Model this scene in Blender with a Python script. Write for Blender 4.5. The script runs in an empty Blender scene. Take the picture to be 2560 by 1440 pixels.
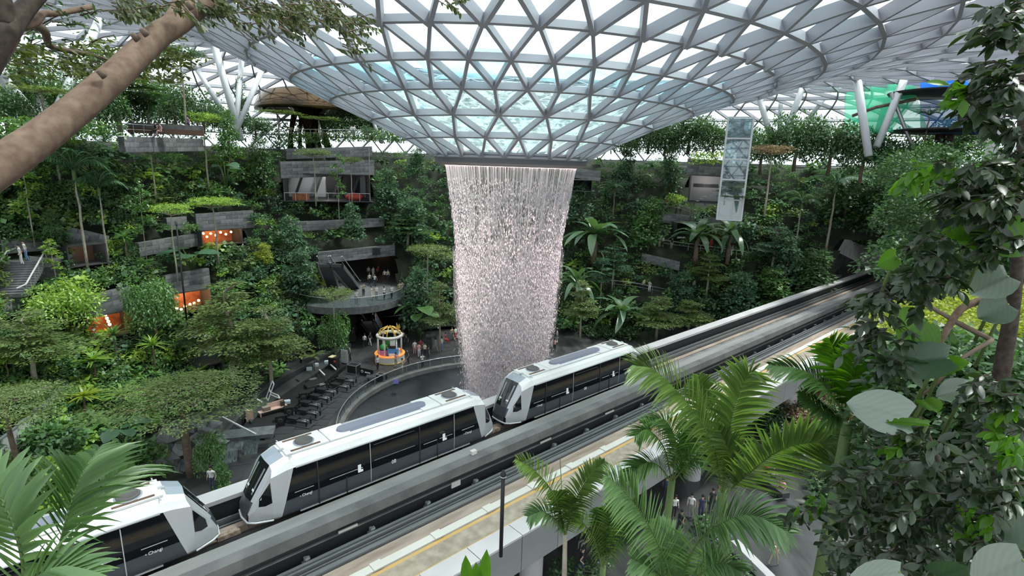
import bpy, math, random
import numpy as np
from mathutils import Vector, Matrix

# ------------------------------------------------------------------ camera, sky, sun, exposure
SC = bpy.context.scene
COL = SC.collection
F, PITCH, ROLL, CAMZ = 1350.0, math.radians(12.85), math.radians(1.8), 22.0
cam_d = bpy.data.cameras.new('camera')
cam_d.sensor_width = 36.0
cam_d.lens = F / 2560.0 * 36.0
cam_d.clip_start, cam_d.clip_end = 0.1, 600.0
cam = bpy.data.objects.new('camera', cam_d)
COL.objects.link(cam)
cam.matrix_world = Matrix.Translation((0, 0, CAMZ)) @ Matrix.Rotation(math.pi / 2 - PITCH, 4, 'X') @ Matrix.Rotation(ROLL, 4, 'Z')
SC.camera = cam

wd = bpy.data.worlds.new('overcast_sky')
SC.world = wd
wd.use_nodes = True
bg = wd.node_tree.nodes['Background']
bg.inputs[0].default_value = (0.93, 0.965, 1.0, 1)
bg.inputs[1].default_value = 1.65

sun_d = bpy.data.lights.new('sun', 'SUN')
sun_d.energy = 4.6
sun_d.angle = math.radians(9)
sun_d.color = (1.0, 0.96, 0.88)
sun = bpy.data.objects.new('sun', sun_d)
COL.objects.link(sun)
sun.location = (60, 20, 90)
_sd = Vector((-0.42, -0.12, -0.90))
sun.rotation_euler = _sd.to_track_quat('-Z', 'Y').to_euler()

SC.view_settings.view_transform = 'Standard'
SC.view_settings.look = 'None'
SC.view_settings.exposure = 0.15
SC.view_settings.gamma = 1.0
SC.view_settings.use_curve_mapping = False
cy = SC.cycles
cy.max_bounces = 4
cy.diffuse_bounces = 2
cy.glossy_bounces = 2
cy.transmission_bounces = 2
cy.transparent_max_bounces = 12
cy.use_light_tree = False
cy.caustics_reflective = False
cy.caustics_refractive = False

# ------------------------------------------------------------------ geometry helpers
_cr, _sr, _cp, _sp = math.cos(ROLL), math.sin(ROLL), math.cos(PITCH), math.sin(PITCH)
def ray(px, py):
    x, y = px - 1280, py - 720
    xu, yu = x * _cr + y * _sr, -x * _sr + y * _cr
    return Vector((xu, F * _cp - yu * _sp, -yu * _cp - F * _sp))
CAM = Vector((0, 0, CAMZ))
def at_z(px, py, z):
    d = ray(px, py)
    return CAM + d * ((z - CAMZ) / d.z)
def at_d(px, py, dist):
    d = ray(px, py)
    return CAM + d * (dist / math.hypot(d.x, d.y))
def proj(p):
    z = p[2] - CAMZ
    f = p[1] * _cp - z * _sp
    if f < 0.05: return (-9e9, -9e9, f)
    X, Y = F * p[0] / f, -F * (p[1] * _sp + z * _cp) / f
    return (1280 + X * _cr - Y * _sr, 720 + X * _sr + Y * _cr, f)
CX, CY = -0.4, 43.9                      # centre of the oculus and of the pool
def polar(p):
    return math.hypot(p[0] - CX, p[1] - CY), math.atan2(p[0] - CX, p[1] - CY)
def from_polar(r, th, z=0.0):
    return Vector((CX + r * math.sin(th), CY + r * math.cos(th), z))
BR = [0, 24, 30, 36, 42, 49, 53, 120]
BZ = [0, 0, 5.2, 10.5, 15.7, 22.6, 23.5, 23.6]
KT = [-180, -125, -95, -75, 8, 20, 32, 45, 57, 80, 120, 180]
KV = [0, 6, 3, 0, 0, 3, 8, 17, 28, 34, 34, 0]
def bowl_k(th): return float(np.interp(math.degrees(th), KT, KV))
def bowl_z(x, y):
    r, th = polar((x, y))
    return float(np.interp(r - bowl_k(th), BR, BZ))
def on_bowl(px, py, lo=8.0, hi=170.0):
    """first point of the terraced slope met by the sight line of a pixel"""
    d = ray(px, py); h = math.hypot(d.x, d.y)
    prev = None
    t = lo
    while t < hi:
        p = CAM + d * (t / h)
        if p.z <= bowl_z(p.x, p.y) and p.y > 8:
            a, b = (prev or t - .5), t
            for _ in range(12):
                m = (a + b) / 2; q = CAM + d * (m / h)
                if q.z <= bowl_z(q.x, q.y): b = m
                else: a = m
            return CAM + d * (b / h)
        prev = t; t += 0.5
    return CAM + d * (95.0 / h)

def tag(o, label=None, cat=None, group=None, kind=None):
    if label: o['label'] = label
    if cat: o['category'] = cat
    if group: o['group'] = group
    if kind: o['kind'] = kind
    return o
def link(name, data, parent=None, mats=()):
    o = bpy.data.objects.new(name, data)
    COL.objects.link(o)
    if parent is not None: o.parent = parent
    return o
def empty(name, loc=(0, 0, 0), rz=0.0, label=None, cat=None, group=None, kind=None, scale=None):
    o = bpy.data.objects.new(name, None)
    COL.objects.link(o)
    o.location = loc
    o.rotation_euler = (0, 0, rz)
    if scale: o.scale = scale
    o.empty_display_size = 0.1
    return tag(o, label, cat, group, kind)
def copy_tree(o, parent=None):
    c = o.copy()
    COL.objects.link(c)
    c.parent = parent
    for ch in o.children: copy_tree(ch, c)
    return c

class MB:
    """collects simple shapes, then links them as one mesh object"""
    def __init__(s): s.v, s.f, s.m, s.sm = [], [], [], []
    def add(s, vs, fs, mi=0, smooth=False):
        b = len(s.v)
        s.v += [tuple(q) for q in vs]
        for f in fs:
            s.f.append(tuple(b + i for i in f)); s.m.append(mi); s.sm.append(smooth)
        return s
    def box(s, c, d, rz=0.0, mi=0, M=None):
        hx, hy, hz = d[0] / 2, d[1] / 2, d[2] / 2
        ca, sa = math.cos(rz), math.sin(rz)
        vs = []
        for z in (-hz, hz):
            for x, y in ((-hx, -hy), (hx, -hy), (hx, hy), (-hx, hy)):
                p = Vector((x * ca - y * sa, x * sa + y * ca, z))
                if M is not None: p = M @ p
                vs.append(p + Vector(c))
        return s.add(vs, [(3, 2, 1, 0), (4, 5, 6, 7), (0, 1, 5, 4), (1, 2, 6, 5), (2, 3, 7, 6), (3, 0, 4, 7)], mi)
    def bar(s, a, b, w, h=None, mi=0, up=(0, 0, 1)):
        a, b = Vector(a), Vector(b); h = h or w
        x = (b - a); 
        if x.length < 1e-6: return s
        x.normalize(); u = Vector(up)
        if abs(x.dot(u)) > .97: u = Vector((1, 0, 0)) if abs(x.x) < .9 else Vector((0, 1, 0))
        y = u.cross(x).normalized(); z = x.cross(y)
        vs = []
        for p in (a, b):
            for i, j in ((-1, -1), (1, -1), (1, 1), (-1, 1)):
                vs.append(p + y * (i * w / 2) + z * (j * h / 2))
        return s.add(vs, [(3, 2, 1, 0), (4, 5, 6, 7), (0, 1, 5, 4), (1, 2, 6, 5), (2, 3, 7, 6), (3, 0, 4, 7)], mi)
    def tube(s, pts, rad, n=8, mi=0, cap=True):
        pts = [Vector(p) for p in pts]
        rads = rad if isinstance(rad, (list, tuple)) else [rad] * len(pts)
        vs, fs = [], []
        prev = None
        for i, p in enumerate(pts):
            t = (pts[min(i + 1, len(pts) - 1)] - pts[max(i - 1, 0)]).normalized()
            if prev is None:
                u = Vector((0, 0, 1)) if abs(t.z) < .9 else Vector((1, 0, 0))
                prev = (u - t * u.dot(t)).normalized()
            else:
                prev = (prev - t * prev.dot(t)).normalized()
            w = t.cross(prev)
            for k in range(n):
                a = 2 * math.pi * k / n
                vs.append(p + (prev * math.cos(a) + w * math.sin(a)) * rads[i])
        for i in range(len(pts) - 1):
            for k in range(n):
                fs.append((i * n + k, i * n + (k + 1) % n, (i + 1) * n + (k + 1) % n, (i + 1) * n + k))
        if cap:
            fs.append(tuple(range(n - 1, -1, -1)))
            fs.append(tuple((len(pts) - 1) * n + k for k in range(n)))
        return s.add(vs, fs, mi, True)
    def lathe(s, prof, n=32, c=(0, 0, 0), mi=0, a0=0.0, a1=2 * math.pi, smooth=True, closed=False):
        full = abs(a1 - a0 - 2 * math.pi) < 1e-6
        cols = n if full else n + 1
        vs, fs = [], []
        for k in range(cols):
            a = a0 + (a1 - a0) * k / n
            for r, z in prof: vs.append((c[0] + r * math.cos(a), c[1] + r * math.sin(a), c[2] + z))
        m = len(prof)
        for k in range(n):
            k2 = (k + 1) % cols
            for i in range(m if closed else m - 1):
                j = (i + 1) % m
                fs.append((k * m + i, k2 * m + i, k2 * m + j, k * m + j))
        return s.add(vs, fs, mi, smooth)
    def prism(s, poly, axis_vec, mi=0):
        n = len(poly); ax = Vector(axis_vec)
        vs = [Vector(p) for p in poly] + [Vector(p) + ax for p in poly]
        fs = [tuple(range(n - 1, -1, -1)), tuple(range(n, 2 * n))]
        for i in range(n): fs.append((i, (i + 1) % n, n + (i + 1) % n, n + i))
        return s.add(vs, fs, mi)
    def ball(s, c, r, n=10, mi=0):
        m = n // 2 + 1
        rr = r if isinstance(r, (list, tuple)) else (r, r, r)
        vs, fs = [], []
        for i in range(m + 1):
            ph = math.pi * i / m
            for k in range(n):
                a = 2 * math.pi * k / n
                vs.append((c[0] + rr[0] * math.sin(ph) * math.cos(a), c[1] + rr[1] * math.sin(ph) * math.sin(a), c[2] + rr[2] * math.cos(ph)))
        for i in range(m):
            for k in range(n):
                fs.append((i * n + k, (i + 1) * n + k, (i + 1) * n + (k + 1) % n, i * n + (k + 1) % n))
        return s.add(vs, fs, mi, True)
    def mesh(s, name, mats):
        me = bpy.data.meshes.new(name)
        me.from_pydata(s.v, [], s.f)
        for m in (mats if isinstance(mats, (list, tuple)) else [mats]): me.materials.append(m)
        me.polygons.foreach_set('material_index', s.m)
        me.polygons.foreach_set('use_smooth', s.sm)
        me.update()
        return me
    def build(s, name, mats, parent=None, loc=None, rz=None):
        o = link(name, s.mesh(name, mats), parent)
        if loc is not None: o.location = loc
        if rz is not None: o.rotation_euler = (0, 0, rz)
        return o

def mesh_np(name, V, Q, mats, tint=None, mi=None, smooth=False):
    """big mesh from arrays: V (n,3), Q (m,k)"""
    V = np.asarray(V, dtype=np.float32); Q = np.asarray(Q, dtype=np.int32)
    me = bpy.data.meshes.new(name)
    k = Q.shape[1]
    me.vertices.add(len(V)); me.vertices.foreach_set('co', V.ravel())
    me.loops.add(Q.size); me.loops.foreach_set('vertex_index', Q.ravel())
    me.polygons.add(len(Q))
    me.polygons.foreach_set('loop_start', np.arange(0, Q.size, k, dtype=np.int32))
    for m in (mats if isinstance(mats, (list, tuple)) else [mats]): me.materials.append(m)
    if mi is not None: me.polygons.foreach_set('material_index', np.asarray(mi, dtype=np.int32))
    me.update(calc_edges=True)
    if smooth: me.polygons.foreach_set('use_smooth', np.ones(len(Q), dtype=bool))
    if tint is not None:
        a = me.attributes.new('tint', 'FLOAT', 'POINT')
        a.data.foreach_set('value', np.asarray(tint, dtype=np.float32))
    return me

# ------------------------------------------------------------------ materials
MATS = {}
def _new(name):
    m = bpy.data.materials.new(name); m.use_nodes = True
    m.node_tree.nodes.clear()
    return m, m.node_tree.nodes, m.node_tree.links
def mat(name, c, rough=0.6, metal=0.0, c2=None, scale=4.0, emit=0.0, ecol=None, stretch=None, bump=0.0, spec=0.5, detail=3.0, lo=.35, hi=.65):
    m, n, l = _new(name)
    out = n.new('ShaderNodeOutputMaterial'); b = n.new('ShaderNodeBsdfPrincipled')
    l.new(b.outputs[0], out.inputs[0])
    b.inputs['Base Color'].default_value = (*c, 1)
    b.inputs['Roughness'].default_value = rough
    b.inputs['Metallic'].default_value = metal
    b.inputs['Specular IOR Level'].default_value = spec
    if emit:
        b.inputs['Emission Color'].default_value = (*(ecol or c), 1)
        b.inputs['Emission Strength'].default_value = emit
    if c2 or bump:
        tc = n.new('ShaderNodeTexCoord'); mp = n.new('ShaderNodeMapping'); nz = n.new('ShaderNodeTexNoise')
        l.new(tc.outputs['Object'], mp.inputs[0]); l.new(mp.outputs[0], nz.inputs[0])
        if stretch: mp.inputs['Scale'].default_value = stretch
        nz.inputs['Scale'].default_value = scale; nz.inputs['Detail'].default_value = detail
        if c2:
            rp = n.new('ShaderNodeValToRGB')
            rp.color_ramp.elements[0].position = lo; rp.color_ramp.elements[1].position = hi
            rp.color_ramp.elements[0].color = (*c, 1); rp.color_ramp.elements[1].color = (*c2, 1)
            l.new(nz.outputs[0], rp.inputs[0]); l.new(rp.outputs[0], b.inputs['Base Color'])
        if bump:
            bp = n.new('ShaderNodeBump'); bp.inputs['Strength'].default_value = bump
            l.new(nz.outputs[0], bp.inputs['Height']); l.new(bp.outputs[0], b.inputs['Normal'])
    MATS[name] = m
    return m
def leaf_mat(name, dark, light, rough=0.45, trans=0.3, tcol=None, gloss=0.06):
    """leaf: diffuse + translucent, colour varied by leaf (tint attribute) and by plant"""
    m, n, l = _new(name)
    out = n.new('ShaderNodeOutputMaterial')
    at = n.new('ShaderNodeAttribute'); at.attribute_name = 'tint'
    oi = n.new('ShaderNodeObjectInfo')
    ad = n.new('ShaderNodeMath'); ad.operation = 'MULTIPLY_ADD'
    l.new(oi.outputs['Random'], ad.inputs[0]); ad.inputs[1].default_value = 0.3
    l.new(at.outputs['Fac'], ad.inputs[2])
    sb = n.new('ShaderNodeMath'); sb.operation = 'SUBTRACT'; sb.use_clamp = True
    l.new(ad.outputs[0], sb.inputs[0]); sb.inputs[1].default_value = 0.15
    rp = n.new('ShaderNodeMixRGB')
    rp.inputs[1].default_value = (*dark, 1); rp.inputs[2].default_value = (*light, 1)
    l.new(sb.outputs[0], rp.inputs[0])
    df = n.new('ShaderNodeBsdfDiffuse'); l.new(rp.outputs[0], df.inputs[0])
    tr = n.new('ShaderNodeBsdfTranslucent')
    mu = n.new('ShaderNodeMixRGB'); mu.blend_type = 'MULTIPLY'; mu.inputs[0].default_value = 1
    l.new(rp.outputs[0], mu.inputs[1]); mu.inputs[2].default_value = (*(tcol or (1.5, 1.6, .6)), 1)
    l.new(mu.outputs[0], tr.inputs[0])
    mx = n.new('ShaderNodeMixShader'); mx.inputs[0].default_value = trans
    l.new(df.outputs[0], mx.inputs[1]); l.new(tr.outputs[0], mx.inputs[2])
    gl = n.new('ShaderNodeBsdfGlossy'); gl.inputs['Roughness'].default_value = rough
    mg = n.new('ShaderNodeMixShader'); mg.inputs[0].default_value = gloss
    l.new(mx.outputs[0], mg.inputs[1]); l.new(gl.outputs[0], mg.inputs[2])
    l.new(mg.outputs[0], out.inputs[0])
    MATS[name] = m
    return m
def glass_mat(name, tint, gloss=0.06, rough=0.02, haze=0.0, hcol=(1, 1, 1)):
    m, n, l = _new(name)
    out = n.new('ShaderNodeOutputMaterial')
    tr = n.new('ShaderNodeBsdfTransparent'); tr.inputs[0].default_value = (*tint, 1)
    gl = n.new('ShaderNodeBsdfGlossy'); gl.inputs['Roughness'].default_value = rough
    mx = n.new('ShaderNodeMixShader'); mx.inputs[0].default_value = gloss
    l.new(tr.outputs[0], mx.inputs[1]); l.new(gl.outputs[0], mx.inputs[2])
    last = mx
    if haze:
        df = n.new('ShaderNodeBsdfDiffuse'); df.inputs[0].default_value = (*hcol, 1)
        m2 = n.new('ShaderNodeMixShader'); m2.inputs[0].default_value = haze
        l.new(mx.outputs[0], m2.inputs[1]); l.new(df.outputs[0], m2.inputs[2]); last = m2
    l.new(last.outputs[0], out.inputs[0])
    MATS[name] = m
    return m
def film_mat(name, col, scale, stretch, lo, hi, amin, amax, coord='Object', detail=3.0, mixt=0.5, dist=0.0):
    """water film: transparent mixed with white scattering by a noise pattern"""
    m, n, l = _new(name)
    out = n.new('ShaderNodeOutputMaterial')
    tc = n.new('ShaderNodeTexCoord'); mp = n.new('ShaderNodeMapping'); mp.inputs['Scale'].default_value = stretch
    l.new(tc.outputs[coord], mp.inputs[0])
    nz = n.new('ShaderNodeTexNoise'); nz.inputs['Scale'].default_value = scale; nz.inputs['Detail'].default_value = detail
    nz.inputs['Distortion'].default_value = dist
    l.new(mp.outputs[0], nz.inputs[0])
    mr = n.new('ShaderNodeMapRange'); mr.inputs[1].default_value = lo; mr.inputs[2].default_value = hi
    mr.inputs[3].default_value = amin; mr.inputs[4].default_value = amax
    l.new(nz.outputs[0], mr.inputs[0])
    tr = n.new('ShaderNodeBsdfTransparent'); tr.inputs[0].default_value = (1, 1, 1, 1)
    df = n.new('ShaderNodeBsdfDiffuse'); df.inputs[0].default_value = (*col, 1)
    tl = n.new('ShaderNodeBsdfTranslucent'); tl.inputs[0].default_value = (*col, 1)
    m1 = n.new('ShaderNodeMixShader'); m1.inputs[0].default_value = mixt
    l.new(df.outputs[0], m1.inputs[1]); l.new(tl.outputs[0], m1.inputs[2])
    m2 = n.new('ShaderNodeMixShader')
    l.new(mr.outputs[0], m2.inputs[0]); l.new(tr.outputs[0], m2.inputs[1]); l.new(m1.outputs[0], m2.inputs[2])
    l.new(m2.outputs[0], out.inputs[0])
    MATS[name] = m
    return m

mat('stone', (.13, .135, .14), .75, c2=(.21, .215, .22), scale=1.6, bump=.1)
mat('stone_b', (.18, .185, .19), .75, c2=(.25, .25, .255), scale=2.1, bump=.1)
mat('stone_c', (.10, .105, .11), .75, c2=(.17, .175, .18), scale=1.9, bump=.1)
mat('joint', (.05, .052, .055), .9)
mat('slate', (.022, .022, .024), .42, c2=(.095, .094, .095), scale=1.2, stretch=(1.0, .25, 1), detail=6, lo=.3, hi=.75)
mat('slate_wet', (.035, .037, .04), .22, c2=(.11, .115, .12), scale=.5, detail=6)
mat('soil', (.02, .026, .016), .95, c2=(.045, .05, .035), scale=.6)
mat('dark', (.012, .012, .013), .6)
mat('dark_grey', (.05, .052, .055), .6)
mat('pool', (.012, .014, .016), .22, c2=(.035, .038, .042), scale=.25, detail=4, spec=.25)
mat('beam', (.37, .37, .41), .45, c2=(.42, .42, .46), scale=.6)
mat('column', (.62, .64, .66), .4)
mat('ring', (.13, .135, .145), .45)
mat('soffit_pink_lit', (.42, .37, .36), .5)  # pink lamp light on the soffit is put into its base colour
mat('led', (1, .8, .8), .5, emit=5.0, ecol=(1, .74, .76))
glass_mat('roof_glass', (.86, .945, .955), .05)
glass_mat('rail_glass', (.80, .86, .86), .10)
glass_mat('lift_glass', (.72, .80, .82), .12, haze=.08, hcol=(.7, .8, .85))
glass_mat('mist', (1, 1, 1), .0, haze=.1)
mat('rail', (.45, .46, .47), .35, metal=.6)
mat('steel', (.35, .36, .37), .4, metal=.7)
mat('concrete', (.20, .197, .193), .8, c2=(.29, .283, .28), scale=.7, stretch=(.3, 1.5, 1), detail=6)
mat('concrete_dk', (.13, .128, .125), .8, c2=(.22, .215, .21), scale=.9, detail=5)
mat('beam_top', (.095, .095, .095), .7, c2=(.165, .162, .16), scale=.8, detail=5)
mat('deck_brown', (.26, .195, .155), .85, c2=(.40, .32, .265), scale=1.3, stretch=(.35, 2, 1), detail=7)
mat('walkway', (.29, .24, .19), .85, c2=(.42, .36, .29), scale=2.2, detail=8)
mat('yellow', (.62, .36, .09), .7, c2=(.52, .36, .18), scale=2.5, detail=6)
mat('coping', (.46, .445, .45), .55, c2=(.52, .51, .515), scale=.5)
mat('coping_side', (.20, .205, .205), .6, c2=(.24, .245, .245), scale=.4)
mat('black_wall', (.018, .019, .022), .6)
mat('train_white', (.80, .80, .785), .32, c2=(.72, .715, .69), scale=1.1, stretch=(.4, 2, 1), detail=5)
mat('train_silver', (.50, .51, .53), .3, metal=.25)
mat('train_cap', (.33, .37, .42), .2)
mat('train_skirt', (.065, .072, .085), .35, metal=.2)
mat('black_glass', (.006, .007, .009), .06, spec=.6)
mat('seam', (.02, .02, .022), .5)
mat('fan', (.10, .095, .09), .6)
mat('vent', (.13, .075, .05), .8)
mat('capsule', (.20, .21, .27), .35)
mat('bumper', (.68, .68, .68), .4)
mat('cream', (.62, .60, .55), .5)
mat('letter', (.85, .86, .88), .5)
mat('white', (.80, .80, .80), .5)
mat('orange_room', (.42, .15, .06), .7, c2=(.22, .07, .03), scale=1.5)
mat('lamp_warm', (1, .75, .4), .5, emit=14, ecol=(1, .62, .28))
mat('lamp_white', (1, .95, .85), .5, emit=3, ecol=(1, .93, .82))
mat('daylight_glass', (.75, .8, .82), .2)
mat('bark', (.135, .082, .055), .85, c2=(.25, .17, .12), scale=16, stretch=(1, 1, 1), bump=.5, detail=9, lo=.3, hi=.7)
mat('bark_dk', (.035, .026, .02), .9, c2=(.085, .06, .045), scale=18, bump=.6, detail=8)
mat('bark_pale', (.30, .26, .20), .85, c2=(.42, .37, .30), scale=3)
mat('bark_brown', (.13, .09, .065), .9, c2=(.2, .15, .11), scale=4)
mat('stem', (.10, .16, .05), .6)
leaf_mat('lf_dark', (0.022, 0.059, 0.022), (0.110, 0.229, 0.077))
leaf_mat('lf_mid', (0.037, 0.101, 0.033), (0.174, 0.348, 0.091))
leaf_mat('lf_lime', (0.110, 0.220, 0.033), (0.421, 0.600, 0.110), trans=.4)
leaf_mat('lf_blue', (0.029, 0.083, 0.048), (0.128, 0.256, 0.137))  # bluish leaf, lightened and greyed to carry some distant haze in its colour
leaf_mat('lf_olive', (.070, .115, .032), (.235, .320, .100))
leaf_mat('lf_rust', (0.135, 0.083, 0.045), (0.300, 0.210, 0.120))
leaf_mat('lf_banana', (0.053, 0.112, 0.060), (0.165, 0.285, 0.143), rough=.35, gloss=.08)
leaf_mat('lf_palm', (.060, .120, .030), (.260, .400, .115), rough=.35, trans=.4, gloss=.09)
leaf_mat('lf_gloss', (.010, .024, .008), (.045, .085, .026), rough=.36, trans=.25, gloss=.075)
leaf_mat('lf_big', (.055, .16, .010), (.14, .32, .025), rough=.3, trans=.55, gloss=.03)
leaf_mat('lf_bigdark', (.02, .055, .022), (.06, .13, .055), rough=.3, trans=.3, gloss=.09)
leaf_mat('lf_yellow', (.25, .30, .03), (.50, .55, .10), trans=.5)
# ------------------------------------------------------------------ ground, pool, slope
rng = np.random.default_rng(7)
random.seed(7)
PR = 13.7
def ring_mesh(name, r0, r1, z, m, n=96, z1=None):
    return MB().lathe([(r1, z if z1 is None else z1), (r0, z)], n, (CX, CY, 0), smooth=False).mesh(name, m)
fl = link('floor', ring_mesh('floor', PR + .05, 130, 0.0, MATS['slate'], 128))
tag(fl, 'dark grey slate plaza floor around the round pool', kind='structure')
# slate slabs picked out on the promenade next to the stage and kiosk
slab_me = MB().box((0, 0, 0), (1, 1, 1)).mesh('paving_slab', MATS['slate'])
for j, rr in enumerate((15.6, 16.9, 18.2, 19.5, 20.8)):
    for k in range(30):
        th = math.radians(-112 + k * 4.1 + (j % 2) * 2.0)
        o = link('paving_slab', slab_me, fl)
        o.location = from_polar(rr, th, .006 + random.uniform(-.004, .006)); o.rotation_euler = (0, 0, -th)
        o.scale = (rr * math.radians(4.1) - .06, 1.24, .03)

pool = MB().lathe([(PR - .1, -.15), (12.9, -.35), (8.0, -1.0), (4.4, -2.0), (3.6, -5.0), (3.4, -9)], 96, (CX, CY, 0)).build('pool_basin', MATS['pool'])
tag(pool, 'dark round water basin sloping in under the waterfall', 'pool', kind='structure')
rim = MB().lathe([(PR + .55, 0.02), (PR + .55, .28), (PR - .1, .28), (PR - .1, -.4)], 96, (CX, CY, 0), smooth=False).build('pool_rim', MATS['concrete_dk'])
tag(rim, 'low grey stone rim around the dark pool', 'rim', kind='structure')
# balustrade round the pool: posts, glass and a handrail
bal = empty('pool_balustrade', from_polar(PR + .3, 0, .28), 0, 'curved glass balustrade with grey handrail around the dark pool', 'balustrade')
nb = 60
pts = [from_polar(PR + .3, 2 * math.pi * k / 120, 1.12) - bal.location for k in range(121)]
MB().tube(pts, .045, 6).build('handrail', MATS['rail'], bal)
a = from_polar(PR + .3, 0, .28); b = from_polar(PR + .3, 2 * math.pi / nb, .28)
plen = (b - a).length
pane_me = MB().box((0, 0, .42), (plen - .06, .02, .78)).mesh('glass_panel', MATS['rail_glass'])
post_me = MB().box((0, 0, .4), (.06, .06, .84)).mesh('post', MATS['steel'])
for k in range(nb):
    th = 2 * math.pi * (k + .5) / nb
    if math.cos(th) < -.2: continue
    o = link('glass_panel', pane_me, bal); o.location = from_polar(PR + .3, th, .28) - bal.location; o.rotation_euler = (0, 0, -th)
    th = 2 * math.pi * k / nb
    o = link('post', post_me, bal); o.location = from_polar(PR + .3, th, .28) - bal.location; o.rotation_euler = (0, 0, -th)

# terraced slope body, set back behind the terrace walls and the planting
# (recesses for the rooms, the escalator hall and the tunnel are left open)
RECESS = [(705, 436, 930, 505), (505, 570, 610, 608), (220, 772, 338, 832), (436, 720, 532, 772), (173, 606, 270, 658), (1718, 440, 1802, 507),
          (795, 636, 992, 775), (890, 770, 1020, 858), (2094, 602, 2330, 760), (498, 903, 562, 962), (1688, 556, 1762, 592), (1430, 450, 1480, 478)]
nr, nt = 110, 320
V, Q = [], []
ths = np.radians(np.linspace(-125, 125, nt))
for i in range(nr):
    rr = 24.5 + i * .62
    for t in ths:
        r2 = rr + bowl_k(t) + 2.6
        p = from_polar(r2, t)
        z = float(np.interp(rr, BR, BZ))
        V.append((p.x, p.y, z - .25 + .35 * math.sin(rr * 1.7 + t * 9) * (0 < z < 22)))
for i in range(nr - 1):
    for j in range(nt - 1):
        a = i * nt + j
        c = proj([(V[a][q] + V[a + nt + 1][q]) / 2 for q in range(3)])
        if any(x0 < c[0] < x1 and y0 < c[1] < y1 for x0, y0, x1, y1 in RECESS): continue
        Q.append((a, a + 1, a + nt + 1, a + nt))
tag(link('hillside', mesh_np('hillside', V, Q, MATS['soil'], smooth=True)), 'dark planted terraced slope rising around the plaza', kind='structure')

V, Q = [], []
for i in range(40):
    rr = 24.5 + i * 1.7
    for t in ths[::4]:
        p = from_polar(rr + bowl_k(t) + 11.5, t)
        V.append((p.x, p.y, float(np.interp(rr, BR, BZ)) - .4))
m_ = len(ths[::4])
for i in range(39):
    for j in range(m_ - 1):
        a = i * m_ + j
        c = proj([(V[a][q] + V[a + m_ + 1][q]) / 2 for q in range(3)])
        if not (2096 < c[0] < 2360 and 604 < c[1] < 790): Q.append((a, a + 1, a + m_ + 1, a + m_))
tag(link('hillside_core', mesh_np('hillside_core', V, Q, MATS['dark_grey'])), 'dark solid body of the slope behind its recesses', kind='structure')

# ------------------------------------------------------------------ glass roof
ROWS = [(5.9, .75, 24), (8.04, 1.98, 24), (10.6, 3.15, 24), (13.3, 4.25, 48), (15.8, 5.25, 48), (18.3, 6.3, 48), (20.7, 7.3, 48), (23.2, 8.3, 48),
        (25.8, 9.3, 48), (28.6, 10.3, 48), (31.6, 11.2, 48), (34.6, 11.9, 48), (37.8, 12.4, 96), (41.0, 12.6, 96), (44.5, 12.4, 96), (47.6, 11.6, 96), (50.3, 10.3, 96), (52.6, 8.5, 96),
        (54.5, 6.4, 96), (55.9, 4.0, 96), (56.9, 1.5, 96), (57.5, -1.0, 96), (57.9, -3.6, 96)]
PH = math.radians(-3.7)
def roof_pt(r, a, dz, off=0.0):
    """a: angle measured from the side that faces the viewer"""
    th = math.pi - a
    w = min(1, max(0, (r - 20) / 38)); w = w * w * (3 - 2 * w)
    k = 1 / math.sqrt((math.sin(th) / 95) ** 2 + (math.cos(th) / 62) ** 2) / 58
    rr = r * (1 + w * (k - 1))
    p = from_polar(rr, th, CAMZ + dz + off)
    p.z -= .03 * (p.x - CX) * min(1, max(0, (r - 12) / 8)) * min(1, max(0, (52 - r) / 10))
    return p
edges, tris = [], []
base = PH
rowsP = [[roof_pt(ROWS[0][0], base + k * 2 * math.pi / 24, ROWS[0][1]) for k in range(24)]]
phase = [base]
for i in range(1, len(ROWS)):
    r, dz, n = ROWS[i]; n0 = ROWS[i - 1][2]
    ph = phase[-1] + (math.pi / n if n == n0 else 0.0)
    if n == n0: ph = phase[-1] + math.pi / n
    rowsP.append([roof_pt(r, ph + k * 2 * math.pi / n, dz) for k in range(n)])
    phase.append(ph)
for i in range(len(ROWS)):
    n = ROWS[i][2]
    for k in range(n): edges.append(((i, k), (i, (k + 1) % n)))
    if i + 1 < len(ROWS):
        m = ROWS[i + 1][2]
        for k in range(n):
            if m == n:      # upper node k lies half a step after lower node k
                edges.append(((i, k), (i + 1, k))); edges.append(((i, k), (i + 1, (k - 1) % n)))
                tris.append(((i, k), (i, (k + 1) % n), (i + 1, k)))
                tris.append(((i, k), (i + 1, k), (i + 1, (k - 1) % n)))
            else:
                u = 2 * k
                for q in (u - 1, u, u + 1): edges.append(((i, k), (i + 1, q % m)))
                tris.append(((i, k), (i + 1, u), (i + 1, (u - 1) % m)))
                tris.append(((i, k), (i + 1, (u + 1) % m), (i + 1, u)))
                tris.append(((i, k), (i, (k + 1) % n), (i + 1, (u + 1) % m)))
def nrm(i, k):
    r, dz, n = ROWS[i]
    r0, z0, _ = ROWS[max(i - 1, 0)]; r1, z1, _ = ROWS[min(i + 1, len(ROWS) - 1)]
    a = phase[i] + k * 2 * math.pi / n; th = math.pi - a
    dr, dzz = r1 - r0, z1 - z0
    return Vector((-dzz * math.sin(th), -dzz * math.cos(th), dr)).normalized()
P = lambda q: rowsP[q[0]][q[1]]
def seen(p):
    x, y, f = proj(p)
    return f > 1 and -150 < x < 2710 and -250 < y < 500
roof = empty('glass_roof', (CX, CY, CAMZ), 0, 'triangulated steel and glass gridshell roof funnelling down to the waterfall', kind='structure')
ctr = roof.location.copy()
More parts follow.
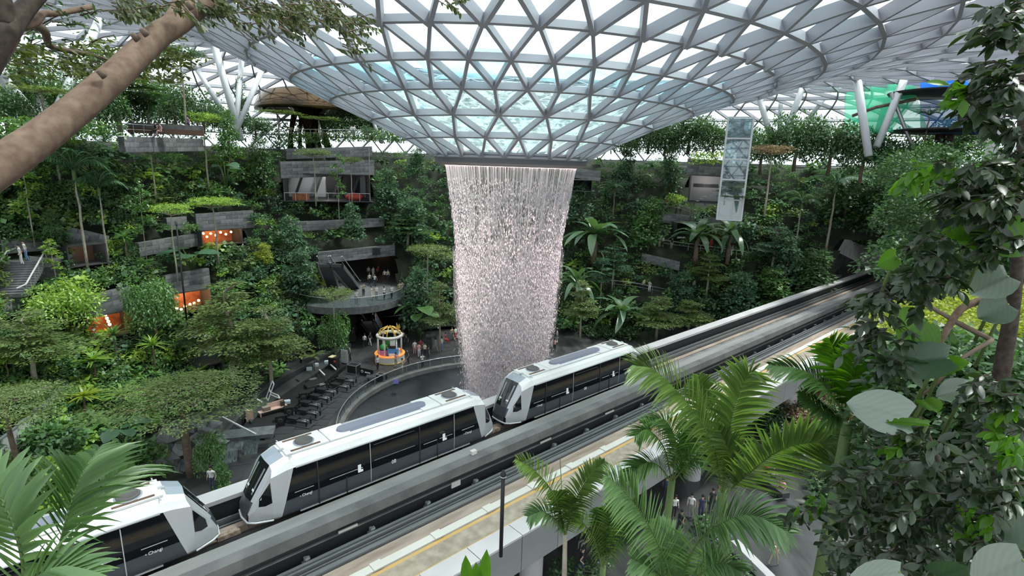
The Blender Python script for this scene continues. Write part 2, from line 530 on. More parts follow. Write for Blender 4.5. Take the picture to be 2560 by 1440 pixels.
def size_on_view(pts):
    if not all(seen(p) for p in pts): return 0
    q = [proj(p) for p in pts]
    if max(p[2] for p in q) > 46: return 0
    if any(polar(p)[0] > 24 for p in pts): return 0
    return math.hypot(max(p[0] for p in q) - min(p[0] for p in q), max(p[1] for p in q) - min(p[1] for p in q))
unit = MB().box((0, 0, 0), (1, 1, 1)).mesh('beam', MATS['beam'])
esz = sorted(range(len(edges)), key=lambda e: -size_on_view([P(edges[e][0]), P(edges[e][1])]))
big = set(e for e in esz[:300] if size_on_view([P(edges[e][0]), P(edges[e][1])]) > 0)
rest = MB()
for e, (qa, qb) in enumerate(edges):
    a, b = P(qa), P(qb)
    i = max(qa[0], qb[0])
    wdt = .17 if i < 6 else (.2 if i < 11 else .19)
    dep = .40 if i < 6 else (.62 if i < 11 else .5)
    nv = (nrm(*qa) + nrm(*qb)).normalized()
    c = (a + b) / 2 - nv * (dep / 2)
    x = (b - a).normalized(); y = nv.cross(x).normalized(); z = x.cross(y)
    if e in big:
        o = link('beam', unit, roof)
        M = Matrix((x, y, z)).transposed().to_4x4()
        o.matrix_local = Matrix.Translation(c - ctr) @ M @ Matrix.Diagonal(((b - a).length, wdt, dep, 1))
    else:
        rest.bar(a - nv * (dep / 2) - ctr, b - nv * (dep / 2) - ctr, wdt, dep, up=tuple(nv))
tag(rest.build('far_beams', MATS['beam'], roof), kind='stuff')
tsz = sorted(range(len(tris)), key=lambda t: -size_on_view([P(q) for q in tris[t]]))
bigt = set(t for t in tsz[:300] if size_on_view([P(q) for q in tris[t]]) > 0)
restV, restQ = [], []
for t, tr in enumerate(tris):
    pts = [P(q) for q in tr]
    if t in bigt:
        nv = (pts[1] - pts[0]).cross(pts[2] - pts[0]).normalized()
        if nv.z < 0: nv = -nv
        c = sum(pts, Vector()) / 3
        m = MB().prism([(c + (p - c) * .97) - c for p in pts], nv * .03).mesh('pane', MATS['roof_glass'])
        o = link('pane', m, roof); o.location = c - ctr
    else:
        k = len(restV); restV += [tuple(p - ctr) for p in pts]; restQ.append((k, k + 1, k + 2))
tag(link('far_panes', mesh_np('far_panes', restV, restQ, MATS['roof_glass']), roof), kind='stuff')

# water running down the outside of the funnel
def film(name, rows, m, lab, lift=.14, sub=3):
    V, Q = [], []
    rr = np.linspace(rows[0], rows[-1], sub * 6); N = 144
    for r in rr:
        dz = float(np.interp(r, [q[0] for q in ROWS[:9]], [q[1] for q in ROWS[:9]]))
        for k in range(N):
            p = roof_pt(r, 2 * math.pi * k / N, dz, lift); V.append(tuple(p))
    for i in range(len(rr) - 1):
        for k in range(N): Q.append((i * N + k, i * N + (k + 1) % N, (i + 1) * N + (k + 1) % N, (i + 1) * N + k))
    return tag(link(name, mesh_np(name, V, Q, m, smooth=True)), lab, 'water', kind='stuff')
film('roof_water', (5.95, 13.2), film_mat('ripple', (.74, .87, .82), 1.5, (1, 1, 1), .38, .62, .12, .58, detail=4, mixt=.8, dist=1.2),
     'rippling greenish water running over the lower glass of the funnel')
film('roof_water', (13.35, 15.9), film_mat('blue_film', (.36, .66, .74), .45, (1, 1, 1), .40, .58, .75, .08, detail=3, mixt=.85, dist=.8),
     'pale blue water band on the roof glass above the rippling funnel')

# ------------------------------------------------------------------ oculus ring and waterfall
oc = empty('oculus_ring', (CX, CY, CAMZ), 0, 'dark grey steel ring at the bottom of the roof funnel', 'ring')
MB().lathe([(5.95, .62), (5.97, .06), (5.2, -.06), (5.2, .1), (5.35, .62)], 96, smooth=False, closed=True).build('collar', MATS['ring'], oc)
MB().lathe([(5.94, .055), (5.62, -.14), (5.22, -.16), (5.22, -.05)], 96, smooth=False, closed=True).build('soffit', MATS['soffit_pink_lit'], oc)
MB().lathe([(5.20, -.10), (5.12, -.10), (5.12, -.17), (5.20, -.17)], 96, smooth=False, closed=True).build('light_strip', MATS['led'], oc)
MB().lathe([(6.15, .66), (6.15, .80), (5.3, .80), (5.3, .66)], 96, smooth=False, closed=True).build('flange', MATS['beam'], oc)

for k in range(16):          # pinkish lamps in the ring that light the falling water
    a = 2 * math.pi * k / 16
    ld = bpy.data.lights.new('ring_lamp', 'SPOT'); ld.energy = 4200; ld.color = (1, .72, .74); ld.spot_size = math.radians(30); ld.spot_blend = .9; ld.shadow_soft_size = .15
    lo = bpy.data.objects.new('ring_lamp', ld); COL.objects.link(lo); lo.parent = oc; lo.location = (5.72 * math.cos(a), 5.72 * math.sin(a), -.3)
    lo.rotation_euler = Vector((-.11 * math.cos(a), -.11 * math.sin(a), -1)).to_track_quat('-Z', 'Y').to_euler()
WZ = [21.9, 19.5, 17.5, 16, 12.5, 9.2, 6.5, 4.0, 1.0, -2.0]
WR = [5.16, 4.78, 4.48, 4.29, 4.02, 3.80, 3.45, 3.02, 2.8, 2.6]
def wr(z): return np.interp(-np.asarray(z), [-q for q in WZ], WR)
wf = empty('waterfall', (CX, CY, 0), 0, 'tall round curtain waterfall dropping from the roof oculus, tinted by pink light', 'waterfall', kind='thing')
def drop_mat(name, col):
    m, n, l = _new(name)
    o = n.new('ShaderNodeOutputMaterial'); a = n.new('ShaderNodeBsdfDiffuse'); b = n.new('ShaderNodeBsdfTranslucent'); x = n.new('ShaderNodeMixShader')
    a.inputs[0].default_value = (*col, 1); b.inputs[0].default_value = (*col, 1); x.inputs[0].default_value = .5
    l.new(a.outputs[0], x.inputs[1]); l.new(b.outputs[0], x.inputs[2]); l.new(x.outputs[0], o.inputs[0])
    MATS[name] = m
drop_mat('drop', (.97, .92, .93))  # pink of the ring light is put into the drop colour
drop_mat('drop_grey', (.80, .80, .82))
_m = MATS['drop'].node_tree
# continuous jets near the lip
jm = MB()
for k in range(150):
    a = 2 * math.pi * (k + random.uniform(-.3, .3)) / 150
    zend = random.uniform(12, 20) if k % 3 == 0 else random.uniform(18.2, 20.5)
    zs = np.arange(21.85, zend, -.8)
    w = .034 if k % 3 == 0 else .012
    pts = []
    for z in zs:
        r = float(wr(z)) + random.uniform(-.03, .03); pts.append((r * math.cos(a), r * math.sin(a), z))
    if len(pts) > 1: jm.tube(pts, w, 4, cap=False)
tag(jm.build('jets', MATS['drop'], wf), kind='stuff')
def drops(n, zlo, zhi, spread, w, ln, name, m, zpow=1.0):
    z = zlo + (zhi - zlo) * rng.random(n) ** zpow
    a = rng.random(n) * 2 * np.pi
    r = wr(z) + rng.normal(0, 1, n) * spread * (0.3 + (22 - z) / 16)
    c = np.stack([r * np.cos(a), r * np.sin(a), z], 1)
    L = ln * (.5 + rng.random(n)); W = w * (.5 + rng.random(n))
    base = np.array([[0, 0, 1], [0, 0, -1], [1, 0, 0], [-.5, .87, 0], [-.5, -.87, 0]], float)
    V = c[:, None, :] + base[None] * np.stack([W, W, L], 1)[:, None, :]
    q = np.array([[0, 2, 3], [0, 3, 4], [0, 4, 2], [1, 3, 2], [1, 4, 3], [1, 2, 4]])
    Q = (np.arange(n)[:, None, None] * 5 + q[None]).reshape(-1, 3)
    return tag(link(name, mesh_np(name, V.reshape(-1, 3), Q, m), wf), kind='stuff')
drops(14000, -1.5, 20.8, .08, .043, .13, 'droplets', MATS['drop'], .75)
drops(6500, -1.5, 19.8, .14, .026, .26, 'spray', MATS['drop_grey'], 1.0)
drops(24000, -1.5, 15.0, .26, .018, .08, 'fine_spray', MATS['drop'], 1.1)
sheet = film_mat('curtain', (.86, .82, .835), 2.6, (1, 1, .14), .42, .68, .03, .40, detail=5, mixt=.5)  # curtain colour also carries the pink of the ring light
mistm = film_mat('mist_sheet', (.86, .88, .90), .35, (1, 1, .35), .3, .7, .03, .22, detail=3, mixt=.5)
MB().lathe([(5.6, -1.5), (4.4, -1.72), (2.5, -1.6), (.2, -1.5)], 48).build('foam', film_mat('foam', (.75, .78, .80), 1.4, (1, 1, 1), .35, .65, .35, .95, detail=5), wf)
zs = np.linspace(21.9, -2, 30)
MB().lathe([(float(wr(z)) - .05, z) for z in zs], 72).build('curtain', sheet, wf)
MB().lathe([(float(wr(z)) + .25 + .35 * (22 - z) / 22, z) for z in zs[8:]], 72).build('mist', mistm, wf)

# ------------------------------------------------------------------ guideway
A0 = math.radians(47.6)
U = Vector((math.sin(A0), math.cos(A0), 0)); Vv = Vector((-math.cos(A0), math.sin(A0), 0))
TRZ = math.atan2(U.y, U.x)               # rotation that lays x along the track, y towards the far side
S0, S1 = -40.0, 112.0
def st(s, t, z=0.0): return U * s + Vv * t + Vector((0, 0, z))
gw = empty('guideway', st(0, 18, 4), TRZ, 'concrete viaduct carrying two guideway tracks across the hall', 'viaduct', kind='structure')
def gbox(name, s0, s1, t0, t1, z0, z1, m, parent=gw):
    c = ((s0 + s1) / 2, (t0 + t1) / 2 - 18, (z0 + z1) / 2 - 4)
    return MB().box(c, (s1 - s0, t1 - t0, z1 - z0)).build(name, m, parent)
gbox('near_deck', S0, S1, 16.0, 20.3, 4.3, 5.22, MATS['concrete'])
gbox('walkway', S0, S1, 15.95, 17.78, 5.22, 5.30, MATS['walkway'])
gbox('yellow_line', S0, S1, 17.58, 17.77, 5.30, 5.305, MATS['yellow'])
gbox('yellow_line', S0, S1, 16.42, 16.58, 5.30, 5.305, MATS['yellow'])
gbox('kerb', S0, S1, 17.80, 18.22, 5.22, 5.38, MATS['cream'])
kb = MB().box((0, 0, 0), (.5, .5, .06)).mesh('kerb_block', MATS['cream'])
for k in range(20):
    o = link('kerb_block', kb, gw); o.location = (-6 + k * 3.05, 18.0 - 18, 5.40 - 4)
gbox('running_strip', S0, S1, 18.25, 19.0, 5.22, 5.31, MATS['deck_brown'])
gbox('running_strip', S0, S1, 22.0, 22.85, 5.62, 5.70, MATS['deck_brown'])
gbox('running_strip', S0, S1, 23.35, 23.75, 5.62, 5.69, MATS['deck_brown'])
gbox('near_trough', S0, S1, 19.0, 20.3, 5.22, 5.24, MATS['black_wall'])
for t0, t1, z1 in ((19.08, 19.30, 5.42), (19.36, 19.42, 5.46), (19.55, 19.66, 5.52), (19.72, 19.86, 5.58)):
    gbox('rail', S0, S1, t0, t1, 5.22, z1, MATS['steel'])
gbox('centre_wall', S0, S1, 20.25, 20.6, 4.3, 6.55, MATS['black_wall'])
gbox('centre_beam', S0, S1, 19.95, 20.55, 6.40, 6.90, MATS['beam_top'])
gbox('conduit', S0, S1, 20.15, 20.25, 5.92, 5.98, MATS['concrete_dk'])
gbox('side_ledge', S0, S1, 20.75, 21.72, 5.9, 6.56, MATS['concrete'])
gbox('far_deck', S0, S1, 20.6, 25.3, 4.6, 5.62, MATS['concrete_dk'])
gbox('far_trough', S0, S1, 23.8, 24.4, 5.62, 5.66, MATS['black_wall'])
for t0, t1, z1 in ((23.9, 23.98, 5.95), (24.12, 24.2, 6.15)):
    gbox('rail', S0, S1, t0, t1, 5.62, z1, MATS['steel'])
gbox('far_parapet', S0, S1, 24.45, 24.75, 4.6, 6.8, MATS['black_wall'])
gbox('far_coping', S0, S1, 24.4, 25.3, 6.80, 7.0, MATS['coping'])
br = MB().box((0, 0, .12), (.12, .10, .3)).box((.06, -.06, .22), (.2, .14, .10)).box((0, .05, 0), (.26, .12, .06)).mesh('rail_bracket', MATS['steel'])
for k in range(26):
    o = link('rail_bracket', br, gw); o.location = (-2 + k * 3.0, 19.98 - 18, 5.46 - 4)
for k, s in enumerate((14.9, 9.0, 21.5, 34.2, 27.6, 3.5)):
    MB().box((0, 0, 0), (.9 if k else .55, .07, .1 if k else .3)).build('junction_box', MATS['cream'], gw, loc=(s, 20.15 - 18, (6.05 if k else 5.85) - 4))
MB().box((0, 0, 0), (.32, .22, .2)).build('junction_box', MATS['cream'], gw, loc=(16.3, 20.5 - 18, 7.0 - 4))
# coping panels and fascia panels of the near edge, one by one
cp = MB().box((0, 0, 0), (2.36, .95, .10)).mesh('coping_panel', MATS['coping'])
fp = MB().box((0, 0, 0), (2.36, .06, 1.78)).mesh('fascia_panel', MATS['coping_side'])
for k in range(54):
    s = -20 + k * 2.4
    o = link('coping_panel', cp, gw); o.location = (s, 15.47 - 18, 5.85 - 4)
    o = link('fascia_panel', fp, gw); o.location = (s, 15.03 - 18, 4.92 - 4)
gbox('edge_wall', S0, S1, 15.07, 15.9, 4.1, 5.79, MATS['dark_grey'])
colm = MB().lathe([(.62, 0), (.62, 4.4)], 20).mesh('pier', MATS['coping'])
for s, t in ((34.2, 17.2), (17.5, 17.0), (51, 17), (68, 18)):
    o = link('pier', colm, gw); o.location = (s, t - 18, -4)
# ------------------------------------------------------------------ train cars
CL, CW = 13.9, 1.15
def make_car(number):
    """x along the car, origin on the underside; both ends have the same slanted nose"""
    t = empty('train_car', (0, 0, 0), TRZ)
    e = CL / 2
    xs = e - 1.95
    # middle body: roof, roof shoulders, window band backing, skirt
    prof = [(.0, 2.48), (.62, 2.45), (.95, 2.32), (1.09, 2.06), (1.15, .74), (1.12, .12), (1.0, .0)]
    ex = [0, 0, 0, .0, .42, .62, .66]          # the slanted rear edge of the cheek
    def run(i0, i1, name, m, sides=None):
        o = None
        for sgs in ([(-1, 1)] if sides is None else [(-1,), (1,)]):
            mb = MB()
            for sg in sgs:
                for i in range(i0, i1):
                    (ya, za), (yb, zb) = prof[i], prof[i + 1]
                    xa, xb = xs + ex[i], xs + ex[i + 1]
                    q = [(-xa, sg * ya, za), (xa, sg * ya, za), (xb, sg * yb, zb), (-xb, sg * yb, zb)]
                    mb.add(q, [(0, 1, 2, 3) if sg > 0 else (3, 2, 1, 0)])
            o = mb.build(name, m, t)
        return o
    rf = run(0, 3, 'roof', MATS['train_white'])
    run(3, 4, 'window_band', MATS['black_glass'], 1)
    sk = run(4, 6, 'skirt', MATS['train_skirt'], 1)
    MB().box((0, 0, -.02), (2 * xs, 2.0, .05)).build('underframe', MATS['dark'], t)
    MB().box((0, 0, -.35), (2 * xs - 1, 1.5, .62)).build('bogie', MATS['dark'], t)
    # gutter along the roof edge, door and panel seams, door handles
    for sg in (-1, 1):
        MB().tube([(-xs + .1, sg * 1.10, 2.06), (xs - .1, sg * 1.10, 2.06)], .045, 6).build('gutter', MATS['train_silver'], t)
        for x in (-3.95, -1.35, 1.45, 3.65):
            wide = .07 if x in (-3.95, 1.45) else .035
            MB().add([(x - wide / 2, sg * 1.12, 2.0), (x + wide / 2, sg * 1.12, 2.0), (x + wide / 2, sg * 1.165, .8), (x - wide / 2, sg * 1.165, .8),
                      (x + wide / 2, sg * 1.14, .05), (x - wide / 2, sg * 1.14, .05)], [(0, 1, 2, 3), (3, 2, 4, 5)]).build('door_seam', MATS['train_silver'] if wide < .05 else MATS['seam'], t)
        for x in (-2.6, 2.55):
            MB().box((x, sg * 1.16, .42), (.05, .02, .78)).build('skirt_seam', MATS['seam'], t)
        for x in (-4.6, -3.0, -2.2, 2.1, 3.1, 4.6):
            MB().box((x, sg * 1.152, .98), (.85, .015, .025)).build('window_ledge', MATS['train_silver'], t)
        MB().box((0, sg * 1.145, 1.1), (2.3, .012, .03)).build('window_ledge', MATS['steel'], t)
        MB().box((0, sg * 1.12, 1.86), (2.3, .012, .02)).build('window_ledge', MATS['fan'], t)
        for x in (-1.95, 2.95):
            hg = MB().box((x, sg * 1.165, 1.02), (.16, .02, .30)).box((x + .05, sg * 1.17, .86), (.26, .02, .10)).build('door_sign', MATS['letter'], t)
        def text(body, x, z, size):
            c = bpy.data.curves.new('lettering', 'FONT'); c.body = body; c.size = size; c.align_x = 'CENTER'; c.align_y = 'CENTER'; c.extrude = .004
            c.materials.append(MATS['letter'])
            tmp = bpy.data.objects.new('lettering_curve', c); COL.objects.link(tmp)
            me = bpy.data.meshes.new_from_object(tmp.evaluated_get(bpy.context.evaluated_depsgraph_get())); bpy.data.objects.remove(tmp)
            o = link('lettering', me, t)
            tilt = math.atan2(.06, 1.24) if z > .82 else -.04
            o.location = (x, sg * (1.175 if z < 1 else 1.16), z)
            o.rotation_euler = (math.pi / 2 - (tilt if sg < 0 else tilt), 0, 0 if sg < 0 else math.pi)
        text(number, -.1, .70, .26)
        for x in (-4.55, 4.55): text('\u25c2 Changi', x, .74, .17)
        MB().box((0, sg * 1.06, .02), (2 * xs - .4, .05, .06)).build('sill_strip', MATS['bumper'], t)
    # roof equipment
    def rz_(y): return 2.48 - .03 * abs(y) / .62
    for sg in (-1, 1):
        eq = MB().box((sg * 4.15, 0, 2.49), (1.95, 1.36, .07)).build('hatch', MATS['train_white'], rf)
        eq2 = MB().box((sg * 2.55, 0, 2.485), (1.1, 1.36, .05)).build('hatch', MATS['train_white'], rf)
        MB().lathe([(.40, 0), (.40, .09), (.34, .13), (.30, .10), (.0, .10)], 24, (sg * 4.1, -.02, 2.52)).build('fan', MATS['fan'], rf)
        MB().lathe([(.46, 0), (.46, .04), (.40, .04)], 24, (sg * 4.1, -.02, 2.52)).build('fan_ring', MATS['train_cap'], rf)
        for y in (-.52, .52):
            MB().box((sg * 4.1 + .1 * sg, y, 2.53), (1.35, .13, .02)).build('vent', MATS['vent'], rf)
        MB().box((sg * 5.15, -.1, 2.5), (.22, .16, .08)).build('roof_latch', MATS['train_silver'], rf)
        MB().box((sg * 5.0, 0, 2.475), (.05, 1.9, .02)).build('roof_seam', MATS['train_silver'], rf)
        MB().box((0, sg * .66, 2.46), (2 * xs - 1.6, .03, .03)).build('roof_rib', MATS['train_silver'], rf)
    cap = MB()
    n = 10; poly = []
    for k in range(n + 1): a = math.pi / 2 + math.pi * k / n; poly.append((-2.15 + .36 * math.cos(a), .36 * math.sin(a)))
    for k in range(n + 1): a = -math.pi / 2 + math.pi * k / n; poly.append((2.15 + .36 * math.cos(a), .36 * math.sin(a)))
    lo = [(x, y, 2.46) for x, y in poly]; hi = [(x * .985, y * .8, 2.60) for x, y in poly]
    m = len(poly)
    cap.add(lo + hi, [tuple(range(m, 2 * m))] + [(i, (i + 1) % m, m + (i + 1) % m, m + i) for i in range(m)])
    cap.build('roof_capsule', MATS['capsule'], rf)
    # noses
    for sg in (-1, 1):
        nose = empty('nose', (0, 0, 0)); nose.parent = t
        if sg < 0: nose.rotation_euler = (0, 0, math.pi)
        S0 = [(xs, 0, 2.48), (xs, .62, 2.45), (xs, .95, 2.32), (xs, 1.09, 2.06), (xs + ex[4], 1.15, .74), (xs + ex[5], 1.12, .12), (xs + ex[6], 1.0, 0)]
        Sm = [(e - 1.72, 0, 2.47), (e - 1.72, .60, 2.44), (e - 1.70, .92, 2.29), (e - 1.66, 1.06, 2.03), (e - 1.40, 1.12, .74), (e - 1.26, 1.09, .12), (e - 1.22, .98, 0)]
        S1 = [(e - 1.08, 0, 2.26), (e - 1.12, .57, 2.23), (e - 1.12, .80, 2.10), (e - 1.02, .97, 1.86), (e - 1.0, 1.05, .82), (e - 1.0, 1.02, .12), (e - 1.0, .92, 0)]
        S2 = [(e - .20, 0, .92), (e - .26, .50, .92), (e - .32, .62, .90), (e - .36, .72, .86), (e - .34, .76, .60), (e - .30, .74, .12), (e - .34, .66, 0)]
        S3 = [(e - .02, 0, .42), (e - .06, .46, .42), (e - .08, .56, .42), (e - .10, .62, .42), (e - .10, .63, .36), (e - .08, .62, .10), (e - .12, .56, 0)]
        def patch(A, B, i0, i1, name, m, par=nose, sides=(1, -1)):
            for sq in ([sides] if i0 == 0 else [(1,), (-1,)]):
              mb = MB()
              for q in sq:
                for i in range(i0, i1):
                    v = [Vector(A[i]), Vector(B[i]), Vector(B[i + 1]), Vector(A[i + 1])]
                    v = [Vector((p.x, p.y * q, p.z)) for p in v]
                    mb.add(v, [(0, 1, 2, 3) if q > 0 else (3, 2, 1, 0)])
              o = mb.build(name, m, par)
            return o
        patch(S0, Sm, 0, 3, 'nose_roof', MATS['train_white'])
        patch(S0, Sm, 3, 6, 'cheek', MATS['train_silver'])
        patch(Sm, S1, 0, 1, 'nose_cap', MATS['train_cap'])
        patch(Sm, S1, 1, 3, 'brow', MATS['train_white'])
        patch(Sm, S1, 3, 6, 'cheek', MATS['train_silver'])
        ws = patch(S1, S2, 0, 1, 'windscreen', MATS['black_glass'])
        patch(S1, S2, 1, 3, 'pillar', MATS['train_silver'])
        patch(S1, S2, 3, 6, 'cheek', MATS['train_silver'])
        patch(S2, S3, 0, 2, 'front_panel', MATS['train_skirt'])
        patch(S2, S3, 2, 6, 'front_corner', MATS['train_silver'])
        low = MB()
        v = [Vector(p) for p in S3[0:2]] ; f0 = [(e - .02, 0, .42), (e - .06, .46, .42), (e - .06, .46, .08), (e - .02, 0, .08)]
        for q in (1, -1): low.add([(x, y * q, z) for x, y, z in f0], [(0, 1, 2, 3) if q < 0 else (3, 2, 1, 0)])
        low.build('front_panel', MATS['dark_grey'], nose)
        # light bumper lip along the lower edge of the nose
        lip = [(e - 1.0, -1.04, .05), (e - .32, -.78, .06), (e - .06, -.58, .08), (e + .02, 0, .10), (e - .06, .58, .08), (e - .32, .78, .06), (e - 1.0, 1.04, .05)]
        MB().tube(lip, .045, 6).build('bumper', MATS['bumper'], nose)
        # inner pane of the windscreen and its wiper
        def on(A, B, i, u, w, lift):
            a = Vector(A[i]).lerp(Vector(A[i + 1]), u); b = Vector(B[i]).lerp(Vector(B[i + 1]), u)
            n_ = (Vector(A[i + 1]) - Vector(A[i])).cross(Vector(B[i]) - Vector(A[i])).normalized()
            if n_.x < 0 and i == 0: n_ = -n_
            if n_.y < 0 and i > 0: n_ = -n_
            return a.lerp(b, w) + n_ * lift
        pane = MB()
        q1 = [on(S1, S2, 0, u, w, .012) for u, w in ((0, .14), (.80, .14), (.80, .86), (0, .86))]
        q2 = [Vector((p.x, -p.y, p.z)) for p in q1]
        pane.add([q2[1], q1[1], q1[2], q2[2]], [(0, 1, 2, 3)])
        pane.build('cab_window', MATS['train_cap'] if False else mat('cab_window', (.16, .17, .18), .08, c2=(.30, .31, .31), scale=1.2) if 'cab_window' not in MATS else MATS['cab_window'], ws)
        q3 = [Vector((p.x + .01, p.y, p.z)) for p in (q2[2].lerp(q2[1], .12), q1[2].lerp(q1[1], .12), q1[2].lerp(q1[1], .2), q2[2].lerp(q2[1], .2))]
        MB().add(q3, [(0, 1, 2, 3)]).build('dashboard', MATS['white'], ws)
        MB().bar(q2[1].lerp(q1[1], .5) + Vector((.02, 0, .02)), q2[2].lerp(q1[2], .62) + Vector((.03, 0, 0)), .03, .02).build('wiper', MATS['dark'], ws)
        # five-sided side window between the slanted pillar and the cheek
        for q in (1, -1):
            pts = [on(S1, S2, 3, u, w, .012) for u, w in ((.10, .06), (.16, .72), (.80, .78), (1.0, .40), (.98, .02))]
            pts = [Vector((p.x, p.y * q, p.z)) for p in pts]
            MB().add(pts, [(0, 1, 2, 3, 4)]).build('side_window', MATS['black_glass'], nose)
    return t
CZ = 6.5
TC = 23.1
car = make_car('08')
def put(o, s, lab):
    o.scale = (1, 1, 1.09)
    o.location = st(s, TC, CZ); tag(o, lab, 'train car', 'train cars on the far guideway track'); return o
put(car, 12.45, 'middle train car numbered 08, seen whole below the waterfall')
c2 = copy_tree(car); put(c2, 12.45 + 14.75, 'train car nearest the tunnel, its nose in front of the waterfall base')
c3 = copy_tree(car); put(c3, 12.45 - 14.9, 'train car half hidden by palm fronds in the lower left corner')
# coupling gear in the two gaps
for k, s in enumerate((12.45 + 7.37, 12.45 - 7.45)):
    g = empty('coupler', st(s, TC, 5.7), TRZ, ('rusty coupling gear between car 08 and the car nearest the tunnel' if k == 0 else 'rusty coupling gear between car 08 and the car at lower left'), 'coupler', 'couplers between cars')
    MB().box((0, .05, .45), (1.3, .34, .22)).build('drawbar', MATS['deck_brown'], g)
    MB().box((-.15, -.25, .5), (.9, .3, .2)).build('draft_box', mat('rust', (.20, .13, .09), .9, c2=(.42, .33, .27), scale=5) if 'rust' not in MATS else MATS['rust'], g)
    MB().tube([(-.4, .3, .5), (-.1, .5, .3), (.3, .4, .45)], .03, 6).build('hose', MATS['dark'], g)
# ------------------------------------------------------------------ terrace walls in stone slabs
SLAB = MB().box((0, 0, 0), (1, 1, 1))
SLABS = [SLAB.mesh('stone_slab', MATS[k]) for k in ('stone', 'stone_b', 'stone_c')]
def wall(name, a, b, h, th=.5, slab=(1.5, .42), label=None, out=None):
    """parapet between two top-edge points, faced with single stone slabs on the side that looks at the plaza"""
    a, b = Vector(a), Vector(b)
    d = b - a; L = math.hypot(d.x, d.y); rz = math.atan2(d.y, d.x)
    w = empty(name, (a.x, a.y, min(a.z, b.z) - h), rz, label, kind='structure')
    z0 = w.location.z
    slope = (b.z - a.z) / L
    n = Vector((-math.sin(rz), math.cos(rz), 0))
    mid = (a + b) / 2
    sd = 1 if n.dot(CAM - mid) > 0 else -1
    core = MB()
    za, zb = a.z - z0, b.z - z0
    core.add([(0, -sd * th, za - h), (L, -sd * th, zb - h), (L, -.03 * sd, zb - h), (0, -.03 * sd, za - h), (0, -sd * th, za), (L, -sd * th, zb), (L, -.03 * sd, zb), (0, -.03 * sd, za)],
             [(3, 2, 1, 0), (4, 5, 6, 7), (0, 1, 5, 4), (1, 2, 6, 5), (2, 3, 7, 6), (3, 0, 4, 7)])
    core.build('core', MATS['stone_c'], w)
    rows = max(1, round(h / slab[1])); cols = max(1, round(L / slab[0]))
    sh, sw = h / rows, L / cols
    for r in range(rows):
        x = -(sw / 2) * (r % 2)
        while x < L - .02:
            x0, x1 = max(x, 0), min(x + sw, L)
            if x1 - x0 > .05:
                xm = (x0 + x1) / 2
                o = link('stone_slab', random.choice(SLABS), w)
                o.location = (xm, sd * random.uniform(.0, .02), za + slope * xm - h + (r + .5) * sh)
                o.rotation_euler = (0, -math.atan(slope), 0)
                o.scale = (x1 - x0 - .025, .08, sh - .02)
            x += sw
    return w
def wpx(name, x0, y0, x1, y1, hpx, label, d0=None, d1=None, dd=0.0, **k):
    a = on_bowl(x0, y0) if d0 is None else at_d(x0, y0, d0)
    b = on_bowl(x1, y1) if d1 is None else at_d(x1, y1, d1)
    f = proj((a + b) / 2)[2]
    return wall(name, a, b, hpx * f / F * 1.02, label=label, **k)
W = {}
W[1] = wpx('wall_upper_left', 308, 341, 507, 347, 33, 'long dark stone parapet of the top left terrace', d0=62, d1=76)
W[2] = wpx('wall_centre_lintel', 700, 404, 935, 400, 38, 'grey stone lintel over the glazed opening behind the waterfall', d0=79, d1=84)
W[3] = wpx('wall_left_restaurant', 488, 535, 633, 526, 44, 'grey stone parapet over the lamp-lit restaurant at mid left')
W[4] = wpx('wall_left_stub', 415, 545, 466, 541, 30, 'short grey stone wall beside the lamp-lit restaurant')
W[5] = wpx('wall_left_middle', 345, 608, 500, 583, 32, 'grey stone planter wall behind the giant taro leaves')
W[6] = wpx('wall_left_dark', 165, 566, 272, 590, 48, 'dark stone wall behind the two slender palms')
W[7] = wpx('wall_left_path', 0, 600, 118, 592, 34, 'grey stone wall behind the woman in white on the path')
W[8] = wpx('wall_left_lower', 216, 742, 333, 714, 50, 'broad grey stone parapet over the red restaurant doorway')
W[9] = wpx('wall_left_lower', 412, 690, 522, 670, 46, 'grey stone parapet over the glowing orange window')
W[10] = wpx('wall_left_foot', 478, 882, 556, 866, 36, 'small dark stone wall low behind the umbrella trees')
W[11] = wpx('wall_escalator', 766, 634, 987, 612, 28, 'long grey stone lintel above the escalators', slab=(1.4, .36))
W[12] = wpx('wall_behind_fall', 1440, 420, 1502, 428, 24, 'stone band just right of the waterfall top', d0=82, d1=82)
W[13] = wpx('wall_right_landing', 1636, 526, 1724, 540, 26, 'grey stone landing wall with onlookers on the right slope')
W[14] = wpx('wall_right_lower', 1604, 632, 1700, 655, 22, 'dark stone ledge below the big-leaved palms')
W[15] = wpx('wall_right_upper', 1722, 396, 1832, 402, 40, 'dark stone wall left of the glass lift', d0=80, d1=82)
W[16] = wpx('wall_right_terrace', 1760, 540, 1950, 572, 20, 'stone terrace edge above the giant palms on the right')
W[17] = wpx('wall_centre_band', 735, 555, 960, 545, 22, 'planted stone band below the glazed opening')
W[18] = wpx('wall_centre_top', 715, 372, 930, 366, 24, 'stone edge of the top terrace behind the waterfall', d0=86, d1=90)
W[19] = wpx('wall_stair', 70, 640, 142, 648, 60, 'grey stone wall beside the stair at far left')
W[20] = wpx('wall_stair', 0, 750, 52, 742, 44, 'low stone wall under the stair at far left')

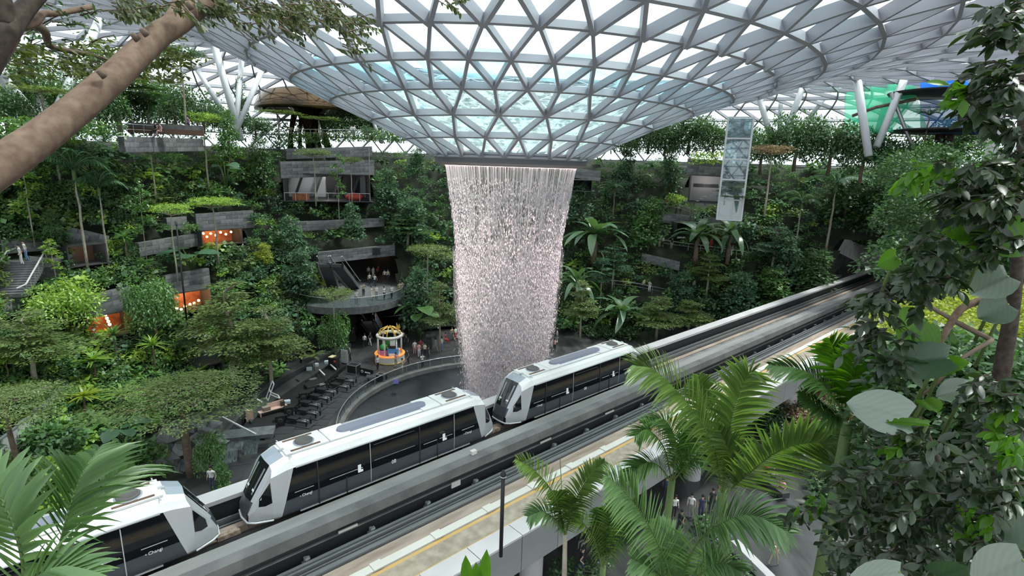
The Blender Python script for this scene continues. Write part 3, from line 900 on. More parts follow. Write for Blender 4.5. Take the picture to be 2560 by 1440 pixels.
# ------------------------------------------------------------------ lit rooms and openings behind the walls
def room(name, x0, y0, x1, y1, label, m='orange_room', deep=2.4, lamps=(), d=None, lamp='lamp_warm', energy=60, front=None):
    """a recess: back wall, ceiling and floor, with its own lamps; corners are pixels of the opening"""
    a = on_bowl(x0, y1) if d is None else at_d(x0, y1, d); b = on_bowl(x1, y1) if d is None else at_d(x1, y1, d)
    z0 = min(a.z, b.z); f = proj((a + b) / 2)[2]
    h = (y1 - y0) * f / F * 1.05
    dv = Vector((b.x - a.x, b.y - a.y, 0)); L = dv.length; rz = math.atan2(dv.y, dv.x)
    r = empty(name, (a.x, a.y, z0), rz, label, 'opening', kind='structure')
    nn = Vector((-math.sin(rz), math.cos(rz), 0)); sd = -1 if nn.dot(CAM - a) > 0 else 1
    D = deep * sd
    MB().box((L / 2, D, h / 2), (L, .1, h)).build('back_wall', MATS[m], r)
    MB().box((L / 2, D / 2, h + .05), (L, deep, .1)).build('soffit', MATS['dark_grey'], r)
    MB().box((L / 2, D / 2, -.05), (L + 1, deep, .1)).build('floor_slab', MATS['dark_grey'], r)
    MB().box((-.05, D / 2, h / 2), (.1, deep, h)).build('side_wall', MATS['dark_grey'], r)
    MB().box((L + .05, D / 2, h / 2), (.1, deep, h)).build('side_wall', MATS['dark_grey'], r)
    for lx, lz in lamps:
        MB().ball((L * lx, D * .35, h * lz), .13, 8).build('lamp_globe', MATS[lamp], r)
    if energy:
        ld = bpy.data.lights.new('room_lamp', 'POINT'); ld.energy = energy; ld.color = (1, .55, .25) if m == 'orange_room' else (1, .95, .9); ld.shadow_soft_size = .3
        lo = bpy.data.objects.new('room_lamp', ld); COL.objects.link(lo); lo.parent = r; lo.location = (L / 2, D * .45, h * .8)
    return r, L, h, D
room('restaurant_opening', 507, 572, 606, 606, 'lamp-lit orange restaurant opening under the mid-left parapet', lamps=[(.12, .8), (.2, .55), (.3, .75), (.42, .6), (.55, .78), (.68, .62), (.82, .75)], energy=120)
room('restaurant_opening', 222, 775, 336, 830, 'deep red doorway with a bright lamp strip under the lower parapet', lamps=[(.5, .92), (.52, .75), (.54, .6), (.56, .45)], energy=70)
room('restaurant_opening', 438, 722, 530, 770, 'glowing orange window above a string of small lamps', lamps=[(.05, .12), (.14, .2), (.25, .1), (.36, .22), (.5, .28), (.62, .3), (.75, .4)], energy=160)
room('restaurant_opening', 175, 610, 268, 656, 'dark brown shop opening behind the slender palms', m='vent', energy=18)
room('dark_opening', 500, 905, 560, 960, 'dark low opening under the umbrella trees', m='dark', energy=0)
rr, L, h, D = room('glazed_opening', 712, 440, 925, 502, 'bright glazed opening of the upper level behind the hanging plants', m='daylight_glass', deep=9, d=80, energy=200)
for k in range(4):
    MB().bar((L * (.08 + .24 * k), D * .8, 0), (L * (.2 + .24 * k), D * .8, h), .35).build('brace', MATS['dark_grey'], rr)
MB().box((L * .70, D * .85, h / 2), (L * .44, .3, h)).build('unlit_half', MATS['dark'], rr)  # black slab painted in for the unlit right half of the interior
MB().box((L * .18, D * .15, .45), (2.2, .6, .9)).build('counter', MATS['orange_room'], rr)
MB().ball((L * .82, D * .2, .5), (1.3, .7, .6), 10).build('red_canopy', mat('red', (.5, .06, .04), .6), rr)
for k in range(9):
    MB().bar((L * k / 8, -.05 * D / abs(D), 0), (L * k / 8, -.05 * D / abs(D), 1.1), .06).build('rail_post', MATS['steel'], rr)
MB().bar((0, 0, 1.1), (L, 0, 1.1), .08).build('handrail', MATS['steel'], rr)
rr, L, h, D = room('glazed_opening', 1720, 442, 1800, 505, 'bright opening with white stair below the glass lift', m='white', deep=5, d=80, energy=60)
MB().box((L * .5, D * .5, h * .62), (L * .8, .5, .5)).build('bulkhead', MATS['stone_c'], rr)
for k in range(5): MB().box((L * (.3 + .1 * k), D * .4, .15 + .3 * k), (L * .1, 1.2, .12)).build('stair_tread', MATS['coping'], rr)
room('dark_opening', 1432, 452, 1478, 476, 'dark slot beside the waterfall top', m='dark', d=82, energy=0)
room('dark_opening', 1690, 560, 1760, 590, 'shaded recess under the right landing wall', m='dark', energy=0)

# ------------------------------------------------------------------ escalator hall and round balcony
bc = empty('balcony', (0, 0, 5.2), 0, 'round balcony with glass balustrade and onlookers left of the waterfall', 'balcony', kind='structure')
cpos = at_z(905, 735, 5.2); cpos = Vector((-20.8, 67.3, 5.2))
bc.location = cpos
BRD = 6.9
MB().lathe([(0, 0), (BRD, 0), (BRD, -.85), (BRD - .4, -.85), (0, -.5)], 48, smooth=False).build('slab', MATS['stone_c'], bc)
MB().box((-2, 9.5, -.31), (28, 17, .6), .35).build('hall_floor', MATS['slate'], bc)
an = [math.radians(-150 + k * 185 / 36) for k in range(37)]
MB().tube([(BRD * math.cos(a) * .985, BRD * math.sin(a) * .985, 1.1) for a in an], .04, 6).build('handrail', MATS['rail'], bc)
seg = (Vector((BRD, 0, 0)) - Vector((BRD * math.cos(an[1] - an[0]), BRD * math.sin(an[1] - an[0]), 0))).length
gp = MB().box((0, 0, .5), (.02, seg - .03, 1.0)).mesh('glass_panel', MATS['rail_glass'])
for k in range(36):
    a = (an[k] + an[k + 1]) / 2
    o = link('glass_panel', gp, bc); o.location = (BRD * .985 * math.cos(a), BRD * .985 * math.sin(a), .02); o.rotation_euler = (0, 0, a)
hall_back = MB()
p0 = at_z(800, 690, 5.2); p1 = at_z(985, 668, 5.2)
hb = empty('escalator_hall', p0, 0, 'dark recessed hall behind the escalators', 'hall', kind='structure')
q = p1 - p0
MB().add([(0, 3, -6), (q.x, q.y + 3, -6), (q.x, q.y + 3, 7), (0, 3, 7)], [(0, 1, 2, 3)]).build('back_wall', MATS['dark_grey'], hb)
MB().box((q.x * .5, q.y * .5 + 1, 4.5), (16, 9, .3), .2).build('ceiling', MATS['dark_grey'], hb)
MB().box((q.x * .62, q.y * .62 - .5, 3.6), (3.6, .15, .7), .25).build('sign_panel', MATS['orange_room'], hb)
MB().lathe([(.42, 0), (.45, .06), (.0, .12)], 16, (q.x * .86, q.y * .86 - 1, 3.4)).build('pendant_lamp', MATS['orange_dim'] if 'orange_dim' in MATS else mat('orange_dim', (1, .6, .3), .5, emit=1.5, ecol=(1, .5, .2)), hb)
def escalator(a, b, w, label):
    a, b = Vector(a), Vector(b)
    d = b - a; hd = Vector((d.x, d.y, 0)); rz = math.atan2(hd.y, hd.x); L = hd.length
    e = empty('escalator', a, rz, label, 'escalator', 'escalators beside the balcony')
    n = max(8, int(abs(d.z) / .22)); dx, dz = L / n, d.z / n
    stp = MB().box((dx / 2, 0, -.15), (dx, w - .3, .34)).mesh('step', MATS['dark_grey'])
    for k in range(n):
        o = link('step', stp, e); o.location = (k * dx, 0, (k + .5) * dz)
    for sg in (-1, 1):
        y = sg * w / 2
        MB().add([(0, y, -.5), (L, y, d.z - .5), (L, y, d.z + .05), (0, y, .05), (0, y + sg * .12, -.5), (L, y + sg * .12, d.z - .5), (L, y + sg * .12, d.z + .05), (0, y + sg * .12, .05)],
                 [(0, 1, 2, 3), (4, 7, 6, 5), (3, 2, 6, 7), (0, 4, 5, 1)]).build('skirt_panel', MATS['steel'], e)
        MB().add([(0, y, .05), (L, y, d.z + .05), (L, y, d.z + .85), (0, y, .85)], [(0, 1, 2, 3)]).build('glass_panel', MATS['rail_glass'], e)
        MB().tube([(-.5, y, .82), (0, y, .92), (L, y, d.z + .92), (L + .5, y, d.z + .92)], .05, 6).build('handrail', MATS['cream'], e)
        MB().tube([(-.3, y, .1), (0, y, .12), (L, y, d.z + .12)], .035, 6).build('light_strip', MATS['cream'], e)
    return e
ea = at_z(838, 722, 5.2)
for k, (x0, y0, x1, y1, lab) in enumerate(((832, 718, 812, 652, 'left escalator climbing behind the balcony'), (886, 718, 850, 648, 'middle escalator climbing behind the balcony'))):
    a = at_z(x0, y0, 5.2); bb = at_z(x1, y1, 10.2)
    dirv = (bb - a); dirv.z = 0; dirv.normalize()
    escalator(a, (a.x + dirv.x * 8.5, a.y + dirv.y * 8.5, 10.0), 1.5, lab)
a = at_z(938, 830, 0); b = at_z(905, 790, 4.6)
dirv = Vector((b.x - a.x, b.y - a.y, 0)).normalized()
escalator(a, (a.x + dirv.x * 5.2, a.y + dirv.y * 5.2, 3.1), 1.4, 'lower escalator with bright coloured side under the balcony')
nrmv = Vector((-dirv.y, dirv.x, 0))
sg = 1 if nrmv.dot(CAM - a) > 0 else -1
pb = MB()
side = [a + nrmv * sg * .95, a + nrmv * sg * .95 + dirv * 5.0 + Vector((0, 0, 3.0))]
def ad_mat():
    m, n, l = _new('advert')
    o = n.new('ShaderNodeOutputMaterial'); b_ = n.new('ShaderNodeBsdfPrincipled'); l.new(b_.outputs[0], o.inputs[0])
    tc = n.new('ShaderNodeTexCoord'); v = n.new('ShaderNodeTexVoronoi'); v.inputs['Scale'].default_value = 1.3
    l.new(tc.outputs['Object'], v.inputs[0])
    rp = n.new('ShaderNodeValToRGB'); rp.color_ramp.interpolation = 'CONSTANT'
    cs = [(.35, .5, .85), (.75, .8, .9), (.8, .62, .15), (.30, .5, .9), (.7, .2, .35)]
    el = rp.color_ramp.elements
    el[0].color = (*cs[0], 1); el[1].position = .3; el[1].color = (*cs[1], 1)
    for i, c in enumerate(cs[2:]): x = el.new(.5 + .16 * i); x.color = (*c, 1)
    sx = n.new('ShaderNodeSeparateXYZ'); l.new(v.outputs['Color'], sx.inputs[0]); l.new(sx.outputs[0], rp.inputs[0])
    l.new(rp.outputs[0], b_.inputs['Base Color'])
    return m
AD = ad_mat()
ad = empty('advert_panel', side[0], 0, 'blue and yellow printed panel along the lower escalator', 'panel')
dd = side[1] - side[0]
MB().add([(0, 0, 0), tuple(dd), tuple(dd + Vector((0, 0, 1.0))), (0, 0, 1.0), tuple(-nrmv * sg * .05), tuple(dd - nrmv * sg * .05), tuple(dd + Vector((0, 0, 1.0)) - nrmv * sg * .05), tuple(Vector((0, 0, 1.0)) - nrmv * sg * .05)],
         [(0, 1, 2, 3), (7, 6, 5, 4), (3, 2, 6, 7), (0, 3, 7, 4), (1, 5, 6, 2), (0, 4, 5, 1)]).build('board', AD, ad)
MB().tube([Vector((0, 0, 1.02)), dd + Vector((0, 0, 1.02))], .06, 6).build('edge_trim', MATS['yellow'], ad)

# ------------------------------------------------------------------ tunnel portal of the guideway
pa, pb = at_z(2098, 590, 11.5), at_z(2230, 642, 11.5)
pd = (pb - pa).normalized(); pe = pa + pd * 46
tp = empty('tunnel_portal', (pa.x, pa.y, 3.0), math.atan2(pd.y, pd.x), 'grey concrete tunnel mouth where the guideway leaves the hall', 'tunnel', kind='structure')
tp_side = -1 if Vector((-pd.y, pd.x, 0)).dot(CAM - pa) > 0 else 1          # direction into the hill
MB().box((14, tp_side * 2, 7.1), (30, 4, 2.8)).build('lintel', MATS['concrete_dk'], tp)
MB().box((-1.6, tp_side * 2, 4.2), (3.4, 4.4, 8.6)).build('side_pier', MATS['concrete_dk'], tp)
MB().box((4.2, tp_side * 3.0, 3.0), (1.1, .8, 6.2)).build('inner_pillar', MATS['concrete'], tp)
MB().box((9.5, tp_side * 6.0, 3.0), (4.0, .8, 6.4)).build('inner_pillar', MATS['concrete_dk'], tp)
MB().box((16, tp_side * 4.3, 12.0), (46, .5, 8)).build('head_wall', MATS['stone_c'], tp)
MB().box((-7.5, tp_side * 4.3, 6), (12, .5, 20)).build('wing_wall', MATS['stone_c'], tp)
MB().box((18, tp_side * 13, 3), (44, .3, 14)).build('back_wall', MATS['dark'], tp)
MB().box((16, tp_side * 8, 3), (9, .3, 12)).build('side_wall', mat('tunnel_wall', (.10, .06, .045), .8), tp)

# ------------------------------------------------------------------ slanted roof columns
def column(name, x0, y0, x1, y1, d0, d1, r, lab):
    a, b = at_d(x0, y0, d0), at_d(x1, y1, d1)
    dv = (a - b).normalized()
    e = empty(name, b - dv * 1.5, 0, lab, kind='structure')
    MB().tube([(0, 0, 0), a - e.location + dv * .4], [r * .9, r], 12).build('shaft', MATS['column'], e)
    MB().lathe([(r * 1.5, -.1), (r * 1.5, .25), (r, .4)], 12, tuple(a - e.location - Vector((0, 0, .2)))).build('head', MATS['steel'], e)
for i, (x0, y0, x1, y1, d0, d1, r, lab) in enumerate((
    (531, 97, 594, 320, 78, 76, .42, 'long slanted white column left of the bronze canopy'),
    (605, 141, 590, 316, 82, 76, .34, 'upright white column in the cluster left of the bronze canopy'),
    (665, 151, 598, 310, 80, 76, .34, 'white column leaning towards the bronze canopy'),
    (490, 168, 541, 252, 90, 88, .36, 'short far white column left of the column cluster'),
    (-5, 183, 97, 302, 60, 62, .42, 'white column slanting in from the left picture edge'),
    (81, 191, 114, 302, 70, 62, .5, 'thick upright white column among the dark trees at upper left'),
    (259, 30, 131, 299, 72, 62, .40, 'long white column rising behind the big branch'),
    (1891, 218, 1925, 336, 88, 86, .42, 'slanted white column left of the right column pair'),
    (1955, 202, 1949, 316, 98, 94, .34, 'upright white column between two slanted ones on the right'),
    (2016, 195, 1964, 331, 88, 86, .42, 'white column leaning left above the right trees'),
    (2090, 208, 2033, 282, 98, 96, .34, 'far white column leaning left above the right trees'),
    (2140, 181, 2167, 359, 78, 76, .46, 'thick white column in front of the green net'),
    (2231, 198, 2200, 309, 90, 86, .4, 'pale column behind the green net'),
    (2268, 181, 2204, 336, 80, 78, .42, 'white column leaning across the green net'),
    (930, 296, 944, 334, 96, 96, .30, 'small far column under the funnel, left of three'),
    (957, 302, 955, 336, 97, 97, .30, 'small far column under the funnel, middle of three'),
    (978, 308, 962, 336, 96, 96, .30, 'small far column under the funnel, right of three'))):
    column('roof_column', x0, y0, x1, y1, d0, d1, r, lab)

# ------------------------------------------------------------------ glass lift
lp = at_d(1832, 460, 76); lz = 16.0
lw = 2.9
lf = empty('glass_lift', (lp.x, lp.y, lz), -.35, 'glass lift tower with pale steel frame on the right terrace', 'lift')
ltop = at_d(1832, 296, 76).z - lz
for sx in (-1, 1):
    for sy in (-1, 1): MB().box((sx * lw / 2, sy * lw / 2, ltop / 2), (.22, .22, ltop)).build('post', MATS['column'], lf)
nlev = 5
for k in range(nlev + 1):
    z = ltop * k / nlev
    for sx in (-1, 1):
        MB().box((sx * lw / 2, 0, z), (.16, lw, .18)).build('cross_beam', MATS['column'], lf)
        MB().box((0, sx * lw / 2, z), (lw, .16, .18)).build('cross_beam', MATS['column'], lf)
    if k < nlev:
        for sx in (-1, 1):
            MB().box((sx * lw / 2, 0, z + ltop / nlev / 2), (.03, lw - .25, ltop / nlev - .2)).build('pane', MATS['lift_glass'], lf)
            MB().box((0, sx * lw / 2, z + ltop / nlev / 2), (lw - .25, .03, ltop / nlev - .2)).build('pane', MATS['lift_glass'], lf)
MB().box((0, 0, ltop - 1.6), (lw * .7, lw * .7, 2.2)).build('cabin', MATS['lift_glass'], lf)
MB().box((.3, .4, ltop / 2), (.5, .4, ltop)).build('guide_rail', MATS['steel'], lf)

# ------------------------------------------------------------------ bronze canopy and net playground
gp_ = at_d(775, 300, 98)
mat('bronze', (.16, .105, .06), .14, metal=.95, c2=(.08, .06, .045), scale=.25)
sc_ = 98 * 1350 / 1350 / F * 1.06
bz = empty('bronze_canopy', (gp_.x, gp_.y, 23.4), 0, 'curved mirror bronze mushroom canopy on the top terrace', 'canopy')
ht = at_d(775, 232, 98).z - 23.4
MB().lathe([(.9, 0), (1.0, ht * .35), (1.9, ht * .6), (4.2, ht * .82), (7.2, ht * .80), (8.2, ht * .66), (8.3, ht * .72), (7.2, ht * .97), (3.5, ht * 1.08), (0, ht * 1.1)], 40).build('cap', MATS['bronze'], bz)
for k, (dx, w) in enumerate(((-2.6, .5), (-1.2, .35), (1.6, .4), (2.8, .55))):
    MB().tube([(dx * .8, -1, ht * .62), (dx, -1.6, ht * .3), (dx * 1.15, -1.2, 0)], [w, w * .7, w], 10).build('slide_leg', MATS['bronze'], bz)
MB().tube([(-6 + k * 1.2, 0, ht * (.95 + .1 * math.sin(k)) + .4) for k in range(11)], .05, 5).build('top_rail', MATS['steel'], bz)
def net_mat(name, col, dens):
    m, n, l = _new(name)
    o = n.new('ShaderNodeOutputMaterial'); tr = n.new('ShaderNodeBsdfTransparent'); df = n.new('ShaderNodeBsdfDiffuse'); tl = n.new('ShaderNodeBsdfTranslucent')
    df.inputs[0].default_value = (*col, 1); tl.inputs[0].default_value = (*col, 1)
    a = n.new('ShaderNodeAddShader'); l.new(df.outputs[0], a.inputs[0]); l.new(tl.outputs[0], a.inputs[1])
    mx = n.new('ShaderNodeMixShader'); mx.inputs[0].default_value = dens
    l.new(tr.outputs[0], mx.inputs[1]); l.new(a.outputs[0], mx.inputs[2]); l.new(mx.outputs[0], o.inputs[0])
    return m
GN, BN = net_mat('green_net', (.05, .42, .25), .42), net_mat('blue_net', (.02, .22, .70), .62)
pn = at_d(2200, 330, 84)
npg = empty('net_playground', (pn.x, pn.y, 23.5), 0, 'green and blue net playground hung between columns on the right top terrace', 'playground')
def npt(x, y, d): return at_d(x, y, d) - npg.location
def sheet_(name, pts, m, thick=.06):
    mb = MB(); mb.prism(pts, Vector((0, thick, 0)) if True else 0); return mb.build(name, m, npg)
sheet_('green_net', [npt(2112, 195, 90), npt(2250, 180, 84), npt(2290, 175, 84), npt(2290, 250, 84), npt(2225, 330, 84), npt(2112, 340, 90)], GN)
sheet_('green_net', [npt(2150, 250, 80), npt(2290, 235, 80), npt(2320, 325, 80), npt(2165, 335, 80)], GN)
sheet_('blue_net', [npt(2300, 170, 82), npt(2400, 172, 82), npt(2440, 240, 82), npt(2302, 236, 82)], BN)
sheet_('blue_net', [npt(2300, 248, 81), npt(2430, 250, 81), npt(2470, 335, 81), npt(2302, 332, 81)], net_mat('navy_net', (.02, .10, .26), .55))
c = npt(2350, 243, 82)
MB().lathe([(0, .0), (5.0, .25), (5.2, .5), (0, .75)], 32, tuple(c)).build('disc_roof', MATS['dark'], npg)
c = npt(2370, 333, 82)
MB().lathe([(0, .0), (5.6, .1), (5.6, .3), (0, .45)], 32, tuple(c)).build('disc_floor', MATS['dark'], npg)
MB().prism([npt(2265, 236, 81), npt(2290, 240, 81), npt(2300, 249, 81), npt(2285, 246, 81)], (0, .3, 0)).build('yellow_flag', mat('flag', (.75, .55, .08), .6), npg)
MB().tube([npt(2130, 290, 80), npt(2190, 268, 80), npt(2290, 248, 80)], .18, 8).build('beam', MATS['bark_brown'], npg)
MB().tube([npt(2228, 232, 79), npt(2262, 320, 79), npt(2300, 412, 79)], .2, 8).build('beam', MATS['steel'], npg)
for x in (2350, 2372): MB().tube([npt(x, 335, 82), npt(x - 6, 400, 82)], .45, 8).build('leg', mat('leg_dark', (.05, .02, .03), .7) if 'leg_dark' not in MATS else MATS['leg_dark'], npg)
wp = at_d(2530, 330, 40)
wpl = MB().box((0, 0, 0), (.8, .4, 6), .2).build('white_pillar', MATS['coping'], loc=at_d(2490, 330, 60) - Vector((0, 0, 1)))
tag(wpl, 'white pillar glimpsed behind the dark leaves at right', kind='structure')

# ------------------------------------------------------------------ stair with handrails at far left
sp0 = on_bowl(18, 742); sp1 = on_bowl(70, 655)
sr = empty('stairway', sp0, 0, 'grey stair with pale handrails climbing past the woman in white', 'stair', kind='structure')
d = sp1 - sp0; dh = Vector((d.x, d.y, 0)); rz = math.atan2(dh.y, dh.x); sr.rotation_euler = (0, 0, rz); L = dh.length
n = 14
tread = MB().box((0, 0, 0), (L / n + .05, 2.6, .3)).mesh('tread', MATS['stone_c'])
for k in range(n):
    o = link('tread', tread, sr); o.location = ((k + .5) * L / n, 0, d.z * (k + .5) / n)
for y in (-1.3, 1.3):
    MB().tube([(-1.5, y, .95), (0, y, .95), (L, y, d.z + .95), (L + 3, y, d.z + .95)], .07, 6).build('handrail', MATS['coping'], sr)
    for k in range(6): MB().bar((L * k / 5, y, d.z * k / 5), (L * k / 5, y, d.z * k / 5 + .95), .05).build('baluster', MATS['steel'], sr)
MB().box((L + 2.5, 0, d.z - .2), (6, 3.4, .4)).build('landing', MATS['stone_c'], sr)
# curved wall of the channel in the lower left
cw = empty('wall_channel', on_bowl(0, 1140), 0, 'curved grey parapet of pale panels in the lower left garden', kind='structure')
cpts = [on_bowl(x, y) + Vector((0, 0, .5)) for x, y in ((-60, 1165), (0, 1121), (45, 1085), (88, 1048), (130, 1008), (172, 972))]
pm = None
for i in range(len(cpts) - 1):
    a, b = cpts[i], cpts[i + 1]
    dv = b - a; rz = math.atan2(dv.y, dv.x); m_ = (a + b) / 2 - cw.location
    MB().box((m_.x, m_.y, m_.z - .55), (dv.length - .06, .14, 1.1), rz).build('panel', MATS['coping'], cw)
    MB().box((m_.x, m_.y, m_.z - 2.0), (dv.length + .1, .5, 1.8), rz).build('plinth', MATS['stone_c'], cw)
    MB().box((m_.x, m_.y, m_.z + .03), (dv.length, .2, .08), rz).build('cap', MATS['stone'], cw)
# ------------------------------------------------------------------ plants: leaf arrays
PG = np.random.default_rng(21)
def unitv(a): return a / np.maximum(np.linalg.norm(a, axis=1, keepdims=True), 1e-9)
def leaves(c, ax, nm, L, W, fold=.25):
    """diamond leaves: c base points, ax axes, nm normals, L lengths, W widths -> V, Q"""
    n = len(c)
    ax = unitv(ax); sd = unitv(np.cross(nm, ax)); up = np.cross(ax, sd)
    L = np.broadcast_to(L, n)[:, None]; W = np.broadcast_to(W, n)[:, None]
    mid = c + ax * L * .45
    V = np.stack([c, mid + sd * W * .5 - up * W * fold * .5, c + ax * L - up * L * .12, mid - sd * W * .5 - up * W * fold * .5], 1).reshape(-1, 3)
    Q = np.arange(4 * n).reshape(-1, 4)
    return V, Q
def tint4(n, lo=0.0, hi=1.0, g=PG): return np.repeat(lo + (hi - lo) * g.random(n), 4)
def dome_pts(n, g, shell=(.62, 1.0), zmin=-.35):
    p = unitv(g.normal(size=(int(n * 2.2), 3)))
    p = p[p[:, 2] > zmin][:n]
    r = shell[0] + (shell[1] - shell[0]) * g.random(len(p)) ** .5
    return p, p * r[:, None]
def bush(n, leafL, g, wr=.55, lumps=7, squash=.8):
    """lumpy bush, unit radius: several overlapping leafy domes"""
    Vs, Qs, T = [], [], []; k = 0
    for i in range(lumps):
        if i == 0: c, s = np.zeros(3), .72
        else:
            a = g.random() * 6.28; c = np.array([math.cos(a) * .52, math.sin(a) * .52, g.uniform(-.25, .5)]); s = g.uniform(.34, .52)
        m = max(6, n // lumps)
        nn, p = dome_pts(m, g, (.7, 1.0))
        m = len(p)
        ax = nn * .6 + g.normal(size=(m, 3)) * .55 + np.array([0, 0, -.35])
        nm = nn * .7 + np.array([0, 0, .9]) + g.normal(size=(m, 3)) * .25
        L = leafL * (.6 + .8 * g.random(m))
        v, q = leaves(p * s + c, ax, nm, L, L * wr)
        Vs.append(v); Qs.append(q + k); k += len(v)
        T.append(tint4(m, .05, .75, g) + (.22 * g.random()))
    V = np.concatenate(Vs); V[:, 2] = (V[:, 2] + .35) * squash
    return V, np.concatenate(Qs), np.clip(np.concatenate(T), 0, 1)
def pads(n, leafL, g, layers, thick=.05):
    """flat leafy tiers; layers: (z, radius, cx, cy) in metres"""
    Vs, Qs, T = [], [], []; k = 0
    tot = sum(l[1] ** 2 for l in layers)
    for z, R, cx, cy_ in layers:
        m = max(30, int(n * R * R / tot))
        a = g.random(m) * 6.2832; r = R * np.sqrt(g.random(m)) * (1 + .16 * np.sin(a * 5 + z * 7) + .1 * np.sin(a * 11))
        p = np.stack([cx + r * np.cos(a), cy_ + r * np.sin(a), z + g.normal(size=m) * thick * R + .10 * R * (1 - (r / R) ** 2)], 1)
        ax = np.stack([np.cos(a), np.sin(a), -.15 + 0 * a], 1) + g.normal(size=(m, 3)) * .6 * np.array([1, 1, .4])
        nm = np.array([0, 0, 1.0]) + g.normal(size=(m, 3)) * .35
        L = leafL * (.6 + .8 * g.random(m))
        v, q = leaves(p, ax, nm, L, L * .5)
        Vs.append(v); Qs.append(q + k); k += len(v); T.append(tint4(m, .1, .9, g))
    return np.concatenate(Vs), np.concatenate(Qs), np.concatenate(T)
def frond_arr(Lf, n, leafL, leafW, arch, g, droop=.5, rachis=.02):
    """pinnate frond along +x, arching: V, Q, tint"""
    t = (np.arange(n) + .5) / n
    x = Lf * t; z = arch * np.sin(t * 2.2) * Lf * .45 - droop * t ** 2.2 * Lf * .55
    Vs, Qs = [], []; k = 0
    prof = np.sin(np.clip(t * 1.02 + .10, 0, 1) * np.pi) ** .55
    for s in (-1, 1):
        c = np.stack([x, 0 * x, z], 1)
        ax = np.stack([.55 + .5 * t, s * (1.0 - .35 * t), -.30 - .25 * droop + 0 * t], 1) + g.normal(size=(n, 3)) * .07
        nm = np.stack([0 * t, s * -.25 + 0 * t, 1 + 0 * t], 1)
        v, q = leaves(c, ax, nm, leafL * prof, leafW * (.55 + .45 * prof), .3)
        Vs.append(v); Qs.append(q + k); k += len(v)
    ring = []
    m = 9
    tt = np.linspace(-.02, 1, m); xx = Lf * tt; zz = arch * np.sin(tt * 2.2) * Lf * .45 - droop * np.clip(tt, 0, 1) ** 2.2 * Lf * .55
    rv = []
    for i in range(m):
        r = rachis * (1 - .8 * max(tt[i], 0))
        rv += [(xx[i], r, zz[i]), (xx[i], 0, zz[i] - r), (xx[i], -r, zz[i]), (xx[i], 0, zz[i] + r)]
    rq = [(i * 4 + j, i * 4 + (j + 1) % 4, (i + 1) * 4 + (j + 1) % 4, (i + 1) * 4 + j) for i in range(m - 1) for j in range(4)]
    Vs.append(np.array(rv)); Qs.append(np.array(rq) + k)
    V = np.concatenate(Vs); Q = np.concatenate(Qs)
    T = np.concatenate([tint4(2 * n, .2, .8, g), np.full(len(rv), .95)])
    return V, Q, T
def blade_mesh(name, Lb, Wb, arch, m, segs=5, tint=.5, fold=.15, tipw=.08, shape='paddle'):
    """one long leaf along +x with a folded midrib"""
    V, Q, T = [], [], []
    for i in range(segs + 1):
        t = i / segs
        x = Lb * t * (1 - .12 * arch * t); z = arch * Lb * (.75 * t - 1.05 * t * t)
        w = {'paddle': math.sin(math.pi * min(1, .06 + t * .94)) ** .6, 'sword': (1 - t) ** .5 * min(1, .35 + t * 3), 'heart': (math.sin(math.pi * min(1, .22 + t * .78)) ** .8)}[shape] * Wb / 2
        w = max(w, Wb * .01)
        V += [(x, w, z - w * fold * 2 * 0 + w * fold), (x, 0, z), (x, -w, z + w * fold)]
        T += [tint + .2 * (i % 2), tint - .12, tint + .1 * (i % 2)]
    for i in range(segs):
        for j in (0, 1): Q.append((i * 3 + j, i * 3 + j + 1, i * 3 + j + 4, i * 3 + j + 3))
    return mesh_np(name, V, Q, m, tint=T, smooth=True)

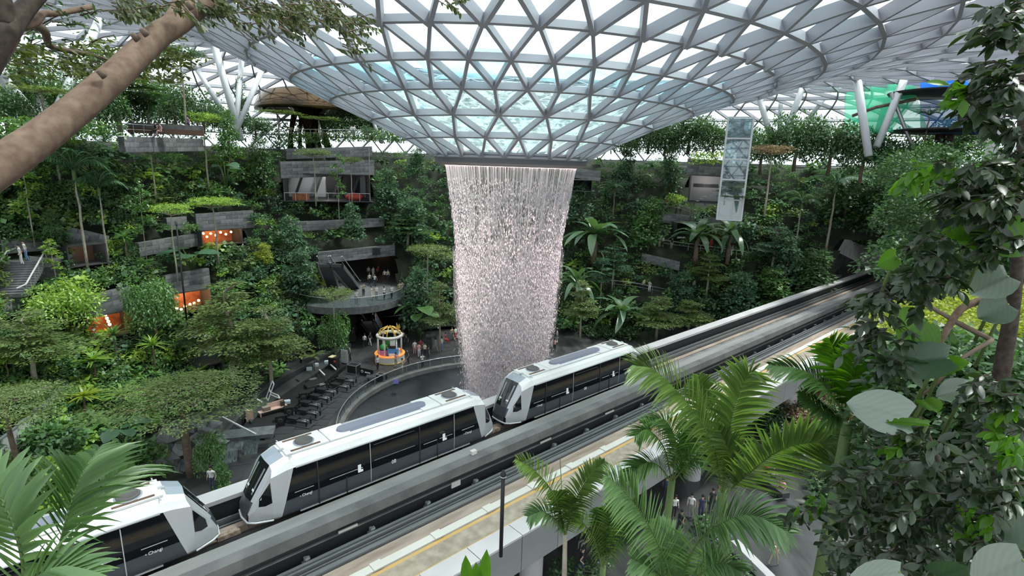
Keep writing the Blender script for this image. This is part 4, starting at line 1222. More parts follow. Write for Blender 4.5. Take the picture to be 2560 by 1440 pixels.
# ------------------------------------------------------------------ plant prototypes (height 10, crown width 6 for trees)
def trunk_mesh(h, r, m, bend=.25, g=PG, branches=()):
    mb = MB()
    pts = [(g.normal() * bend * i / 6, g.normal() * bend * i / 6, h * i / 6) for i in range(7)]
    pts[0] = (0, 0, -.6)
    mb.tube(pts, [r * (1 - .45 * i / 6) if i < 6 else r * .08 for i in range(7)], 7)
    for z, R, cx, cy_ in branches:
        top = pts[min(6, max(1, int(z / h * 6)))]
        for k in range(4):
            a = g.random() * 6.28
            mb.tube([(top[0], top[1], min(z, h) - R * .35), (cx + R * .4 * math.cos(a), cy_ + R * .4 * math.sin(a), z - R * .12), (cx + R * .8 * math.cos(a), cy_ + R * .8 * math.sin(a), z - .03)], [r * .45, r * .3, r * .12], 4, cap=False)
    return mb.mesh('trunk', m)
PROTO = {}
def proto(kind, var):
    key = (kind, var)
    if key in PROTO: return PROTO[key]
    g = np.random.default_rng(abs(hash(kind)) % 1000 * 0 + sum(map(ord, kind)) * 13 + var)
    parts = []                                    # (name, mesh, list of (loc, rot, scale))
    I = [((0, 0, 0), (0, 0, 0), (1, 1, 1))]
    if kind == 'umbrella':
        lay = []
        for i in range(6):
            z = 4.6 + i * .98 + g.uniform(-.2, .2); R = 2.7 - i * .33 + g.uniform(-.25, .25)
            for k in range(3):
                a = g.random() * 6.28; lay.append((z + g.uniform(-.25, .25), R * g.uniform(.5, .7), R * .42 * math.cos(a), R * .42 * math.sin(a)))
        parts.append(('trunk', trunk_mesh(8.9, .15, MATS['bark_pale'], .12, g, lay[::3]), I))
        V, Q, T = pads(6400, .21, g, lay); parts.append(('crown', mesh_np('crown', V, Q, MATS['lf_olive'], T), I))
    elif kind == 'flat':
        lay = [(9.7, 2.6, 0, 0), (9.2, 1.6, 1.4, .6), (9.1, 1.5, -1.3, -.7), (9.45, 1.4, .4, -1.6)]
        parts.append(('trunk', trunk_mesh(9.6, .14, MATS['bark_pale'], .12, g, lay), I))
        V, Q, T = pads(3000, .21, g, lay, .06); parts.append(('crown', mesh_np('crown', V, Q, MATS['lf_olive'], T), I))
    elif kind == 'broadflat':
        lay = []
        for i in range(15):
            a = i * 2.4; r = .75 * math.sqrt(i); lay.append((9.3 - .10 * i + g.uniform(-.2, .25), g.uniform(1.0, 1.4), r * math.cos(a), r * math.sin(a)))
        parts.append(('trunk', trunk_mesh(9.0, .2, MATS['bark_brown'], .15, g, lay[:8]), I))
        V, Q, T = pads(11000, .125, g, lay, .07); parts.append(('crown', mesh_np('crown', V, Q, MATS['lf_olive'], T), I))
    elif kind == 'dome':
        parts.append(('trunk', trunk_mesh(7, .18, MATS['bark_brown'], .2, g), I))
        V, Q, T = bush(4200, .095, g, .5, 20, 1.0); V = V * np.array([3, 3, 6.0]) + np.array([0, 0, 1.9])
        parts.append(('crown', mesh_np('crown', V, Q, MATS['lf_dark'], T), I))
    elif kind == 'column':
        parts.append(('trunk', trunk_mesh(9.5, .12, MATS['bark_brown'], .12, g), I))
        Vs, Qs, Ts = [], [], []; k = 0
        for i in range(9):
            V, Q, T = bush(330, .20, g, .55, 5, 1.0)
            V = V * np.array([1, 1, .9]) * (2.7 * (1 - .55 * (i / 8)) + .3) + np.array([g.normal() * .35, g.normal() * .35, .2 + i * 1.0])
            Vs.append(V); Qs.append(Q + k); k += len(V); Ts.append(T)
        parts.append(('crown', mesh_np('crown', np.concatenate(Vs), np.concatenate(Qs), MATS['lf_dark'], np.concatenate(Ts)), I))
    elif kind == 'whorl':            # slim young tree with separate leaf whorls up the stem
        parts.append(('trunk', trunk_mesh(9.6, .10, MATS['bark_pale'], .15, g), I))
        Vs, Qs, Ts = [], [], []; k = 0
        for i in range(12):
            V, Q, T = bush(60, .55, g, .55, 2, .6)
            a = g.random() * 6.28
            V = V * g.uniform(.8, 1.3) + np.array([math.cos(a) * g.uniform(.3, 1.9), math.sin(a) * g.uniform(.3, 1.9), 3.0 + i * .58])
            Vs.append(V); Qs.append(Q + k); k += len(V); Ts.append(T)
        parts.append(('crown', mesh_np('crown', np.concatenate(Vs), np.concatenate(Qs), MATS['lf_lime'], np.concatenate(Ts)), I))
    elif kind in ('shrub', 'broadshrub', 'fineshrub'):
        n, L = {'shrub': (900, .18), 'broadshrub': (900, .20), 'fineshrub': (1600, .12)}[kind]
        V, Q, T = bush(n, L, g, .6, 9, .85)
        V = V * np.array([3, 3, 7.3])
        parts.append(('foliage', mesh_np('foliage', V, Q, MATS['lf_mid'], T), I))
        parts.append(('stem', MB().tube([(0, 0, -.6), (.1, 0, 2), (.3, .2, 5)], [.16, .12, .06], 5).mesh('stem', MATS['bark_brown']), I))
    elif kind == 'palm':
        parts.append(('trunk', trunk_mesh(7.9, .13, MATS['bark_pale'], .05, g), I))
        parts.append(('crownshaft', MB().lathe([(.14, 0), (.17, .4), (.1, 1.2), (.02, 1.5)], 8, (0, 0, 7.6)).mesh('crownshaft', MATS['stem']), I))
        V, Q, T = frond_arr(3.6, 26, .95, .13, .9, g, 1.0, .05)
        fm = mesh_np('frond', V, Q, MATS['lf_blue'], T)
        parts.append(('frond', fm, [((0, 0, 8.7), (g.normal() * .15, -.25 + g.uniform(-.35, .35), i * 6.283 / 12 + g.normal() * .15), (1, 1, 1)) for i in range(12)]))
    elif kind == 'treefern':
        parts.append(('trunk', trunk_mesh(6.8, .16, MATS['bark_brown'], .1, g), I))
        V, Q, T = frond_arr(3.4, 34, .6, .10, .9, g, .9, .04)
        fm = mesh_np('frond', V, Q, MATS['lf_blue'], T)
        parts.append(('frond', fm, [((0, 0, 6.8), (g.normal() * .1, -.2 + g.uniform(-.45, .3), i * 6.283 / 14 + g.normal() * .1), (1, 1, 1)) for i in range(14)]))
    elif kind == 'banana':
        parts.append(('trunk', trunk_mesh(3.6, .34, MATS['bark_brown'], .1, g), I))
        bm = blade_mesh('frond', 4.9, .92, .85, MATS['lf_banana'], 10, .5)
        parts.append(('frond', bm, [((0, 0, 3.5), (g.normal() * .15, (-.75 if i % 3 == 0 else -.25 if i % 3 == 1 else .15) + g.normal() * .12, i * 2.4 + g.normal() * .2), (g.uniform(.8, 1.05),) * 3) for i in range(17)]))
    elif kind == 'rosette':          # cordyline-like, stiff sword leaves
        parts.append(('trunk', trunk_mesh(6.2, .2, MATS['bark_brown'], .1, g), I))
        bm = blade_mesh('blade', 3.4, .42, .35, MATS['lf_mid'], 5, .5, shape='sword')
        parts.append(('blade', bm, [((0, 0, 6.2), (g.normal() * .1, g.uniform(-1.25, .25), i * 2.4 + g.normal() * .2), (g.uniform(.75, 1.05),) * 3) for i in range(34)]))
    elif kind == 'taro':
        bm = blade_mesh('leaf_blade', 2.9, 2.3, .25, MATS['lf_blue'], 6, .55, shape='heart')
        sm = MB().tube([(0, 0, -.5), (.6, 0, 3.4), (1.3, 0, 5.6)], [.12, .09, .06], 5).mesh('stalk', MATS['stem'])
        pos = []
        st_ = []
        for i in range(7):
            a = i * 2.4; s = g.uniform(.75, 1.15)
            st_.append(((0, 0, 0), (0, 0, a), (s, s, s)))
            pos.append(((1.3 * s * math.cos(a), 1.3 * s * math.sin(a), 5.6 * s), (g.normal() * .25, g.uniform(.0, .5), a), (s, s, s)))
        parts.append(('stalk', sm, st_)); parts.append(('leaf_blade', bm, pos))
    PROTO[key] = parts
    return parts
NVAR = 2
CAT = {'umbrella': 'tree', 'flat': 'tree', 'broadflat': 'tree', 'dome': 'tree', 'column': 'tree', 'whorl': 'tree', 'palm': 'palm', 'treefern': 'palm', 'banana': 'palm', 'rosette': 'plant', 'taro': 'plant',
       'shrub': 'shrub', 'broadshrub': 'shrub', 'fineshrub': 'shrub'}
NAME = {'umbrella': 'tiered_tree', 'flat': 'umbrella_tree', 'broadflat': 'spreading_tree', 'dome': 'leafy_tree', 'column': 'columnar_tree', 'whorl': 'young_tree', 'palm': 'slender_palm', 'treefern': 'feather_palm',
        'banana': 'paddle_leaf_palm', 'rosette': 'sword_leaf_plant', 'taro': 'giant_taro', 'shrub': 'leafy_shrub', 'broadshrub': 'broadleaf_shrub', 'fineshrub': 'fine_leaf_shrub'}
NATW = {'palm': 6.2, 'treefern': 6.0, 'banana': 7.6, 'rosette': 6.0, 'taro': 6.0}
def plant(kind, x, ytop, ybase, wpx, label, group=None, lf=None, d=None, bark=None, xt=None):
    """plant with its foot on the slope at (x, ybase), top at ytop and crown wpx wide"""
    b = on_bowl(x, ybase) if d is None else at_d(x, ybase, d)
    f = proj(b)[2]; dist = math.hypot(b.x, b.y)
    top = at_d(x, ytop, dist)
    h = max(.5, top.z - b.z); w = wpx * f / F
    var = PG.integers(NVAR)
    natH = {'palm': 9.6, 'treefern': 8.6, 'banana': 6.6, 'rosette': 8.6, 'taro': 7.0, 'broadshrub': 8.0, 'shrub': 8.0, 'fineshrub': 8.0, 'column': 11.0}.get(kind, 10.2)
    sx = w / NATW.get(kind, 6.0); sz = h / natH
    e = empty(NAME[kind], b, PG.random() * 6.28, label, CAT[kind], group, scale=(sx, sx, sz))
    if xt is not None:
        tp_ = at_d(xt, ytop, dist); dv = tp_ - b
        e.rotation_euler = (math.atan2(-(dv.y), dv.z) * 0, math.atan2(dv.x, dv.z), 0)
    iso = kind in ('palm', 'treefern', 'banana', 'rosette', 'taro')
    for name, me, insts in proto(kind, int(var)):
        for loc, rot, sc in insts:
            o = link(name, me, e); o.location = loc; o.rotation_euler = rot; o.scale = sc
            if lf and name in ('crown', 'foliage', 'frond', 'blade', 'leaf_blade'):
                o.material_slots[0].link = 'OBJECT'; o.material_slots[0].material = MATS[lf]
            if bark and name == 'trunk':
                o.material_slots[0].link = 'OBJECT'; o.material_slots[0].material = MATS[bark]
    return e
SPECS = [
 # upper left terrace and slope
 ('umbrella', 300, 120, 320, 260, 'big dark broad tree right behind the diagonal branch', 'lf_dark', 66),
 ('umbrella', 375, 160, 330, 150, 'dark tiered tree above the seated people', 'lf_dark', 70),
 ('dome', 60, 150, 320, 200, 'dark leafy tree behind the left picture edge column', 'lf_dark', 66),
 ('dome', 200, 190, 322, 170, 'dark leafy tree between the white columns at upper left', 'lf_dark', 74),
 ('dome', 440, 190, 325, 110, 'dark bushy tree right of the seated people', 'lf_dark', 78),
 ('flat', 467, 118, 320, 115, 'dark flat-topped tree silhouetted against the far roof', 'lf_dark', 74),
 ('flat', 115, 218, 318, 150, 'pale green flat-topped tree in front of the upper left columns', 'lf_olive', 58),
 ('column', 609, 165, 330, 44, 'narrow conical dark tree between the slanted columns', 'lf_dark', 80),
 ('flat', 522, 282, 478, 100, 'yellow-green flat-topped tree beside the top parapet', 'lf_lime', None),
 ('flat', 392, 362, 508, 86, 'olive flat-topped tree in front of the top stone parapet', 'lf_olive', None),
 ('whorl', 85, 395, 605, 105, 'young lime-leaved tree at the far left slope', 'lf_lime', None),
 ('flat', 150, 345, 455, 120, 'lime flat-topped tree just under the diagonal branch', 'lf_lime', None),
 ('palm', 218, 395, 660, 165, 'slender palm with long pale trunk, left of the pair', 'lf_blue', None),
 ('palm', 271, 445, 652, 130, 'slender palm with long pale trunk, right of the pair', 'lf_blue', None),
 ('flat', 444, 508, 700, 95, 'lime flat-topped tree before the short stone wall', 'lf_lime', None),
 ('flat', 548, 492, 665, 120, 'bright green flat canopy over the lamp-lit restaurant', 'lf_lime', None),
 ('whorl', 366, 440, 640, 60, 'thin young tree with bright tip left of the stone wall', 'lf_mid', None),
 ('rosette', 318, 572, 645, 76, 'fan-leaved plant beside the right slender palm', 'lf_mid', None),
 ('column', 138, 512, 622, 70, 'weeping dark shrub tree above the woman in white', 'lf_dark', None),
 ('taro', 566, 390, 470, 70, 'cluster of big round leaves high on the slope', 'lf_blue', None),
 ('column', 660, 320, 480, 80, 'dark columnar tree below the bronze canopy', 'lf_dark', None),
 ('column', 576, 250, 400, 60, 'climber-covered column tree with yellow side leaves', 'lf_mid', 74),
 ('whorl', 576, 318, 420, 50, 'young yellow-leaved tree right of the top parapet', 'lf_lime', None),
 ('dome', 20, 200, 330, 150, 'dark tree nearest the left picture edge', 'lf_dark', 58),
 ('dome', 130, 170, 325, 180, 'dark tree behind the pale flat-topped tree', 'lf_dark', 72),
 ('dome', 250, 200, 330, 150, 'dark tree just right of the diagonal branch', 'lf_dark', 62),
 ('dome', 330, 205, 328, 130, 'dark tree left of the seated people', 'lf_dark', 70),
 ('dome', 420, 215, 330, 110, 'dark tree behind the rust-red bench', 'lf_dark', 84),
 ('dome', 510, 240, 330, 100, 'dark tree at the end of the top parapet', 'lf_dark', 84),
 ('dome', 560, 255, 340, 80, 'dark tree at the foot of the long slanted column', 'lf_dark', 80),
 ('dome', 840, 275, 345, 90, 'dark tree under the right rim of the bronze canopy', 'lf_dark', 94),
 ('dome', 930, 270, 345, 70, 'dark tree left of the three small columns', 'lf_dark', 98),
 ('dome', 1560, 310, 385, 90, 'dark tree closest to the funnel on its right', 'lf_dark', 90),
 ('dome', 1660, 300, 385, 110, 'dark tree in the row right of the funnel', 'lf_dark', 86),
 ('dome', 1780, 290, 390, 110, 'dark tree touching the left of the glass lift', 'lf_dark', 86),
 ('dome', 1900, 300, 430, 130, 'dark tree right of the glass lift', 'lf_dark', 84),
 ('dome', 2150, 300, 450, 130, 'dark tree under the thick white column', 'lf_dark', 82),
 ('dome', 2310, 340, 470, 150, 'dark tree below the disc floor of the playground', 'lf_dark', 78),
 # top terrace behind
 ('flat', 698, 276, 345, 120, 'olive flat-topped tree left of the bronze canopy stem', 'lf_olive', 88),
 ('flat', 800, 292, 345, 110, 'olive flat-topped tree in front of the bronze canopy', 'lf_olive', 88),
 ('dome', 885, 252, 345, 100, 'dark round tree right of the bronze canopy', 'lf_dark', 96),
 ('dome', 640, 285, 345, 90, 'dark bushy tree at the foot of the slanted columns', 'lf_dark', 84),
 ('flat', 790, 372, 508, 90, 'thin flat-topped tree in front of the glazed opening, left', 'lf_olive', 78),
 ('flat', 880, 392, 505, 60, 'thin flat-topped tree in front of the glazed opening, right', 'lf_olive', 78),
 ('whorl', 848, 380, 540, 52, 'thin young tree crossing the middle of the glazed opening', 'lf_mid', 76),
 ('flat', 924, 318, 440, 40, 'tall bare-stemmed tree right of the glazed opening', 'lf_dark', 78),
 ('column', 1044, 355, 440, 60, 'pale-stemmed leafy tree left of the funnel', 'lf_blue', 80),
 ('column', 970, 400, 530, 80, 'leafy dark tree beside the glazed opening', 'lf_blue', None),
 ('column', 1030, 470, 610, 110, 'bluish leafy tree left of the waterfall', 'lf_blue', None),
 ('column', 880, 490, 600, 66, 'dark leafy tree standing above the escalator lintel', 'lf_blue', None),
 ('column', 730, 520, 640, 80, 'large-leaved dark tree left of the planted band', 'lf_blue', None),
 ('column', 752, 600, 740, 90, 'glossy dark tree left of the escalators', 'lf_blue', None),
 ('column', 660, 598, 662, 46, 'bright yellow-green conical shrub in mid slope', 'lf_yellow', None),
 ('umbrella', 1020, 520, 620, 150, 'dark tiered tree just left of the waterfall sheet', 'lf_dark', None),
 ('flat', 1068, 612, 765, 110, 'lime flat-topped tree left of the waterfall', 'lf_olive', None),
 ('flat', 1135, 630, 780, 100, 'olive flat-topped tree touching the waterfall edge', 'lf_olive', None),
 ('umbrella', 1100, 690, 880, 100, 'slim tree with pale trunk beside the plaza crowd', 'lf_olive', None),
 ('column', 1050, 640, 830, 110, 'tall leafy mass behind the plaza crowd', 'lf_blue', None),
 ('taro', 1050, 740, 850, 100, 'big-leaved plant hanging beside the balcony', 'lf_mid', None),
 # left middle
 ('umbrella', 585, 690, 962, 250, 'large tiered olive tree in the middle of the left slope', 'lf_olive', None),
 ('umbrella', 682, 760, 985, 210, 'large tiered tree with tall brown trunk beside the stage', 'lf_olive', None),
 ('flat', 838, 722, 885, 105, 'thin-trunked umbrella tree in front of the balcony', 'lf_olive', 60),
 ('dome', 838, 768, 895, 80, 'round-crowned tree under the umbrella tree by the balcony', 'lf_mid', 60),
 ('dome', 390, 670, 850, 130, 'leafy green tree between the two stone parapets', 'lf_mid', None),
 ('dome', 170, 690, 830, 170, 'light green round tree by the stairs', 'lf_lime', None),
 ('umbrella', 90, 770, 960, 260, 'wide tiered tree at the left edge of the slope', 'lf_olive', None),
 ('whorl', 140, 592, 700, 60, 'small lime bush tree at the stair landing', 'lf_lime', None),
 ('taro', 478, 615, 672, 110, 'giant taro with broad leaves above the stone parapet', 'lf_blue', None),
 ('rosette', 292, 812, 900, 78, 'fan-crowned plant in front of the red doorway', 'lf_mid', None),
 ('rosette', 388, 838, 920, 85, 'lime sword-leaved plant right of the red doorway', 'lf_lime', None),
 ('rosette', 240, 880, 950, 100, 'large sword-leaved plant on the lower left slope', 'lf_lime', None),
 ('rosette', 22, 880, 945, 70, 'pale sword-leaved plant at the left edge', 'lf_lime', None),
 ('rosette', 216, 968, 1040, 110, 'yellow-variegated sword-leaved plant in the lower left garden', 'lf_yellow', None),
 ('rosette', 312, 965, 1040, 100, 'yellow-tipped dark sword-leaved plant', 'lf_lime', None),
 ('rosette', 500, 912, 975, 85, 'green sword-leaved plant below the dark stone wall', 'lf_lime', None),
 ('taro', 312, 1045, 1125, 100, 'pale green taro with wide heart leaves', 'lf_blue', None),
 ('broadflat', 478, 940, 1190, 330, 'wide flat-crowned tree above the cascade', 'lf_olive', None),
 ('broadflat', 62, 945, 1240, 230, 'flat-crowned tree with leaning brown trunk at lower left', 'lf_olive', None),
 ('broadshrub', 150, 1052, 1130, 140, 'bright green leafy shrub by the curved parapet', 'lf_mid', None),
 ('broadshrub', 345, 1110, 1200, 150, 'dense bright shrub above the lower left train car', 'lf_mid', None),
 ('broadshrub', 125, 1140, 1225, 110, 'lime leafy shrub behind the palm fronds', 'lf_lime', None),
 ('broadshrub', 40, 1140, 1230, 100, 'shrub with pale flecks below the curved parapet', 'lf_olive', None),
 ('column', 560, 1140, 1245, 60, 'small conical shrub beside the train nose', 'lf_mid', None),
 ('dome', 530, 1068, 1200, 80, 'small tree in front of the cascade', 'lf_mid', None),
 ('treefern', 788, 880, 940, 70, 'small feathery palm on the stage edge', 'lf_olive', None),
 ('umbrella', 475, 800, 900, 90, 'fine dark shrub left of the small stone wall', 'lf_dark', None),
 # right side
 ('banana', 1484, 530, 650, 185, 'giant paddle-leaved palm right of the waterfall, its leaves in a star', 'lf_banana', None),
 ('banana', 1440, 650, 780, 120, 'paddle-leaved palm close against the waterfall', 'lf_banana', None),
 ('banana', 1738, 540, 650, 150, 'left giant paddle-leaved palm of the right-hand pair', 'lf_banana', None),
 ('banana', 1818, 530, 650, 130, 'right giant paddle-leaved palm of the right-hand pair', 'lf_banana', None),
 ('banana', 1548, 735, 840, 150, 'low paddle-leaved palm behind the train roof', 'lf_banana', None),
 ('treefern', 1532, 450, 545, 90, 'feathery palm upper right of the waterfall', 'lf_blue', None),
 ('palm', 2065, 440, 625, 150, 'feather palm with long bare trunk above the tunnel', 'lf_blue', None),
 ('palm', 1985, 490, 640, 110, 'second feather palm half hidden left of the tunnel', 'lf_dark', None),
 ('flat', 1912, 362, 532, 115, 'rust-coloured flat-topped tree with thin trunk', 'lf_rust', 76),
 ('umbrella', 1830, 425, 540, 130, 'dark tiered tree below the glass lift', 'lf_dark', 76),
 ('umbrella', 1855, 390, 500, 100, 'bluish tiered tree right of the glass lift', 'lf_blue', 77),
 ('dome', 1620, 285, 380, 120, 'dark tree on the top terrace right of the funnel', 'lf_dark', 90),
 ('dome', 1720, 275, 380, 140, 'large dark tree left of the glass lift', 'lf_dark', 88),
 ('dome', 1985, 265, 420, 150, 'large dark tree between the right columns', 'lf_dark', 84),
 ('dome', 2070, 285, 430, 150, 'large dark tree left of the green net', 'lf_dark', 84),
 ('dome', 2240, 330, 450, 140, 'dark tree below the net playground', 'lf_dark', 80),
 ('dome', 2380, 270, 420, 150, 'tall dark tree behind the blue net', 'lf_dark', 92),
 ('treefern', 2310, 268, 360, 90, 'palm crown in front of the blue net', 'lf_blue', 78),
 ('column', 1560, 350, 470, 70, 'climbing tree right of the funnel', 'lf_blue', None),
 ('column', 1672, 335, 470, 60, 'bluish climbing tree on the right wall', 'lf_blue', None),
 ('column', 1620, 470, 620, 110, 'light leafy tree left of the onlookers on the right', 'lf_mid', None),
 ('broadshrub', 1690, 485, 520, 55, 'yellow-green fern clump beside the onlookers', 'lf_lime', None),
 ('column', 1445, 430, 560, 90, 'leafy tree against the waterfall top right', 'lf_blue', None),
 ('column', 2110, 380, 560, 130, 'tall dark tree above the tunnel', 'lf_dark', None),
 ('column', 2180, 380, 580, 120, 'dark tree right above the tunnel lintel', 'lf_dark', None),
 ('column', 1960, 560, 720, 110, 'tiered dark tree left of the tunnel', 'lf_blue', None),
 ('umbrella', 1925, 555, 700, 130, 'bluish tiered tree below the stone terrace edge', 'lf_blue', None),
 ('umbrella', 1765, 628, 740, 115, 'olive tiered tree in front of the paddle-leaved pair', 'lf_olive', None),
 ('umbrella', 1640, 735, 850, 150, 'olive tiered tree beside the far coping', 'lf_olive', None),
 ('umbrella', 1720, 745, 840, 130, 'yellowish tiered tree near the guideway', 'lf_olive', None),
 ('column', 1700, 660, 770, 75, 'bright-leaved shrub tree beside the lower walkway', 'lf_blue', None),
 ('column', 1840, 660, 790, 110, 'leafy dark tree by the guideway parapet', 'lf_blue', None),
 ('column', 1930, 650, 770, 110, 'leafy tree with brown stem by the guideway parapet', 'lf_mid', None),
 ('column', 2020, 600, 730, 120, 'dense leafy tree against the tunnel pier', 'lf_dark', None),
 ('umbrella', 1450, 690, 850, 110, 'olive tiered tree behind the train, right of the waterfall', 'lf_olive', None),
 ('umbrella', 1530, 600, 720, 110, 'tiered tree below the star-leaved palm', 'lf_blue', None),
 ('umbrella', 1500, 620, 760, 70, 'thin tiered tree right of the waterfall middle', 'lf_blue', None),
 ('broadshrub', 1850, 750, 812, 100, 'low shrub at the coping near the tunnel', 'lf_blue', None),
]
for s in SPECS:
    kind, x, yt, yb, w, lab, lf, d = s
    grp = {'umbrella': 'tiered trees in the garden', 'flat': 'flat-topped trees in the garden', 'dome': 'round-crowned trees in the garden', 'column': 'columnar trees in the garden', 'palm': 'feather palms on the slopes', 'treefern': 'feather palms on the slopes',
           'banana': 'paddle-leaved palms on the right slope', 'rosette': 'sword-leaved plants on the left slope', 'taro': 'giant taros', 'whorl': 'young whorled trees', 'broadflat': 'wide flat-crowned trees'}.get(kind, 'garden shrubs')
    plant(kind, x, yt, yb, w, lab, grp, lf, d)

# ------------------------------------------------------------------ undergrowth that nobody could count
def on_bowl_np(px, py):
    x = px - 1280; y = py - 720
    xu = x * _cr + y * _sr; yu = -x * _sr + y * _cr
    d = np.stack([xu, F * _cp - yu * _sp, -yu * _cp - F * _sp], 1)
    h = np.hypot(d[:, 0], d[:, 1]); d = d / h[:, None]
    best = np.full(len(px), np.nan)
    for t in np.arange(14, 150, .4):
        p = d * t
        zz = p[:, 2] + CAMZ
        dx, dy = p[:, 0] - CX, p[:, 1] - CY
        r = np.hypot(dx, dy); th = np.degrees(np.arctan2(dx, dy))
        bz_ = np.interp(r - np.interp(th, KT, KV), BR, BZ)
        hit = np.isnan(best) & (zz <= bz_) & (p[:, 1] > 8)
        best[hit] = t
    ok = ~np.isnan(best)
    P_ = d * np.nan_to_num(best, nan=1)[:, None]; P_[:, 2] += CAMZ
    return P_, ok
KEEP = [(300, 336, 510, 376), (700, 398, 935, 506), (488, 524, 636, 604), (415, 540, 468, 572), (345, 584, 500, 636), (170, 572, 272, 658), (0, 600, 150, 700), (216, 716, 340, 826), (410, 672, 534, 762),
        (478, 868, 556, 904), (790, 612, 1016, 905), (1636, 520, 1726, 556), (1604, 630, 1702, 662), (1716, 395, 1830, 510), (2060, 592, 2330, 760), (1440, 420, 1500, 446), (0, 700, 60, 800), (860, 780, 1180, 960),
        (1640, 600, 1700, 625), (1590, 712, 1680, 745), (0, 1040, 100, 1180), (420, 1060, 640, 1240), (980, 850, 1480, 960), (735, 548, 960, 575)]
def scatter(name, zone, step, label, mix, size=1.0, skip=None, jitter=.5, seed=3):
    g = np.random.default_rng(seed)
    xs_, ys_ = np.meshgrid(np.arange(zone[0], zone[2], step), np.arange(zone[1], zone[3], step))
    px = xs_.ravel() + g.uniform(-jitter, jitter, xs_.size) * step; py = ys_.ravel() + g.uniform(-jitter, jitter, xs_.size) * step
    keep = np.ones(len(px), bool)
    for x0, y0, x1, y1 in KEEP + (skip or []):
        keep &= ~((px > x0) & (px < x1) & (py > y0 - 6) & (py < y1 + 10))
    px, py = px[keep], py[keep]
    P_, ok = on_bowl_np(px, py)
    r = np.hypot(P_[:, 0] - CX, P_[:, 1] - CY); th = np.degrees(np.arctan2(P_[:, 0] - CX, P_[:, 1] - CY))
    ok &= (P_[:, 2] > .6) 
    P_ = P_[ok]
    lib = [bush(120, .36, g, .58, 5, .75), bush(170, .26, g, .55, 6, .8), bush(230, .20, g, .5, 7, .7), bush(72, .52, g, .66, 5, .7), bush(150, .30, g, .34, 5, .75)]
    Vs, Qs, Ts, Ms = [], [], [], []; k = 0
    mats_ = list(mix.keys()); pr = np.array(list(mix.values()), float); pr /= pr.sum()
    for p in P_:
        V, Q, T = lib[g.integers(len(lib))]
        s = g.uniform(.75, 1.35) * size * (step / 22) * (1.35 if g.random() < .12 else 1)
        a = g.random() * 6.28; ca, sa = math.cos(a), math.sin(a)
        v = V * s; v = np.stack([v[:, 0] * ca - v[:, 1] * sa, v[:, 0] * sa + v[:, 1] * ca, v[:, 2] * g.uniform(.8, 1.3) - .3], 1) + p
        Vs.append(v); Qs.append(Q + k); k += len(v)
        Ts.append(np.clip(T * .75 + g.uniform(-.1, .3), 0, 1)); Ms.append(np.full(len(Q), g.choice(len(mats_), p=pr)))
    o = link(name, mesh_np(name, np.concatenate(Vs), np.concatenate(Qs), [MATS[m] for m in mats_], np.concatenate(Ts), np.concatenate(Ms)))
    return tag(o, label, 'undergrowth', 'undergrowth of the garden', 'stuff')
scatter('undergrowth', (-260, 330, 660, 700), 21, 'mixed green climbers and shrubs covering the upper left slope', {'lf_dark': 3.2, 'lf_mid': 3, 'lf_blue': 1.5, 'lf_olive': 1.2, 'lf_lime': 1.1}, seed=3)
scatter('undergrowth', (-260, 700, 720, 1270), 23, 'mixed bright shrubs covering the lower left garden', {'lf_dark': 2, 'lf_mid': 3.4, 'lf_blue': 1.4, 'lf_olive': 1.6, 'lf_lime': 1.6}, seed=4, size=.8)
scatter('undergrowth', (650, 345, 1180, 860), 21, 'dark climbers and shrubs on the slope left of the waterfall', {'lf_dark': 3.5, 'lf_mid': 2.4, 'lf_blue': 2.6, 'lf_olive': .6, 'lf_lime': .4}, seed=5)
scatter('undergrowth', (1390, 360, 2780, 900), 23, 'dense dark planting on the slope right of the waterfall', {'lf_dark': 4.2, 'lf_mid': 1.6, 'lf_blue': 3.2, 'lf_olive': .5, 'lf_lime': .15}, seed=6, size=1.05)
# hedges along the rim of the top terrace
def hedge(name, pts, label, hgt=1.4, m='lf_mid', leafL=.4, seed=1, wid=1.0):
    g = np.random.default_rng(seed)
    P3 = [Vector(p) for p in pts]
    tot = sum((P3[i + 1] - P3[i]).length for i in range(len(P3) - 1))
    n = int(tot * 110)
    t = g.random(n) * (len(P3) - 1); i = np.minimum(t.astype(int), len(P3) - 2); f = t - i
    A = np.array([tuple(p) for p in P3])
    c = A[i] * (1 - f[:, None]) + A[i + 1] * f[:, None]
    c = c + np.stack([g.normal(size=n) * wid * .4, g.normal(size=n) * wid * .4, g.random(n) * hgt], 1)
    nm = np.array([0, 0, 1.0]) + g.normal(size=(n, 3)) * .6
    ax = g.normal(size=(n, 3)) + np.array([0, 0, -.3])
    L = leafL * .72 * (.6 + .8 * g.random(n))
    V, Q = leaves(c, ax, nm, L, L * .55)
    return tag(link(name, mesh_np(name, V, Q, MATS[m], tint4(n, 0, .9, g))), label, 'hedge', kind='stuff')
hedge('hedge', [at_d(700, 362, 88), at_d(810, 356, 90), at_d(935, 350, 91), at_d(1010, 356, 90)], 'clipped hedge along the top terrace behind the waterfall', 1.5, 'lf_mid')
hedge('hedge', [at_d(1500, 376, 88), at_d(1620, 376, 86), at_d(1740, 378, 84)], 'hedge along the top terrace right of the waterfall', 1.6, 'lf_dark')
hedge('hedge', [at_d(-40, 336, 50), at_d(150, 338, 56), at_d(300, 340, 61)], 'low hedge along the upper left terrace', 1.2, 'lf_mid', seed=4)
hedge('hedge', [at_d(1730, 408, 79), at_d(1830, 408, 80)], 'yellowish plants trailing over the wall beside the lift', 1.5, 'lf_lime', seed=5, wid=.8)

